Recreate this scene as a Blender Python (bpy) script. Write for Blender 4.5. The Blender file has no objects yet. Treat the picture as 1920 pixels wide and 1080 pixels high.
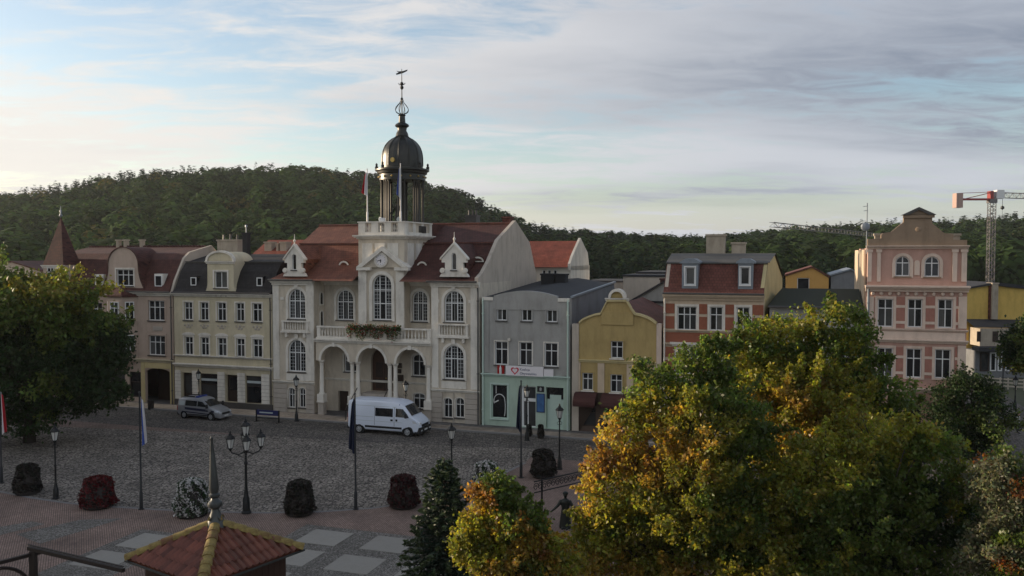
import bpy, bmesh, math, random
import numpy as np
from mathutils import Vector, Matrix
from mathutils.geometry import tessellate_polygon

random.seed(7)
rng = np.random.default_rng(7)
rad = math.radians
scene = bpy.context.scene
COL = scene.collection

# ------------------------------------------------------------------ camera
CAM_H = 13.5
FOC = 1600.0                      # focal length in photograph pixels (1920 wide)
PITCH = math.atan(62 / FOC)
cam_data = bpy.data.cameras.new("camera")
cam_data.sensor_width = 36.0
cam_data.lens = FOC / 1920 * 36
cam_data.clip_end = 6000
cam = bpy.data.objects.new("camera", cam_data)
cam.location = (0, 0, CAM_H)
cam.rotation_euler = (math.pi / 2 - PITCH, 0, 0)
COL.objects.link(cam)
scene.camera = cam

# ------------------------------------------------------------------ sky and sun
SUN_AZ = rad(72)                  # to the left of the view direction
SUN_EL = rad(9)
SUN_DIR = Vector((-math.sin(SUN_AZ) * math.cos(SUN_EL), math.cos(SUN_AZ) * math.cos(SUN_EL), math.sin(SUN_EL)))
world = bpy.data.worlds.new("World")
scene.world = world
world.use_nodes = True
nt = world.node_tree
nt.nodes.clear()


def nd(tree, kind, **kw):
    n = tree.nodes.new(kind)
    for k, v in kw.items():
        if k.startswith("i_"):
            n.inputs[k[2:].replace("_", " ")].default_value = v
        else:
            setattr(n, k, v)
    return n


def build_world():
    L = nt.links.new
    out = nd(nt, "ShaderNodeOutputWorld")
    bg = nd(nt, "ShaderNodeBackground")
    bg.inputs["Strength"].default_value = SKY_STRENGTH
    sky = nd(nt, "ShaderNodeTexSky", sky_type="NISHITA", sun_disc=False)
    sky.sun_elevation = SUN_EL
    sky.sun_rotation = -SUN_AZ
    sky.altitude = 50
    sky.air_density = 1.0
    sky.dust_density = 1.0
    sky.ozone_density = 1.6
    tc = nd(nt, "ShaderNodeTexCoord")
    sep = nd(nt, "ShaderNodeSeparateXYZ")
    L(tc.outputs["Generated"], sep.inputs[0])

    def M(op, a, b=None, c=None):
        n = nd(nt, "ShaderNodeMath", operation=op)
        for i, x in enumerate((a, b, c)):
            if x is None:
                continue
            if isinstance(x, (int, float)):
                n.inputs[i].default_value = x
            else:
                L(x, n.inputs[i])
        return n.outputs[0]
    zz = M("ADD", M("MAXIMUM", sep.outputs[2], 0.0), 0.10)
    cx = M("DIVIDE", sep.outputs[0], zz)
    cy = M("DIVIDE", sep.outputs[1], zz)
    comb = nd(nt, "ShaderNodeCombineXYZ")
    L(cx, comb.inputs[0]); L(cy, comb.inputs[1])

    def noise(scale_xy, loc, scale, detail, rough, dist=0.0):
        mp = nd(nt, "ShaderNodeMapping")
        mp.inputs["Location"].default_value = loc
        mp.inputs["Rotation"].default_value = (0, 0, rad(12))
        mp.inputs["Scale"].default_value = (scale_xy[0], scale_xy[1], 1)
        L(comb.outputs[0], mp.inputs[0])
        n = nd(nt, "ShaderNodeTexNoise")
        n.inputs["Scale"].default_value = scale
        n.inputs["Detail"].default_value = detail
        n.inputs["Roughness"].default_value = rough
        n.inputs["Distortion"].default_value = dist
        L(mp.outputs[0], n.inputs["Vector"])
        return n.outputs[0]

    def ramp(v, lo, hi):
        n = nd(nt, "ShaderNodeMapRange", interpolation_type="SMOOTHSTEP")
        n.inputs["From Min"].default_value = lo
        n.inputs["From Max"].default_value = hi
        L(v, n.inputs["Value"])
        return n.outputs[0]

    def mixc(f, a, b):
        n = nd(nt, "ShaderNodeMix", data_type="RGBA")
        if isinstance(f, float):
            n.inputs[0].default_value = f
        else:
            L(f, n.inputs[0])
        for i, x in ((6, a), (7, b)):
            if isinstance(x, tuple):
                n.inputs[i].default_value = (*x, 1)
            else:
                L(x, n.inputs[i])
        return n.outputs[2]
    big = noise((0.5, 1.0), CLOUD_LOC1, 0.55, 7.0, 0.55, 0.25)
    fine = noise((0.75, 1.5), CLOUD_LOC2, 3.4, 10.0, 0.66, 0.6)
    band = noise((0.42, 1.0), CLOUD_LOC3, 0.42, 5.0, 0.5, 0.15)
    cover = M("ADD", M("MULTIPLY", big, 0.64), M("MULTIPLY", fine, 0.36))
    dens = ramp(cover, CLOUD_LO, CLOUD_HI)
    low = nd(nt, "ShaderNodeMapRange", interpolation_type="SMOOTHSTEP")
    low.inputs["From Min"].default_value = 0.16
    low.inputs["From Max"].default_value = 0.0
    low.inputs["To Max"].default_value = 0.68
    L(sep.outputs[2], low.inputs["Value"])
    veil = M("MAXIMUM", M("ADD", M("MULTIPLY", dens, 0.80), 0.14), low.outputs[0])
    # thicker parts of the layer are greyer, parts towards the sun are brighter and warmer
    thick = ramp(band, THICK_LO, THICK_HI)
    vd = nd(nt, "ShaderNodeVectorMath", operation="DOT_PRODUCT")
    L(tc.outputs["Generated"], vd.inputs[0])
    vd.inputs[1].default_value = SUN_DIR
    tow = ramp(vd.outputs["Value"], -0.15, 0.95)
    lit = mixc(tow, CLOUD_AWAY, CLOUD_SUN)
    shade = mixc(tow, CLOUD_DARK_AWAY, CLOUD_DARK_SUN)
    tex = ramp(fine, 0.25, 0.75)
    thick2 = M("MULTIPLY", thick, M("ADD", M("MULTIPLY", tex, 0.4), 0.6))
    cloud = mixc(thick2, lit, shade)
    tint = nd(nt, "ShaderNodeMix", data_type="RGBA", blend_type="MULTIPLY")
    tint.inputs[0].default_value = 1.0
    tint.inputs[7].default_value = SKY_TINT
    L(sky.outputs[0], tint.inputs[6])
    col = mixc(veil, tint.outputs[2], cloud)
    L(col, bg.inputs["Color"])
    L(bg.outputs[0], out.inputs[0])


SKY_STRENGTH = 0.15
CLOUD_LOC1 = (8.7, 2.2, 0.0)
CLOUD_LOC2 = (0.4, 5.2, 0.0)
CLOUD_LOC3 = (3.1, 4.4, 0.0)
CLOUD_LO, CLOUD_HI = 0.405, 0.55
THICK_LO, THICK_HI = 0.45, 0.66
CLOUD_AWAY = (3.05, 3.2, 3.55)
CLOUD_SUN = (5.0, 4.7, 4.35)
CLOUD_DARK_AWAY = (1.3, 1.5, 1.9)
CLOUD_DARK_SUN = (3.0, 3.05, 3.2)
SKY_TINT = (1.12, 1.12, 1.16, 1)
build_world()

sun_data = bpy.data.lights.new("sun", "SUN")
sun_data.energy = 5.0
sun_data.angle = rad(0.6)
sun_data.color = (1.0, 0.80, 0.58)
sun = bpy.data.objects.new("sun", sun_data)
sun.rotation_euler = (-SUN_DIR).to_track_quat("-Z", "Y").to_euler()
sun.location = (-60, 40, 60)
COL.objects.link(sun)

scene.render.engine = "CYCLES"
scene.cycles.use_denoising = True
scene.cycles.max_bounces = 6
scene.cycles.diffuse_bounces = 3
scene.cycles.transparent_max_bounces = 6
scene.cycles.caustics_reflective = False
scene.cycles.caustics_refractive = False
vs = scene.view_settings
vs.view_transform = "Standard"
vs.look = "None"
vs.exposure = 0.36
vs.gamma = 1.0
vs.use_curve_mapping = False

# ------------------------------------------------------------------ survey: photograph pixels to metres
ROW_A = rad(18.2)                 # the row of houses recedes to the left


def ray(px, py):
    a = (px - 960) / FOC
    b = -(py - 540) / FOC
    return Vector((a, math.cos(PITCH) + b * math.sin(PITCH), -math.sin(PITCH) + b * math.cos(PITCH)))


def gr(px, py, z=0.0):
    """point at height z seen at a pixel"""
    d = ray(px, py)
    t = (z - CAM_H) / d.z
    return Vector((d.x * t, d.y * t, z))


def at_depth(px, py, Y):
    d = ray(px, py)
    t = Y / d.y
    return Vector((d.x * t, Y, CAM_H + d.z * t))


ORG = gr(900, 798)
UX = Vector((math.cos(ROW_A), -math.sin(ROW_A), 0))
VY = Vector((math.sin(ROW_A), math.cos(ROW_A), 0))


def fp(px, py, v=0.0):
    """(u, z) on the vertical plane parallel to the row, v metres behind its front"""
    d = ray(px, py)
    t = (v + ORG.dot(VY)) / d.dot(VY)
    p = Vector((0, 0, CAM_H)) + d * t
    return (p - ORG).dot(UX), p.z


def row_point(u, v, z=0.0):
    return ORG + UX * u + VY * v + Vector((0, 0, z))


# ------------------------------------------------------------------ materials
MATS = {}


def sock(node, name):
    return node.inputs[name]


def mat(name, color, rough=0.8, var=0.18, scale=3.0, bump=0.0, bscale=40.0, stain=0.0, metal=0.0, spec=0.4, extra=None, rnd=0.0):
    """plain procedural surface: colour with blotches, streaks, grain"""
    if name in MATS:
        return MATS[name]
    m = bpy.data.materials.new(name)
    m.use_nodes = True
    t = m.node_tree
    L = t.links.new
    p = t.nodes["Principled BSDF"]
    p.inputs["Roughness"].default_value = rough
    p.inputs["Metallic"].default_value = metal
    p.inputs["Specular IOR Level"].default_value = spec
    tc = nd(t, "ShaderNodeTexCoord")
    n = nd(t, "ShaderNodeTexNoise")
    n.inputs["Scale"].default_value = scale
    n.inputs["Detail"].default_value = 6
    n.inputs["Roughness"].default_value = 0.65
    L(tc.outputs["Object"], n.inputs["Vector"])
    mx = nd(t, "ShaderNodeMix", data_type="RGBA")
    c = Vector(color)
    mx.inputs[6].default_value = (*(c * (1 - var * 1.6)), 1)
    mx.inputs[7].default_value = (*(c * (1 + var * 1.2)), 1)
    L(n.outputs[0], mx.inputs[0])
    last = mx.outputs[2]
    if stain > 0:
        mp = nd(t, "ShaderNodeMapping")
        mp.inputs["Scale"].default_value = (0.9, 0.9, 0.3)
        L(tc.outputs["Object"], mp.inputs[0])
        s = nd(t, "ShaderNodeTexNoise")
        s.inputs["Scale"].default_value = 1.3
        s.inputs["Detail"].default_value = 8
        s.inputs["Roughness"].default_value = 0.7
        L(mp.outputs[0], s.inputs["Vector"])
        mr = nd(t, "ShaderNodeMapRange")
        mr.inputs["From Min"].default_value = 0.48
        mr.inputs["From Max"].default_value = 0.72
        mr.inputs["To Max"].default_value = stain
        L(s.outputs[0], mr.inputs["Value"])
        m2 = nd(t, "ShaderNodeMix", data_type="RGBA")
        m2.inputs[7].default_value = (c.x * 0.45, c.y * 0.43, c.z * 0.40, 1)
        L(mr.outputs[0], m2.inputs[0])
        L(last, m2.inputs[6])
        last = m2.outputs[2]
    if rnd > 0:
        oi = nd(t, "ShaderNodeObjectInfo")
        mr = nd(t, "ShaderNodeMapRange")
        mr.inputs["To Min"].default_value = 1 - rnd
        mr.inputs["To Max"].default_value = 1 + rnd
        L(oi.outputs["Random"], mr.inputs["Value"])
        hs = nd(t, "ShaderNodeHueSaturation")
        L(mr.outputs[0], hs.inputs["Value"])
        L(last, hs.inputs["Color"])
        last = hs.outputs[0]
    L(last, p.inputs["Base Color"])
    if bump > 0:
        bn = nd(t, "ShaderNodeTexNoise")
        bn.inputs["Scale"].default_value = bscale
        bn.inputs["Detail"].default_value = 4
        L(tc.outputs["Object"], bn.inputs["Vector"])
        b = nd(t, "ShaderNodeBump")
        b.inputs["Strength"].default_value = bump
        b.inputs["Distance"].default_value = 0.02
        L(bn.outputs[0], b.inputs["Height"])
        L(b.outputs[0], p.inputs["Normal"])
    MATS[name] = m
    if extra:
        extra(m, t, p, tc, last)
    return m


def tile_mat(name, c1, c2, w=0.24, h=0.30, moss=0.0, zs=1.0, yz=0.0):
    """far roof tiles: rows and columns too small to build one by one"""
    m = bpy.data.materials.new(name)
    m.use_nodes = True
    t = m.node_tree
    L = t.links.new
    p = t.nodes["Principled BSDF"]
    p.inputs["Roughness"].default_value = 0.75
    p.inputs["Specular IOR Level"].default_value = 0.3
    tc = nd(t, "ShaderNodeTexCoord")
    sp = nd(t, "ShaderNodeSeparateXYZ")
    L(tc.outputs["Object"], sp.inputs[0])
    ad = nd(t, "ShaderNodeMath", operation="MULTIPLY_ADD")
    L(sp.outputs[1], ad.inputs[0])
    ad.inputs[1].default_value = 0.6
    L(sp.outputs[2], ad.inputs[2])
    cb = nd(t, "ShaderNodeCombineXYZ")
    L(sp.outputs[0], cb.inputs[0])
    L(ad.outputs[0], cb.inputs[1])
    br = nd(t, "ShaderNodeTexBrick")
    br.inputs["Scale"].default_value = 1.0
    br.inputs["Brick Width"].default_value = w
    br.inputs["Row Height"].default_value = h
    br.inputs["Mortar Size"].default_value = 0.018
    br.inputs["Mortar Smooth"].default_value = 0.6
    br.inputs["Bias"].default_value = 0.0
    br.inputs["Color1"].default_value = (*c1, 1)
    br.inputs["Color2"].default_value = (*c2, 1)
    br.inputs["Mortar"].default_value = (c1[0] * 0.5, c1[1] * 0.5, c1[2] * 0.5, 1)
    L(cb.outputs[0], br.inputs["Vector"])
    n = nd(t, "ShaderNodeTexNoise")
    n.inputs["Scale"].default_value = 0.9
    n.inputs["Detail"].default_value = 8
    n.inputs["Roughness"].default_value = 0.7
    L(tc.outputs["Object"], n.inputs["Vector"])
    mr = nd(t, "ShaderNodeMapRange")
    mr.inputs["From Min"].default_value = 0.3
    mr.inputs["From Max"].default_value = 0.7
    mr.inputs["To Min"].default_value = 0.6
    mr.inputs["To Max"].default_value = 1.3
    L(n.outputs[0], mr.inputs["Value"])
    hs = nd(t, "ShaderNodeHueSaturation")
    L(mr.outputs[0], hs.inputs["Value"])
    L(br.outputs["Color"], hs.inputs["Color"])
    L(hs.outputs[0], p.inputs["Base Color"])
    b = nd(t, "ShaderNodeBump", invert=True)
    b.inputs["Strength"].default_value = 0.8
    b.inputs["Distance"].default_value = 0.03
    L(br.outputs["Fac"], b.inputs["Height"])
    L(b.outputs[0], p.inputs["Normal"])
    MATS[name] = m
    return m


def glass_mat(name, base, rough=0.08, rnd=0.5):
    m = bpy.data.materials.new(name)
    m.use_nodes = True
    t = m.node_tree
    L = t.links.new
    p = t.nodes["Principled BSDF"]
    p.inputs["Roughness"].default_value = rough
    p.inputs["Specular IOR Level"].default_value = 0.5
    oi = nd(t, "ShaderNodeObjectInfo")
    tc = nd(t, "ShaderNodeTexCoord")
    n = nd(t, "ShaderNodeTexNoise")
    n.inputs["Scale"].default_value = 1.4
    L(tc.outputs["Object"], n.inputs["Vector"])
    ml = nd(t, "ShaderNodeMath", operation="MULTIPLY")
    L(oi.outputs["Random"], ml.inputs[0])
    L(n.outputs[0], ml.inputs[1])
    cr = nd(t, "ShaderNodeValToRGB")
    cr.color_ramp.elements[0].color = (*base, 1)
    cr.color_ramp.elements[0].position = 0.15
    cr.color_ramp.elements[1].color = (base[0] + 0.07 * rnd, base[1] + 0.075 * rnd, base[2] + 0.08 * rnd, 1)
    cr.color_ramp.elements[1].position = 0.6
    L(ml.outputs[0], cr.inputs[0])
    gt = nd(t, "ShaderNodeMapRange")
    gt.inputs["From Min"].default_value = 0.62
    gt.inputs["From Max"].default_value = 1.0
    gt.inputs["To Max"].default_value = 0.55 * rnd
    L(oi.outputs["Random"], gt.inputs["Value"])
    wv = nd(t, "ShaderNodeTexWave", wave_type="BANDS", bands_direction="X")
    wv.inputs["Scale"].default_value = 3.0
    wv.inputs["Distortion"].default_value = 1.0
    L(tc.outputs["Object"], wv.inputs["Vector"])
    cw = nd(t, "ShaderNodeMix", data_type="RGBA")
    cw.inputs[6].default_value = (0.20, 0.19, 0.17, 1)
    cw.inputs[7].default_value = (0.36, 0.35, 0.32, 1)
    L(wv.outputs[0], cw.inputs[0])
    cm = nd(t, "ShaderNodeMix", data_type="RGBA")
    L(gt.outputs[0], cm.inputs[0])
    L(cr.outputs[0], cm.inputs[6])
    L(cw.outputs[2], cm.inputs[7])
    L(cm.outputs[2], p.inputs["Base Color"])
    b = nd(t, "ShaderNodeBump")
    b.inputs["Strength"].default_value = 0.05
    b.inputs["Distance"].default_value = 0.05
    L(n.outputs[0], b.inputs["Height"])
    L(b.outputs[0], p.inputs["Normal"])
    MATS[name] = m
    return m


def leaf_mat(name, transl=0.42, boost=1.0, rough=0.42, spec=0.45):
    m = bpy.data.materials.new(name)
    m.use_nodes = True
    t = m.node_tree
    L = t.links.new
    p = t.nodes["Principled BSDF"]
    p.inputs["Roughness"].default_value = rough
    p.inputs["Specular IOR Level"].default_value = spec
    at = nd(t, "ShaderNodeAttribute", attribute_name="leaf_colour")
    L(at.outputs["Color"], p.inputs["Base Color"])
    tr = nd(t, "ShaderNodeBsdfTranslucent")
    hs = nd(t, "ShaderNodeHueSaturation")
    hs.inputs["Value"].default_value = 1.35 * boost
    hs.inputs["Saturation"].default_value = 1.1
    L(at.outputs["Color"], hs.inputs["Color"])
    L(hs.outputs[0], tr.inputs["Color"])
    mx = nd(t, "ShaderNodeMixShader")
    mx.inputs[0].default_value = transl
    L(p.outputs[0], mx.inputs[1])
    L(tr.outputs[0], mx.inputs[2])
    L(mx.outputs[0], t.nodes["Material Output"].inputs[0])
    MATS[name] = m
    return m


def paving_mat(name, c1, c2, joint, scale, kind="cobble", rot=0.0, bump=0.6, row=(0.2, 0.1), rough=0.85):
    m = bpy.data.materials.new(name)
    m.use_nodes = True
    t = m.node_tree
    L = t.links.new
    p = t.nodes["Principled BSDF"]
    p.inputs["Roughness"].default_value = rough
    p.inputs["Specular IOR Level"].default_value = 0.3
    tc = nd(t, "ShaderNodeTexCoord")
    mp = nd(t, "ShaderNodeMapping")
    mp.inputs["Rotation"].default_value = (0, 0, rot)
    L(tc.outputs["Object"], mp.inputs[0])
    nz = nd(t, "ShaderNodeTexNoise")
    nz.inputs["Scale"].default_value = 0.35
    nz.inputs["Detail"].default_value = 9
    nz.inputs["Roughness"].default_value = 0.7
    L(mp.outputs[0], nz.inputs["Vector"])
    if kind == "cobble":
        v = nd(t, "ShaderNodeTexVoronoi", feature="F1")
        v.inputs["Scale"].default_value = scale
        v.inputs["Randomness"].default_value = 0.75
        L(mp.outputs[0], v.inputs["Vector"])
        v2 = nd(t, "ShaderNodeTexVoronoi", feature="DISTANCE_TO_EDGE")
        v2.inputs["Scale"].default_value = scale
        v2.inputs["Randomness"].default_value = 0.75
        L(mp.outputs[0], v2.inputs["Vector"])
        sepc = nd(t, "ShaderNodeSeparateColor")
        L(v.outputs["Color"], sepc.inputs[0])
        fac = sepc.outputs[0]
        jr = nd(t, "ShaderNodeMapRange")
        jr.inputs["From Min"].default_value = 0.02
        jr.inputs["From Max"].default_value = 0.16
        L(v2.outputs["Distance"], jr.inputs["Value"])
        joint_f = jr.outputs[0]
    else:
        br = nd(t, "ShaderNodeTexBrick")
        br.inputs["Scale"].default_value = 1.0
        br.inputs["Brick Width"].default_value = row[0]
        br.inputs["Row Height"].default_value = row[1]
        br.inputs["Mortar Size"].default_value = 0.012
        br.inputs["Color1"].default_value = (0, 0, 0, 1)
        br.inputs["Color2"].default_value = (1, 1, 1, 1)
        L(mp.outputs[0], br.inputs["Vector"])
        fac = br.outputs["Color"]
        inv = nd(t, "ShaderNodeMath", operation="SUBTRACT")
        inv.inputs[0].default_value = 1.0
        L(br.outputs["Fac"], inv.inputs[1])
        joint_f = inv.outputs[0]
    mx = nd(t, "ShaderNodeMix", data_type="RGBA")
    mx.inputs[6].default_value = (*c1, 1)
    mx.inputs[7].default_value = (*c2, 1)
    L(fac, mx.inputs[0])
    hs = nd(t, "ShaderNodeHueSaturation")
    mr = nd(t, "ShaderNodeMapRange")
    mr.inputs["From Min"].default_value = 0.3
    mr.inputs["From Max"].default_value = 0.7
    mr.inputs["To Min"].default_value = 0.55
    mr.inputs["To Max"].default_value = 1.35
    L(nz.outputs[0], mr.inputs["Value"])
    L(mr.outputs[0], hs.inputs["Value"])
    L(mx.outputs[2], hs.inputs["Color"])
    mj = nd(t, "ShaderNodeMix", data_type="RGBA")
    mj.inputs[6].default_value = (*joint, 1)
    L(joint_f, mj.inputs[0])
    L(hs.outputs[0], mj.inputs[7])
    L(mj.outputs[2], p.inputs["Base Color"])
    b = nd(t, "ShaderNodeBump")
    b.inputs["Strength"].default_value = bump
    b.inputs["Distance"].default_value = 0.03
    L(joint_f, b.inputs["Height"])
    L(b.outputs[0], p.inputs["Normal"])
    MATS[name] = m
    return m


# walls
M_CREAM = mat("cream plaster", (0.62, 0.545, 0.435), 0.9, 0.14, 1.2, 0.25, 30, 0.65)
M_TRIM = mat("pale trim plaster", (0.76, 0.715, 0.63), 0.9, 0.14, 1.5, 0.2, 30, 0.6)
M_PINKBEIGE = mat("pinkish beige plaster", (0.50, 0.39, 0.31), 0.9, 0.12, 1.0, 0.25, 30, 0.35)
M_YCREAM = mat("yellow cream plaster", (0.60, 0.53, 0.37), 0.9, 0.12, 1.0, 0.25, 30, 0.45)
M_GREYW = mat("grey render", (0.37, 0.36, 0.335), 0.92, 0.14, 0.9, 0.3, 30, 0.5)
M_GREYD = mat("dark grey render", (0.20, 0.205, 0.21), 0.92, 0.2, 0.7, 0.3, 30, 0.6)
M_MINT = mat("mint green paint", (0.42, 0.53, 0.43), 0.8, 0.1, 1.0, 0.15, 30, 0.35)
M_MINTP = mat("pale mint trim", (0.50, 0.62, 0.54), 0.8, 0.1, 1.0)
M_OCHRE = mat("ochre yellow plaster", (0.45, 0.33, 0.135), 0.9, 0.14, 0.9, 0.3, 30, 0.5)
M_BRICKR = mat("red brick panel", (0.30, 0.105, 0.06), 0.9, 0.2, 5.0, 0.3, 30, 0.25)
M_CREAM2 = mat("warm cream render", (0.58, 0.46, 0.33), 0.9, 0.12, 1.0, 0.2, 30, 0.4)
M_PINK = mat("dusty pink plaster", (0.52, 0.32, 0.255), 0.9, 0.14, 0.9, 0.25, 30, 0.5)
M_PINKT = mat("pale pink trim", (0.69, 0.55, 0.45), 0.9, 0.12, 1.0, 0.2, 30, 0.5)
M_PARAPET = mat("bare brown render", (0.29, 0.215, 0.15), 0.95, 0.2, 0.9, 0.4, 20, 0.5)
M_PLINTH = mat("plinth plaster", (0.46, 0.41, 0.35), 0.92, 0.12, 1.5, 0.25, 30, 0.5)
M_WHITEW = mat("white render", (0.66, 0.62, 0.53), 0.92, 0.12, 0.8, 0.2, 30, 0.6)
M_BEIGEW = mat("beige blank wall", (0.52, 0.45, 0.37), 0.92, 0.15, 0.5, 0.2, 30, 0.5)
M_YELLOW = mat("bright yellow plaster", (0.66, 0.45, 0.12), 0.9, 0.14, 0.6, 0.2, 30, 0.45)
M_ORANGEW = mat("orange plaster", (0.58, 0.33, 0.10), 0.9, 0.12, 0.6, 0.2, 30, 0.4)
M_BROWNW = mat("brown painted wall", (0.09, 0.06, 0.045), 0.8, 0.2, 1.0)
M_YPALE = mat("pale yellow plaster", (0.60, 0.50, 0.26), 0.9, 0.12, 1.0, 0.2, 30, 0.4)
# roofs
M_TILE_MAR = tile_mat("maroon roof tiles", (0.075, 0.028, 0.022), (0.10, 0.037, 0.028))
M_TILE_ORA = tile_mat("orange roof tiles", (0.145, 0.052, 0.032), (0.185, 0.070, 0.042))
M_TILE_RED = tile_mat("bright red roof tiles", (0.20, 0.052, 0.032), (0.25, 0.070, 0.042))
M_TILE_BRN = tile_mat("brown roof tiles", (0.135, 0.048, 0.034), (0.17, 0.062, 0.045))
M_TILE_BLK = tile_mat("black roof tiles", (0.022, 0.020, 0.020), (0.034, 0.031, 0.031))
M_TILE_MID = tile_mat("red brown roof tiles", (0.12, 0.042, 0.03), (0.15, 0.055, 0.038))
M_FELT = mat("dark roofing felt", (0.035, 0.036, 0.04), 0.85, 0.25, 1.0, 0.3, 20)
M_GREENFELT = mat("dark green roofing", (0.022, 0.028, 0.018), 0.8, 0.25, 0.8, 0.2, 20)
M_ZINC = mat("grey sheet metal", (0.24, 0.27, 0.30), 0.5, 0.12, 2.0, 0.1, 10, 0.3, metal=0.4)
M_ROOFSHEET = mat("grey brown roof sheet", (0.10, 0.095, 0.085), 0.7, 0.2, 0.8, 0.2, 10, 0.4)
M_DOME = mat("dark patinated copper", (0.045, 0.045, 0.04), 0.38, 0.35, 2.0, 0.15, 8, 0.4, metal=0.55, spec=0.5)
M_IRON = mat("black ironwork", (0.015, 0.016, 0.016), 0.45, 0.2, 6.0, 0.1, 30, metal=0.3)
M_GOLD = mat("gilded metal", (0.45, 0.32, 0.11), 0.35, 0.2, 3.0, metal=0.9)
M_PIPE = mat("drainpipe metal", (0.09, 0.085, 0.08), 0.5, 0.2, 3.0, metal=0.3)
M_CHIM = mat("chimney render", (0.42, 0.36, 0.28), 0.95, 0.2, 1.5, 0.3, 20, 0.6)
M_CHIMD = mat("sooty chimney", (0.03, 0.03, 0.033), 0.9, 0.3, 1.5)
# joinery
M_FRAME = mat("white window frame", (0.74, 0.74, 0.72), 0.5, 0.06, 3.0)
M_DARKW = mat("dark brown wood", (0.035, 0.02, 0.013), 0.6, 0.35, 3.0, 0.2, 20)
M_DOOR = mat("brown door wood", (0.075, 0.035, 0.02), 0.55, 0.3, 3.0, 0.2, 20)
M_GLASS = glass_mat("window glass", (0.012, 0.014, 0.016))
M_SHOP = glass_mat("shop glass", (0.010, 0.011, 0.013), 0.05, 0.3)
M_CARGLASS = glass_mat("car glass", (0.006, 0.008, 0.010), 0.04, 0.1)
M_WHITEP = mat("white sign panel", (0.78, 0.74, 0.74), 0.5, 0.05, 2.0)
M_REDP = mat("red print", (0.55, 0.02, 0.05), 0.5, 0.05)
M_NAVYP = mat("navy print", (0.02, 0.025, 0.10), 0.5, 0.05)
M_BLUEP = mat("blue poster print", (0.05, 0.14, 0.32), 0.4, 0.5, 1.5)
M_GREYP = mat("pale grey panel", (0.45, 0.5, 0.5), 0.6, 0.08)
M_AWN = mat("maroon awning cloth", (0.055, 0.018, 0.016), 0.85, 0.2, 3.0)
M_BLACKP = mat("black plastic", (0.012, 0.012, 0.013), 0.5, 0.1, 5.0)
M_TYRE = mat("tyre rubber", (0.012, 0.012, 0.012), 0.85, 0.2, 5.0)
M_RIM = mat("steel wheel", (0.45, 0.46, 0.48), 0.35, 0.1, 5.0, metal=0.7)
M_VANW = mat("white car paint", (0.66, 0.71, 0.80), 0.28, 0.04, 1.0, spec=0.5)
M_SILVER = mat("silver car paint", (0.36, 0.37, 0.39), 0.3, 0.05, 1.0, metal=0.5, spec=0.5)
M_POLICE = mat("navy livery film", (0.012, 0.016, 0.045), 0.35, 0.1, 2.0)
M_LAMPW = mat("headlamp lens", (0.6, 0.62, 0.64), 0.1, 0.1, 8.0, spec=0.8)
M_BLUEL = mat("blue beacon lens", (0.02, 0.05, 0.25), 0.15, 0.1, 8.0, spec=0.8)
M_REDL = mat("red lamp lens", (0.35, 0.01, 0.01), 0.2, 0.1, 8.0)
M_LANT = mat("frosted lantern glass", (0.62, 0.62, 0.58), 0.3, 0.1, 6.0)
M_POLE = mat("grey flagpole metal", (0.04, 0.042, 0.045), 0.4, 0.15, 4.0, metal=0.5)
M_POLEW = mat("white flagpole paint", (0.7, 0.68, 0.64), 0.4, 0.08, 4.0)
M_FLAGW = mat("white flag cloth", (0.72, 0.70, 0.70), 0.9, 0.06)
M_FLAGR = mat("red flag cloth", (0.50, 0.025, 0.035), 0.9, 0.1)
M_FLAGB = mat("blue flag cloth", (0.06, 0.11, 0.38), 0.9, 0.1)
M_FLAGN = mat("navy flag cloth", (0.012, 0.018, 0.045), 0.9, 0.1)
M_BRONZE = mat("dark bronze", (0.028, 0.032, 0.028), 0.45, 0.3, 3.0, 0.2, 15, metal=0.5)
M_TUB = mat("dark planter tub", (0.03, 0.025, 0.022), 0.8, 0.2)
M_BARK = mat("tree bark", (0.055, 0.043, 0.034), 0.95, 0.35, 3.0, 0.6, 12)
M_TIMBER = mat("dark stained timber", (0.020, 0.013, 0.010), 0.65, 0.3, 3.0, 0.3, 15)
M_BOARD = mat("brown boarded wall", (0.045, 0.022, 0.015), 0.8, 0.3, 2.0, 0.3, 15)
M_KTILE = mat("clay roof tile", (0.150, 0.046, 0.026), 0.42, 0.4, 6.0, 0.3, 25, 0.0, rnd=0.35, spec=0.45)
def moss_over_clay(m, t, p, tc, last):
    """patches of yellow moss on weathered clay"""
    n = nd(t, "ShaderNodeTexNoise")
    n.inputs["Scale"].default_value = 7.0
    n.inputs["Detail"].default_value = 8
    n.inputs["Roughness"].default_value = 0.75
    t.links.new(tc.outputs["Object"], n.inputs["Vector"])
    oi = nd(t, "ShaderNodeObjectInfo")
    ad = nd(t, "ShaderNodeMath", operation="MULTIPLY_ADD")
    ad.inputs[1].default_value = 0.22
    t.links.new(oi.outputs["Random"], ad.inputs[0])
    t.links.new(n.outputs[0], ad.inputs[2])
    mr = nd(t, "ShaderNodeMapRange")
    mr.inputs["From Min"].default_value = 0.47
    mr.inputs["From Max"].default_value = 0.68
    t.links.new(ad.outputs[0], mr.inputs["Value"])
    mx = nd(t, "ShaderNodeMix", data_type="RGBA")
    mx.inputs[6].default_value = (0.13, 0.055, 0.03, 1)
    t.links.new(mr.outputs[0], mx.inputs[0])
    t.links.new(last, mx.inputs[7])
    t.links.new(mx.outputs[2], p.inputs["Base Color"])


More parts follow.
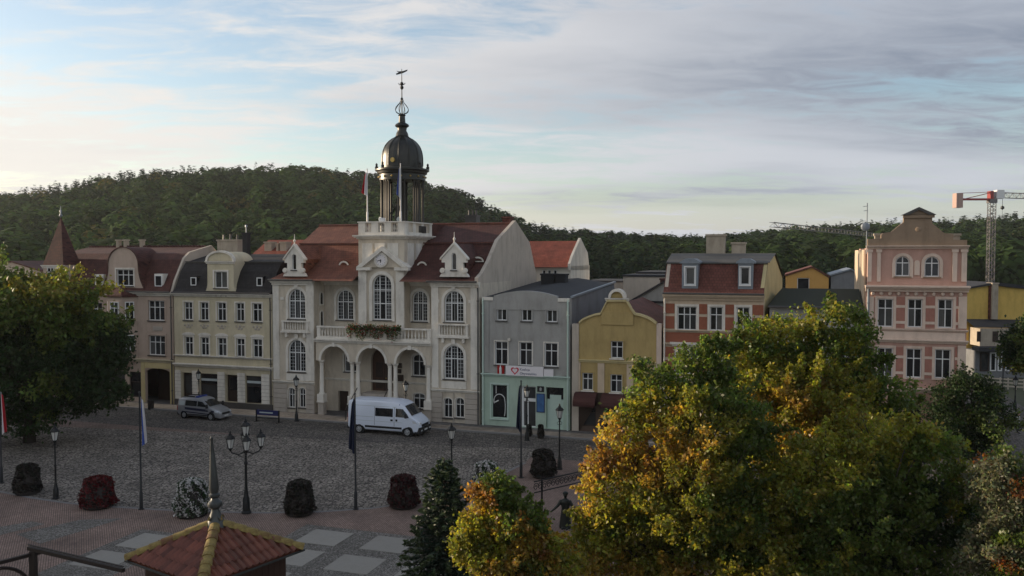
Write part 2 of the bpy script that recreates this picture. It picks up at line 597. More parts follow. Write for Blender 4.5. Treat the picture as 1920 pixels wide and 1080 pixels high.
M_KMOSS = mat("mossy ridge tile", (0.21, 0.155, 0.05), 0.9, 0.5, 9.0, 0.6, 30, rnd=0.25, extra=moss_over_clay)
M_LEAD = mat("weathered zinc finial", (0.07, 0.075, 0.072), 0.45, 0.3, 3.0, 0.1, 20, metal=0.5)
M_CRANER = mat("red crane paint", (0.28, 0.05, 0.045), 0.5, 0.1)
M_CRANEG = mat("grey crane steel", (0.16, 0.15, 0.15), 0.5, 0.15)
M_CRANEW = mat("white crane cab", (0.7, 0.7, 0.7), 0.4, 0.05)
M_CRANEC = mat("pink concrete counterweight", (0.45, 0.31, 0.27), 0.8, 0.1)
M_SKIN = mat("skin", (0.45, 0.28, 0.2), 0.6, 0.05)
M_JACKET = mat("light grey jacket cloth", (0.4, 0.38, 0.36), 0.9, 0.1)
M_TROUSER = mat("dark trouser cloth", (0.02, 0.02, 0.025), 0.9, 0.1)
M_PLANK = mat("pale fence board", (0.5, 0.44, 0.36), 0.8, 0.15)
M_LEAF = leaf_mat("tree leaves", 0.55, 1.25)
M_LEAFD = leaf_mat("dense dark leaves", 0.28, 1.0, 0.55, 0.25)
M_NEEDLE = leaf_mat("fir needles", 0.15)
M_FOREST = leaf_mat("forest foliage", 0.3, 1.0, 0.9, 0.1)
M_PETAL = leaf_mat("flower petals", 0.3)
# ground
M_EARTH = mat("grass and earth", (0.07, 0.075, 0.04), 0.95, 0.3, 0.2, 0.5, 3)
M_COBBLE = paving_mat("grey granite cobbles", (0.21, 0.186, 0.158), (0.35, 0.308, 0.262), (0.045, 0.038, 0.032), 4.4, "cobble", bump=1.0)
M_ROADC = paving_mat("dark setts of the road", (0.11, 0.098, 0.086), (0.22, 0.195, 0.17), (0.04, 0.035, 0.03), 5.2, "cobble", bump=0.9)
M_BROWNP = paving_mat("reddish brown block paving", (0.23, 0.158, 0.128), (0.305, 0.212, 0.172), (0.06, 0.048, 0.042), 1, "brick", rot=ROW_A + rad(45), bump=0.5, row=(0.2, 0.1))
M_GREYSETT = paving_mat("grey small setts", (0.16, 0.15, 0.135), (0.27, 0.255, 0.23), (0.07, 0.062, 0.052), 9.0, "cobble", bump=0.7)
M_PAVE = paving_mat("grey pavement slabs", (0.11, 0.105, 0.10), (0.15, 0.145, 0.14), (0.05, 0.048, 0.045), 1, "brick", rot=ROW_A, row=(0.5, 0.5))
M_SLAB = mat("pale concrete slab", (0.285, 0.27, 0.24), 0.85, 0.22, 1.2, 0.3, 20, 0.5, rnd=0.08)
M_KERB = mat("granite kerb", (0.20, 0.195, 0.19), 0.85, 0.2, 3.0, 0.3, 20)


# ------------------------------------------------------------------ mesh helpers
def link(name, me, parent=None, m=None):
    o = bpy.data.objects.new(name, me)
    COL.objects.link(o)
    if parent is not None:
        o.parent = parent
    if m is not None and me is not None:
        me.materials.append(m)
    return o


def tag(o, label=None, cat=None, group=None, kind=None):
    if label:
        o["label"] = label
    if cat:
        o["category"] = cat
    if group:
        o["group"] = group
    if kind:
        o["kind"] = kind
    return o


def empty(name, loc, rz=0.0, label=None, cat=None, group=None):
    o = bpy.data.objects.new(name, None)
    o.empty_display_size = 0.5
    COL.objects.link(o)
    o.location = loc
    o.rotation_euler = (0, 0, rz)
    return tag(o, label, cat, group)


def copy_tree(o, parent=None):
    c = o.copy()
    COL.objects.link(c)
    c.parent = parent
    for ch in list(o.children):
        copy_tree(ch, c)
    return c


class MB:
    def __init__(self):
        self.v = []
        self.f = []

    def add(self, verts, faces):
        n = len(self.v)
        self.v += [tuple(p) for p in verts]
        self.f += [tuple(i + n for i in f) for f in faces]
        return self

    def box(self, x0, x1, y0, y1, z0, z1):
        return self.add([(x0, y0, z0), (x1, y0, z0), (x1, y1, z0), (x0, y1, z0), (x0, y0, z1), (x1, y0, z1), (x1, y1, z1), (x0, y1, z1)],
                        [(0, 3, 2, 1), (4, 5, 6, 7), (0, 1, 5, 4), (1, 2, 6, 5), (2, 3, 7, 6), (3, 0, 4, 7)])

    def taper(self, x0, x1, y0, y1, z0, z1, d):
        """box whose top is smaller by d on each side"""
        return self.add([(x0, y0, z0), (x1, y0, z0), (x1, y1, z0), (x0, y1, z0), (x0 + d, y0 + d, z1), (x1 - d, y0 + d, z1), (x1 - d, y1 - d, z1), (x0 + d, y1 - d, z1)],
                        [(0, 3, 2, 1), (4, 5, 6, 7), (0, 1, 5, 4), (1, 2, 6, 5), (2, 3, 7, 6), (3, 0, 4, 7)])

    def prism(self, poly, y0, y1, holes=(), reveal=0.2, back=True):
        """polygon in x,z pulled from y0 (front) to y1; holes are openings with reveals"""
        loops = [[Vector((x, z, 0)) for x, z in poly]] + [[Vector((x, z, 0)) for x, z in h] for h in holes]
        tris = tessellate_polygon(loops)
        flat = [p for l in loops for p in l]
        self.add([(p.x, y0, p.y) for p in flat], [tuple(t) for t in tris])
        n = len(poly)
        vs_ = [(x, y0, z) for x, z in poly] + [(x, y1, z) for x, z in poly]
        self.add(vs_, [(i, (i + 1) % n, n + (i + 1) % n, n + i) for i in range(n)])
        if back:
            t2 = tessellate_polygon([loops[0]])
            self.add([(x, y1, z) for x, z in poly], [tuple(t) for t in t2])
        for h in holes:
            k = len(h)
            self.add([(x, y0, z) for x, z in h] + [(x, y0 + reveal, z) for x, z in h], [(i, (i + 1) % k, k + (i + 1) % k, k + i) for i in range(k)])
        return self

    def ring(self, outer, inner, y0, y1):
        """frame between two outlines of equal length, with depth"""
        n = len(outer)
        vv = [(x, y0, z) for x, z in outer] + [(x, y0, z) for x, z in inner] + [(x, y1, z) for x, z in outer] + [(x, y1, z) for x, z in inner]
        ff = []
        for i in range(n):
            j = (i + 1) % n
            ff += [(i, j, n + j, n + i), (i, j, 2 * n + j, 2 * n + i), (n + i, n + j, 3 * n + j, 3 * n + i), (2 * n + i, 2 * n + j, 3 * n + j, 3 * n + i)]
        return self.add(vv, ff)

    def lathe(self, prof, c=(0, 0, 0), n=12, a0=0.0, sx=1.0, sy=1.0):
        vv, ff = [], []
        for r, z in prof:
            for k in range(n):
                a = a0 + 2 * math.pi * k / n
                vv.append((c[0] + r * sx * math.cos(a), c[1] + r * sy * math.sin(a), c[2] + z))
        for i in range(len(prof) - 1):
            for k in range(n):
                j = (k + 1) % n
                ff.append((i * n + k, i * n + j, (i + 1) * n + j, (i + 1) * n + k))
        ff.append(tuple(range(n - 1, -1, -1)))
        ff.append(tuple((len(prof) - 1) * n + k for k in range(n)))
        return self.add(vv, ff)

    def tube(self, pts, rs, n=6):
        pts = [Vector(p) for p in pts]
        if not hasattr(rs, "__len__"):
            rs = [rs] * len(pts)
        vv, ff = [], []
        for i, p in enumerate(pts):
            d = (pts[min(i + 1, len(pts) - 1)] - pts[max(i - 1, 0)])
            if d.length < 1e-6:
                d = Vector((0, 0, 1))
            d.normalize()
            a = d.orthogonal() if abs(d.z) < 0.95 else d.cross(Vector((1, 0, 0)))
            if abs(d.z) < 0.95:
                a = d.cross(Vector((0, 0, 1)))
            a.normalize()
            b = d.cross(a).normalized()
            for k in range(n):
                t = 2 * math.pi * (k + 0.5) / n
                vv.append(p + (a * math.cos(t) + b * math.sin(t)) * rs[i])
        for i in range(len(pts) - 1):
            for k in range(n):
                j = (k + 1) % n
                ff.append((i * n + k, i * n + j, (i + 1) * n + j, (i + 1) * n + k))
        ff.append(tuple(range(n - 1, -1, -1)))
        ff.append(tuple((len(pts) - 1) * n + k for k in range(n)))
        return self.add(vv, ff)

    def sphere(self, c, r, n=8, m=6, s=(1, 1, 1)):
        prof = [(max(r * math.sin(math.pi * i / m), 0.001), -r * math.cos(math.pi * i / m) * s[2]) for i in range(m + 1)]
        return self.lathe(prof, c, n, 0, s[0], s[1])

    def slope(self, levels):
        """levels: list of (xl, xr, y, z); quads between them"""
        for (a, b, y, z), (c, d, y2, z2) in zip(levels[:-1], levels[1:]):
            self.add([(a, y, z), (b, y, z), (d, y2, z2), (c, y2, z2)], [(0, 1, 2, 3)])
        return self

    def mesh(self, name, smooth=False, recalc=True):
        me = bpy.data.meshes.new(name)
        me.from_pydata(self.v, [], self.f)
        if recalc:
            bm = bmesh.new()
            bm.from_mesh(me)
            bmesh.ops.remove_doubles(bm, verts=bm.verts, dist=0.0005)
            bmesh.ops.recalc_face_normals(bm, faces=bm.faces)
            bm.to_mesh(me)
            bm.free()
        if smooth:
            for p in me.polygons:
                p.use_smooth = True
        me.update()
        return me

    def build(self, name, m, parent=None, smooth=False, recalc=True, auto=None):
        me = self.mesh(name, smooth or auto is not None, recalc)
        o = link(name, me, parent, m)
        if auto is not None:
            me.set_sharp_from_angle(angle=rad(auto))
        return o


def rect(x0, x1, z0, z1):
    return [(x0, z0), (x1, z0), (x1, z1), (x0, z1)]


def arch(x0, x1, z0, z1, n=10, rise=None):
    w = (x1 - x0) / 2
    r = w if rise is None else rise
    r = min(r, (z1 - z0) * 0.95)
    c = (x0 + x1) / 2
    pts = [(x0, z0), (x1, z0)]
    for i in range(n + 1):
        a = math.pi * i / n
        pts.append((c + w * math.cos(a), z1 - r + r * math.sin(a)))
    return pts


def text_mesh(name, body, size, m, parent, loc, rot=(math.pi / 2, 0, 0), ext=0.006, align="LEFT", xs=1.0):
    cu = bpy.data.curves.new(name + "_tmp", "FONT")
    cu.body = body
    cu.size = size
    cu.extrude = ext
    cu.align_x = align
    cu.space_character = 1.0
    tmp = bpy.data.objects.new(name + "_tmp", cu)
    COL.objects.link(tmp)
    dg = bpy.context.evaluated_depsgraph_get()
    me = bpy.data.meshes.new_from_object(tmp.evaluated_get(dg))
    me.name = name
    bpy.data.objects.remove(tmp)
    bpy.data.curves.remove(cu)
    me.materials.clear()
    o = link(name, me, parent, m)
    o.location = loc
    o.rotation_euler = rot
    o.scale = (xs, 1, 1)
    return o


# ------------------------------------------------------------------ ground
def sheet(name, pts, z, m, thick=None):
    mb = MB()
    loops = [[Vector((p[0], p[1], 0)) for p in pts]]
    tr = tessellate_polygon(loops)
    mb.add([(p[0], p[1], z) for p in pts], [tuple(t) for t in tr])
    if thick:
        n = len(pts)
        mb.add([(p[0], p[1], z) for p in pts] + [(p[0], p[1], z - thick) for p in pts], [(i, (i + 1) % n, n + (i + 1) % n, n + i) for i in range(n)])
    o = mb.build(name, m)
    o["kind"] = "structure"
    return o


def build_ground():
    g = MB()
    xs = [-3000, -400, -120, 120, 400, 3000]
    ys = [-300, 0, 120, 400, 1200, 3500]
    for i in range(5):
        for j in range(5):
            g.add([(xs[i], ys[j], 0), (xs[i + 1], ys[j], 0), (xs[i + 1], ys[j + 1], 0), (xs[i], ys[j + 1], 0)], [(0, 1, 2, 3)])
    o = g.build("ground", M_EARTH)
    o["kind"] = "structure"
    rp = lambda u, v: row_point(u, v)
    # the whole square in reddish brown blocks
    pts = [rp(-62, -1.5), rp(60, -1.5), rp(60, -75), rp(-62, -75)]
    sheet("square", [(p.x, p.y) for p in pts], 0.004, M_BROWNP)
    # road of dark setts in front of the houses, running on past the pink house
    pts = [rp(-62, -2.6), rp(60, -2.6), rp(60, -9.2), rp(-62, -8.4)]
    sheet("road", [(p.x, p.y) for p in pts], 0.008, M_ROADC)
    pts = [rp(37, 40), rp(43, 40), rp(43, -2.6), rp(37, -2.6)]
    sheet("side_street", [(p.x, p.y) for p in pts], 0.008, M_ROADC)
    # cobbled field with a curved near edge
    edge = [(-60, 905), (0, 922), (60, 934), (130, 944), (200, 950), (300, 956), (400, 960), (500, 962), (600, 960), (700, 953), (790, 940), (860, 922), (930, 895), (985, 868)]
    near = [gr(*e) for e in edge]
    far = [gr(1010, 842), gr(880, 838), gr(700, 829), gr(500, 818), gr(300, 808), gr(100, 800), gr(-60, 795)]
    sheet("cobbled_field", [(p.x, p.y) for p in near + far], 0.012, M_COBBLE)
    # edging of the cobbled field: flush stones
    mb = MB()
    for a, b in zip(near[:-1], near[1:]):
        d = (b - a).normalized()
        n = Vector((-d.y, d.x, 0)) * 0.11
        mb.add([(a - n) + Vector((0, 0, .016)), (b - n) + Vector((0, 0, .016)), (b + n) + Vector((0, 0, .016)), (a + n) + Vector((0, 0, .016))], [(0, 1, 2, 3)])
    o = mb.build("edging_strip", M_KERB)
    o["kind"] = "structure"
    # raised pavement along the houses with a granite kerb
    pv = empty("pavement", row_point(-62, 0), -ROW_A)
    pv["kind"] = "structure"
    MB().box(0, 99, -2.35, 3.0, -0.2, 0.10).build("paving", M_PAVE, pv)
    MB().box(0, 99, -2.6, -2.352, -0.2, 0.115).build("kerb", M_KERB, pv)
    # bands of small grey setts and big pale slabs in the near part of the square
    sq = empty("slab_field", row_point(0, 0), -ROW_A)
    sq["kind"] = "structure"
    c = [gr(545, 1013), gr(597, 993), gr(668, 1002), gr(625, 1027)]
    m = sum(c, Vector()) / 4 - ORG
    u0, v0 = m.dot(UX), m.dot(VY)
    slabs = []
    me = MB().box(-1.05, 1.05, -0.95, 0.95, 0.0, 0.024).mesh("slab")
    me.materials.append(M_SLAB)
    for i, j in ((0, 0), (1.08, .03), (2.15, .05), (0, -1), (1, -1), (2.05, -.97), (-2.45, -1.15), (-2.5, -2.1), (0, -2), (1, -2), (2, -2), (3.1, -.95), (3, -2)):
        o = bpy.data.objects.new("slab", me)
        COL.objects.link(o)
        o.parent = sq
        o.location = (u0 + i * 3.1, v0 + j * 2.7, 0.004)
        o.rotation_euler = (0, 0, random.uniform(-.01, .01))
    MB().box(u0 - 1.9, u0 + 12, v0 - 7.5, v0 + 1.5, -0.1, 0.012).box(u0 - 9.2, u0 - 6.0, v0 - 8, v0 - 1.7, -.1, .012).build("sett_bed", M_GREYSETT, sq)
    # brown diagonal fields with grey sett borders to the left
    for q in ([(30, 1002), (150, 975), (232, 972), (75, 1020)], [(-40, 995), (60, 978), (85, 983), (-10, 1006)]):
        p = [gr(*x) for x in q]
        sheet("sett_band", [(a.x, a.y) for a in p], 0.013, M_GREYSETT)


build_ground()


# ------------------------------------------------------------------ building kit
class Bld:
    def __init__(self, name, label, px, v=0.0, cat="building", group=None):
        self.v0 = v
        self.u0 = fp(px, 600, v)[0]
        self.root = empty(name, row_point(self.u0, v), -ROW_A, label, cat, group)

    def X(self, px, y=0.0):
        return fp(px, 580, self.v0 + y)[0] - self.u0

    def Z(self, px, py, y=0.0):
        return fp(px, py, self.v0 + y)[1]

    def R(self, a, b, c, d, y=0.0):
        """pixel box (left, top, right, bottom) to local x0, x1, z0, z1"""
        m = (a + c) / 2
        return self.X(a, y), self.X(c, y), self.Z(m, d, y), self.Z(m, b, y)


def window(root, r, y, kind="cross", arched=False, surround=None, sill=True, frame=None, rise=None, t=0.075, sw=0.14, glass=None, sillm=None, proud=0.05, name="window"):
    """a window set in an opening: frame with mullions, each pane, sill and surround"""
    frame = frame or M_FRAME
    glass = glass or M_GLASS
    x0, x1, z0, z1 = r
    yf = y + 0.11
    w, h = x1 - x0, z1 - z0
    shape = (lambda a, b, c, d, e=0: arch(a, b, c, d, 10, None if rise is None else max(rise - e, 0.02))) if arched else (lambda a, b, c, d, e=0: rect(a, b, c, d))
    mb = MB()
    mb.ring(shape(x0, x1, z0, z1), shape(x0 + t, x1 - t, z0 + t, z1 - t, t * 0.5), yf, yf + 0.08)
    cols, trs, bars = {"cross": (2, [0.66], 0), "pair": (2, [], 0), "triple": (3, [0.66], 0), "single": (1, [], 0), "tall": (3, [0.60], 1), "big": (3, [0.66, 0.36], 1), "two": (2, [0.5], 0),
                       "top": (2, [0.42], 0), "plain": (1, [0.6], 0)}[kind]
    m = t * 0.42
    arch_h = (w / 2 if rise is None else rise) if arched else 0
    ztop = z1 - t
    xs = [x0 + t + (w - 2 * t) * k / cols for k in range(cols + 1)]
    zs = [z0 + t] + sorted(z0 + h * q for q in trs) + [ztop]

    def top_at(x):
        if not arched:
            return ztop
        rr = arch_h - t * 0.5
        ww = w / 2 - t
        q = max(0.0, 1 - ((x - (x0 + x1) / 2) / ww) ** 2)
        return ztop - rr + rr * math.sqrt(q)
    for x in xs[1:-1]:
        mb.box(x - m, x + m, yf + 0.004, yf + 0.072, z0 + t, top_at(x))
    for z in zs[1:-1]:
        dx = 0.0
        if arched and z > z1 - arch_h:
            q = (z - (z1 - arch_h)) / arch_h
            dx = (w / 2) * (1 - math.sqrt(max(0, 1 - q * q)))
        mb.box(x0 + t + dx, x1 - t - dx, yf + 0.002, yf + 0.074, z - m, z + m)
    o = mb.build(name, frame, root)
    gy = yf + 0.05
    for i in range(cols):
        for j in range(len(zs) - 1):
            a, b, c, d = xs[i], xs[i + 1], zs[j], zs[j + 1]
            pm = MB()
            if j == len(zs) - 2 and arched:
                k = 6
                top = [(b + (a - b) * q / k, max(top_at(b + (a - b) * q / k), c + 0.01)) for q in range(k + 1)]
                pm.prism([(a, c), (b, c)] + top, gy, gy + 0.01)
            else:
                pm.box(a, b, gy, gy + 0.01, c, d)
            pm.build("pane", glass, o)
    if bars:
        bm_ = MB()
        for i in range(cols):
            a, b = xs[i], xs[i + 1]
            if i != 1 or kind == "tall":
                bm_.box((a + b) / 2 - .012, (a + b) / 2 + .012, gy - 0.02, gy - 0.001, z0 + t, top_at((a + b) / 2))
            n = max(3, int(h / 0.28))
            for q in range(1, n):
                z = z0 + t + (h - t) * q / n
                if i == 1 and z < z0 + h * 0.62:
                    continue
                if z < top_at((a + b) / 2) - .05:
                    lo, hi = a, b
                    while lo < hi - .05 and top_at(lo) < z:
                        lo += .03
                    while hi > lo + .05 and top_at(hi) < z:
                        hi -= .03
                    bm_.box(lo, hi, gy - 0.022, gy - 0.001, z - .012, z + .012)
        bm_.build("glazing_bar", M_IRON if kind == "x" else mat("pale glazing bar", (0.55, 0.56, 0.55), 0.5), o)
    if sill:
        MB().box(x0 - 0.09, x1 + 0.09, y - 0.12, y + 0.12, z0 - 0.09, z0 - 0.001).build("sill", sillm or M_PIPE, o)
    if surround:
        s = sw
        MB().ring(shape(x0 - s, x1 + s, z0 - (0.095 if sill else 0.0), z1 + s, -s), shape(x0 - 0.001, x1 + 0.001, z0 - (0.094 if sill else 0), z1 + 0.001), y - proud, y + 0.02).build("surround", surround, o)
    return o


def hole(r, arched=False, rise=None):
    return arch(r[0], r[1], r[2], r[3], 10, rise) if arched else rect(r[0], r[1], r[2], r[3])


def cornice(root, x0, x1, z, y, m, h=0.3, out=0.3, ends=True, name="cornice"):
    mb = MB()
    k = 0.06 if ends else 0
    for i, (o, a, b) in enumerate(((0.35, 0.0, 0.45), (0.7, 0.45, 0.72), (1.0, 0.72, 1.0))):
        mb.box(x0 - k - 0.02 * i, x1 + k + 0.02 * i, y - out * o, y + 0.05, z + h * a, z + h * b - 0.002)
    return mb.build(name, m, root)


_balm = {}


def baluster_mesh(m):
    if m.name not in _balm:
        me = MB().lathe([(0.075, 0), (0.075, 0.08), (0.04, 0.14), (0.085, 0.36), (0.04, 0.72), (0.035, 0.84), (0.075, 0.92), (0.075, 1.0)], n=6).mesh("baluster", True)
        me.materials.append(m)
        _balm[m.name] = me
    return _balm[m.name]


def balustrade(root, x0, x1, z0, z1, y, n, m, piers=True, d=0.22, w=1.0, pier_w=0.22, name="balustrade"):
    mb = MB()
    mb.box(x0 - .03, x1 + .03, y - d / 2 - .04, y + d / 2 + .04, z1 - 0.12, z1)
    mb.box(x0, x1, y - d / 2 - .02, y + d / 2 + .02, z0, z0 + 0.10)
    if piers:
        for x in (x0, x1 - pier_w):
            mb.box(x, x + pier_w, y - d / 2, y + d / 2, z0 + .101, z1 - .121)
    o = mb.build(name, m, root)
    a, b = (x0 + pier_w, x1 - pier_w) if piers else (x0, x1)
    for k in range(n):
        q = bpy.data.objects.new("baluster", baluster_mesh(m))
        COL.objects.link(q)
        q.parent = o
        q.location = (a + (b - a) * (k + 0.5) / n, y, z0 + 0.10)
        q.scale = (w, w, (z1 - z0 - 0.22))
    return o


def pipe(root, x, y, z0, z1, r=0.06, m=None):
    mb = MB().tube([(x, y, z0), (x, y, z1 - .5), (x, y - .04, z1 - .2), (x, y + .1, z1)], r, 6)
    for z in (z0 + 1.2, z0 + 4, z1 - 1.2):
        mb.box(x - r - .02, x + r + .02, y - r - .02, y + .12, z, z + .06)
    return mb.build("drainpipe", m or M_PIPE, root)


def gutter(root, x0, x1, y, z, m=None):
    return MB().tube([(x0, y, z), (x1, y, z)], 0.075, 6).build("gutter", m or M_PIPE, root)


def chimney(root, x0, x1, y0, y1, z0, z1, m, pots=0, name="chimney"):
    o = MB().box(x0, x1, y0, y1, z0, z1 - .15).box(x0 - .07, x1 + .07, y0 - .07, y1 + .07, z1 - .149, z1).build(name, m, root)
    for k in range(pots):
        x = x0 + (x1 - x0) * (k + .5) / pots
        MB().lathe([(0.11, z1 + .001), (0.09, z1 + .45), (0.12, z1 + .5)], (x, (y0 + y1) / 2, 0), 8).build("chimney_pot", M_PIPE, o)
    return o


# ------------------------------------------------------------------ house with the curved gable and bay (far left)
def house_one():
    b = Bld("corner_house", "pinkish beige corner house with round gable, bay window and pointed turret", 86)
    r = b.root
    W = b.X(324.5)
    zc = b.Z(290, 549)
    D = 10.0
    # openings
    wins = []
    cols = [(278, 309)]
    rows = [(563.5, 601), (629, 666)]
    for a, c in cols:
        for t, d in rows:
            wins.append(b.R(a, t, c, d))
    for a in (100, 140, 170):
        for t, d in ((567, 603), (632, 667)):
            wins.append(b.R(a, t, a + 22, d))
    passage = b.R(271, 691, 317, 775)
    passage = (passage[0], passage[1], 0.02, passage[3])
    shop = []
    for a, c in ((100, 140), (150, 195), (205, 232), (240, 262)):
        q = b.R(a, 697, c, 750)
        shop.append((q[0], q[1], 0.5, q[3]))
    holes = [hole(w) for w in wins] + [arch(passage[0], passage[1], passage[2], passage[3], 8, 0.35)] + [hole(s) for s in shop]
    zg = b.Z(290, 679)
    MB().prism(rect(0, W, 0, zc), 0, D, holes, 0.25).build("wall", M_PINKBEIGE, r)
    for w in wins:
        window(r, w, 0, "triple" if w[1] - w[0] > 1.5 else "cross", surround=M_PINKBEIGE)
    for s in shop:
        window(r, s, 0.02, "plain", glass=M_SHOP, frame=M_DARKW, sill=False)
    # the dark passage has a recessed gate
    MB().box(passage[0] + .01, passage[1] - .01, 1.6, 1.7, 0.02, passage[3] - .05).build("passage_gate", M_DARKW, r)
    cornice(r, passage[0] - 3.2, W - .05, zg, -0.02, M_YCREAM, 0.28, 0.22, False, "band")
    x0, x1, z0, z1 = b.R(263, 700, 270, 750)
    MB().box(x0, x1, -0.06, -0.003, 0, zg - .05).box(passage[1] + .02, W - .02, -0.06, -0.003, 0, zg - .05).box(passage[0] - .02, passage[1] + .019, -0.06, -0.003, passage[3] + .02, zg - .05).build("ground_floor_facing", M_YPALE, r)
    cornice(r, 0, W, zc - .28, 0, M_TRIM, 0.34, 0.4, False)
    # plaque between the floors
    x0, x1, z0, z1 = b.R(287, 612, 304, 620)
    MB().box(x0, x1, -0.05, -0.002, z0, z1).box(x0 + .1, x1 - .1, -0.08, -0.051, z0 + .08, z1 - .08).build("plaque", M_PLINTH, r)
    # mansard roof
    zr = b.Z(300, 463, 5.0)
    prof = [(-0.35, zc + .06), (0.25, zc + .9), (1.5, zc + 3.0), (2.3, zc + 3.55), (5.5, zr), (D, zc + .5)]
    mb = MB()
    mb.slope([(-.1, W - .25, y, z) for y, z in prof])
    for x in (-.1, W - .25):
        n = len(prof)
        mb.add([(x, y, z) for y, z in prof] + [(x, D, zc), (x, -.3, zc)], [tuple(range(n + 2))])
    roof = mb.build("roof", M_TILE_MAR, r)
    me = MB().lathe([(.13, 0), (.12, .26), (.16, .3)], n=6).mesh("ridge_tile")
    me.materials.append(M_TILE_MAR)
    n = int((W - .4) / .34)
    for k in range(n):
        o = bpy.data.objects.new("ridge_tile", me)
        COL.objects.link(o)
        o.parent = roof
        o.location = (k * .34, 5.5, zr + .03)
        o.rotation_euler = (0, math.pi / 2, 0)
    # pale fire wall at the right end, rising over the next house
    fw = [(-0.1, zc), (0.35, zc + 1.05), (1.6, zc + 3.12), (2.4, zc + 3.68), (5.5, zr + .14), (9.9, zc + 1.0), (9.9, zc)]
    mb = MB()
    n = len(fw)
    mb.add([(W - .24, y, z) for y, z in fw] + [(W - .01, y, z) for y, z in fw], [tuple(range(n)), tuple(range(2 * n - 1, n - 1, -1))] + [(i, (i + 1) % n, n + (i + 1) % n, n + i) for i in range(n)])
    mb.build("fire_wall", M_BEIGEW, r)
    # curved gable
    gx0, gx1 = b.X(192), b.X(277)
    top = b.Z(235, 464)
    c = (gx0 + gx1) / 2
    hw = (gx1 - gx0) / 2
    nw = hw * 0.66
    prof = [(gx0, zc), (gx1, zc)]
    right = []
    for k in range(0, 9):
        t = k / 8
        right.append((hw - (hw - nw) * (1 - (1 - t) ** 2.2), zc + (top - zc) * 0.62 * t))
    for k in range(1, 10):
        a = math.pi / 2 * k / 9
        right.append((nw * math.cos(a), zc + (top - zc) * (0.62 + 0.38 * math.sin(a))))
    poly = [(c + x, z) for x, z in right] + [(c - x, z) for x, z in reversed(right[:-1])]
    gw = b.R(221, 505, 253, 536)
    MB().prism(poly, -0.10, 2.6, [hole(gw)], 0.25).build("gable", M_PINKBEIGE, r)
    op = [(c + x * 1.035, z + .06) for x, z in right] + [(c - x * 1.035, z + .06) for x, z in reversed(right[:-1])]
    ip = poly
    mb = MB()
    n = len(op)
    for i in range(n - 1):
        mb.add([(op[i][0], -.2, op[i][1]), (op[i + 1][0], -.2, op[i + 1][1]), (ip[i + 1][0], -.2, ip[i + 1][1]), (ip[i][0], -.2, ip[i][1]),
                (op[i][0], 2.7, op[i][1]), (op[i + 1][0], 2.7, op[i + 1][1]), (ip[i + 1][0], -.05, ip[i + 1][1]), (ip[i][0], -.05, ip[i][1])],
               [(0, 1, 2, 3), (0, 1, 5, 4), (3, 2, 6, 7)])
    mb.build("gable_coping", M_TILE_MAR, r)
    window(r, gw, -0.10, "triple", surround=M_TRIM)
    # roof dormer windows
    for q in ((179, 517, 192, 539), (290.5, 516, 304, 537)):
        x0, x1, z0, z1 = b.R(*q)
        d = MB().box(x0 - .1, x1 + .1, 0.1, 1.9, z0 - .1, z1 + .12).build("dormer", M_TRIM, r)
        window(r, (x0, x1, z0, z1), -0.09, "single", sill=False)
    # bay window through two floors, five-sided
    cx = (b.X(205) + b.X(257)) / 2
    bw = (b.X(257) - b.X(205)) / 2
    zb0, zb1 = b.Z(230, 672), b.Z(230, 556)
    plan = [(cx - bw, 0.0), (cx - bw * .5, -1.0), (cx + bw * .5, -1.0), (cx + bw, 0.0)]
    mb = MB()
    mb.add([(x, y, zb0) for x, y in plan] + [(x, y, zb1) for x, y in plan], [(0, 1, 5, 4), (1, 2, 6, 5), (2, 3, 7, 6), (0, 1, 2, 3), (4, 5, 6, 7)])
    mb.add([(x, y, zb0) for x, y in plan] + [(cx - bw * .2, 0, zb0 - .9), (cx + bw * .2, 0, zb0 - .9)], [(0, 1, 4), (1, 2, 5, 4), (2, 3, 5)])
    bay = mb.build("bay", M_PINKBEIGE, r)
    k = 1.12
    pr = [(cx + (x - cx) * k, y * k - .05) for x, y in plan]
    zt = b.Z(235, 541)
    mb = MB().add([(x, y, zb1 + .003) for x, y in pr] + [(x, y, zb1 + .16) for x, y in pr] + [(cx, -0.05, zt + .35)], [(0, 1, 5, 4), (1, 2, 6, 5), (2, 3, 7, 6), (4, 5, 8), (5, 6, 8), (6, 7, 8), (0, 1, 2, 3)])
    mb.build("bay_roof", M_TILE_MAR, bay)
    for (t, d) in ((565, 599), (627, 655)):
        z0, z1 = b.Z(240, d), b.Z(240, t)
        for (pa, pb) in ((plan[0], plan[1]), (plan[1], plan[2]), (plan[2], plan[3])):
            A, Bp = Vector((pa[0], pa[1], 0)), Vector((pb[0], pb[1], 0))
            Ld = (Bp - A).length
            o = window(r, (Ld * .2, Ld * .8, z0, z1), -0.19, "cross" if Ld > .9 else "plain", surround=None)
            ang = math.atan2((Bp - A).y, (Bp - A).x)
            o.location = A
            o.rotation_euler = (0, 0, ang)
    # corner turret with a steep pyramid roof
    ta, tb = b.X(88), b.X(126)
    zt0 = b.Z(110, 497)
    apex = b.Z(113, 407, 1.4)
    t = MB().box(ta, tb, -0.35, 1.7, 0.0, zt0).build("turret", M_PINKBEIGE, r)
    cornice(t, ta, tb, zt0 - .3, -.35, M_TRIM, .3, .2)
    mb = MB()
    e = 0.02
    cc = ((ta + tb) / 2, .67)
    ring_ = [(ta - e, -.35 - e), (tb + e, -.35 - e), (tb + e, 1.7 + e), (ta - e, 1.7 + e)]
    mid = [(cc[0] + (x - cc[0]) * .66, cc[1] + (y - cc[1]) * .66) for x, y in ring_]
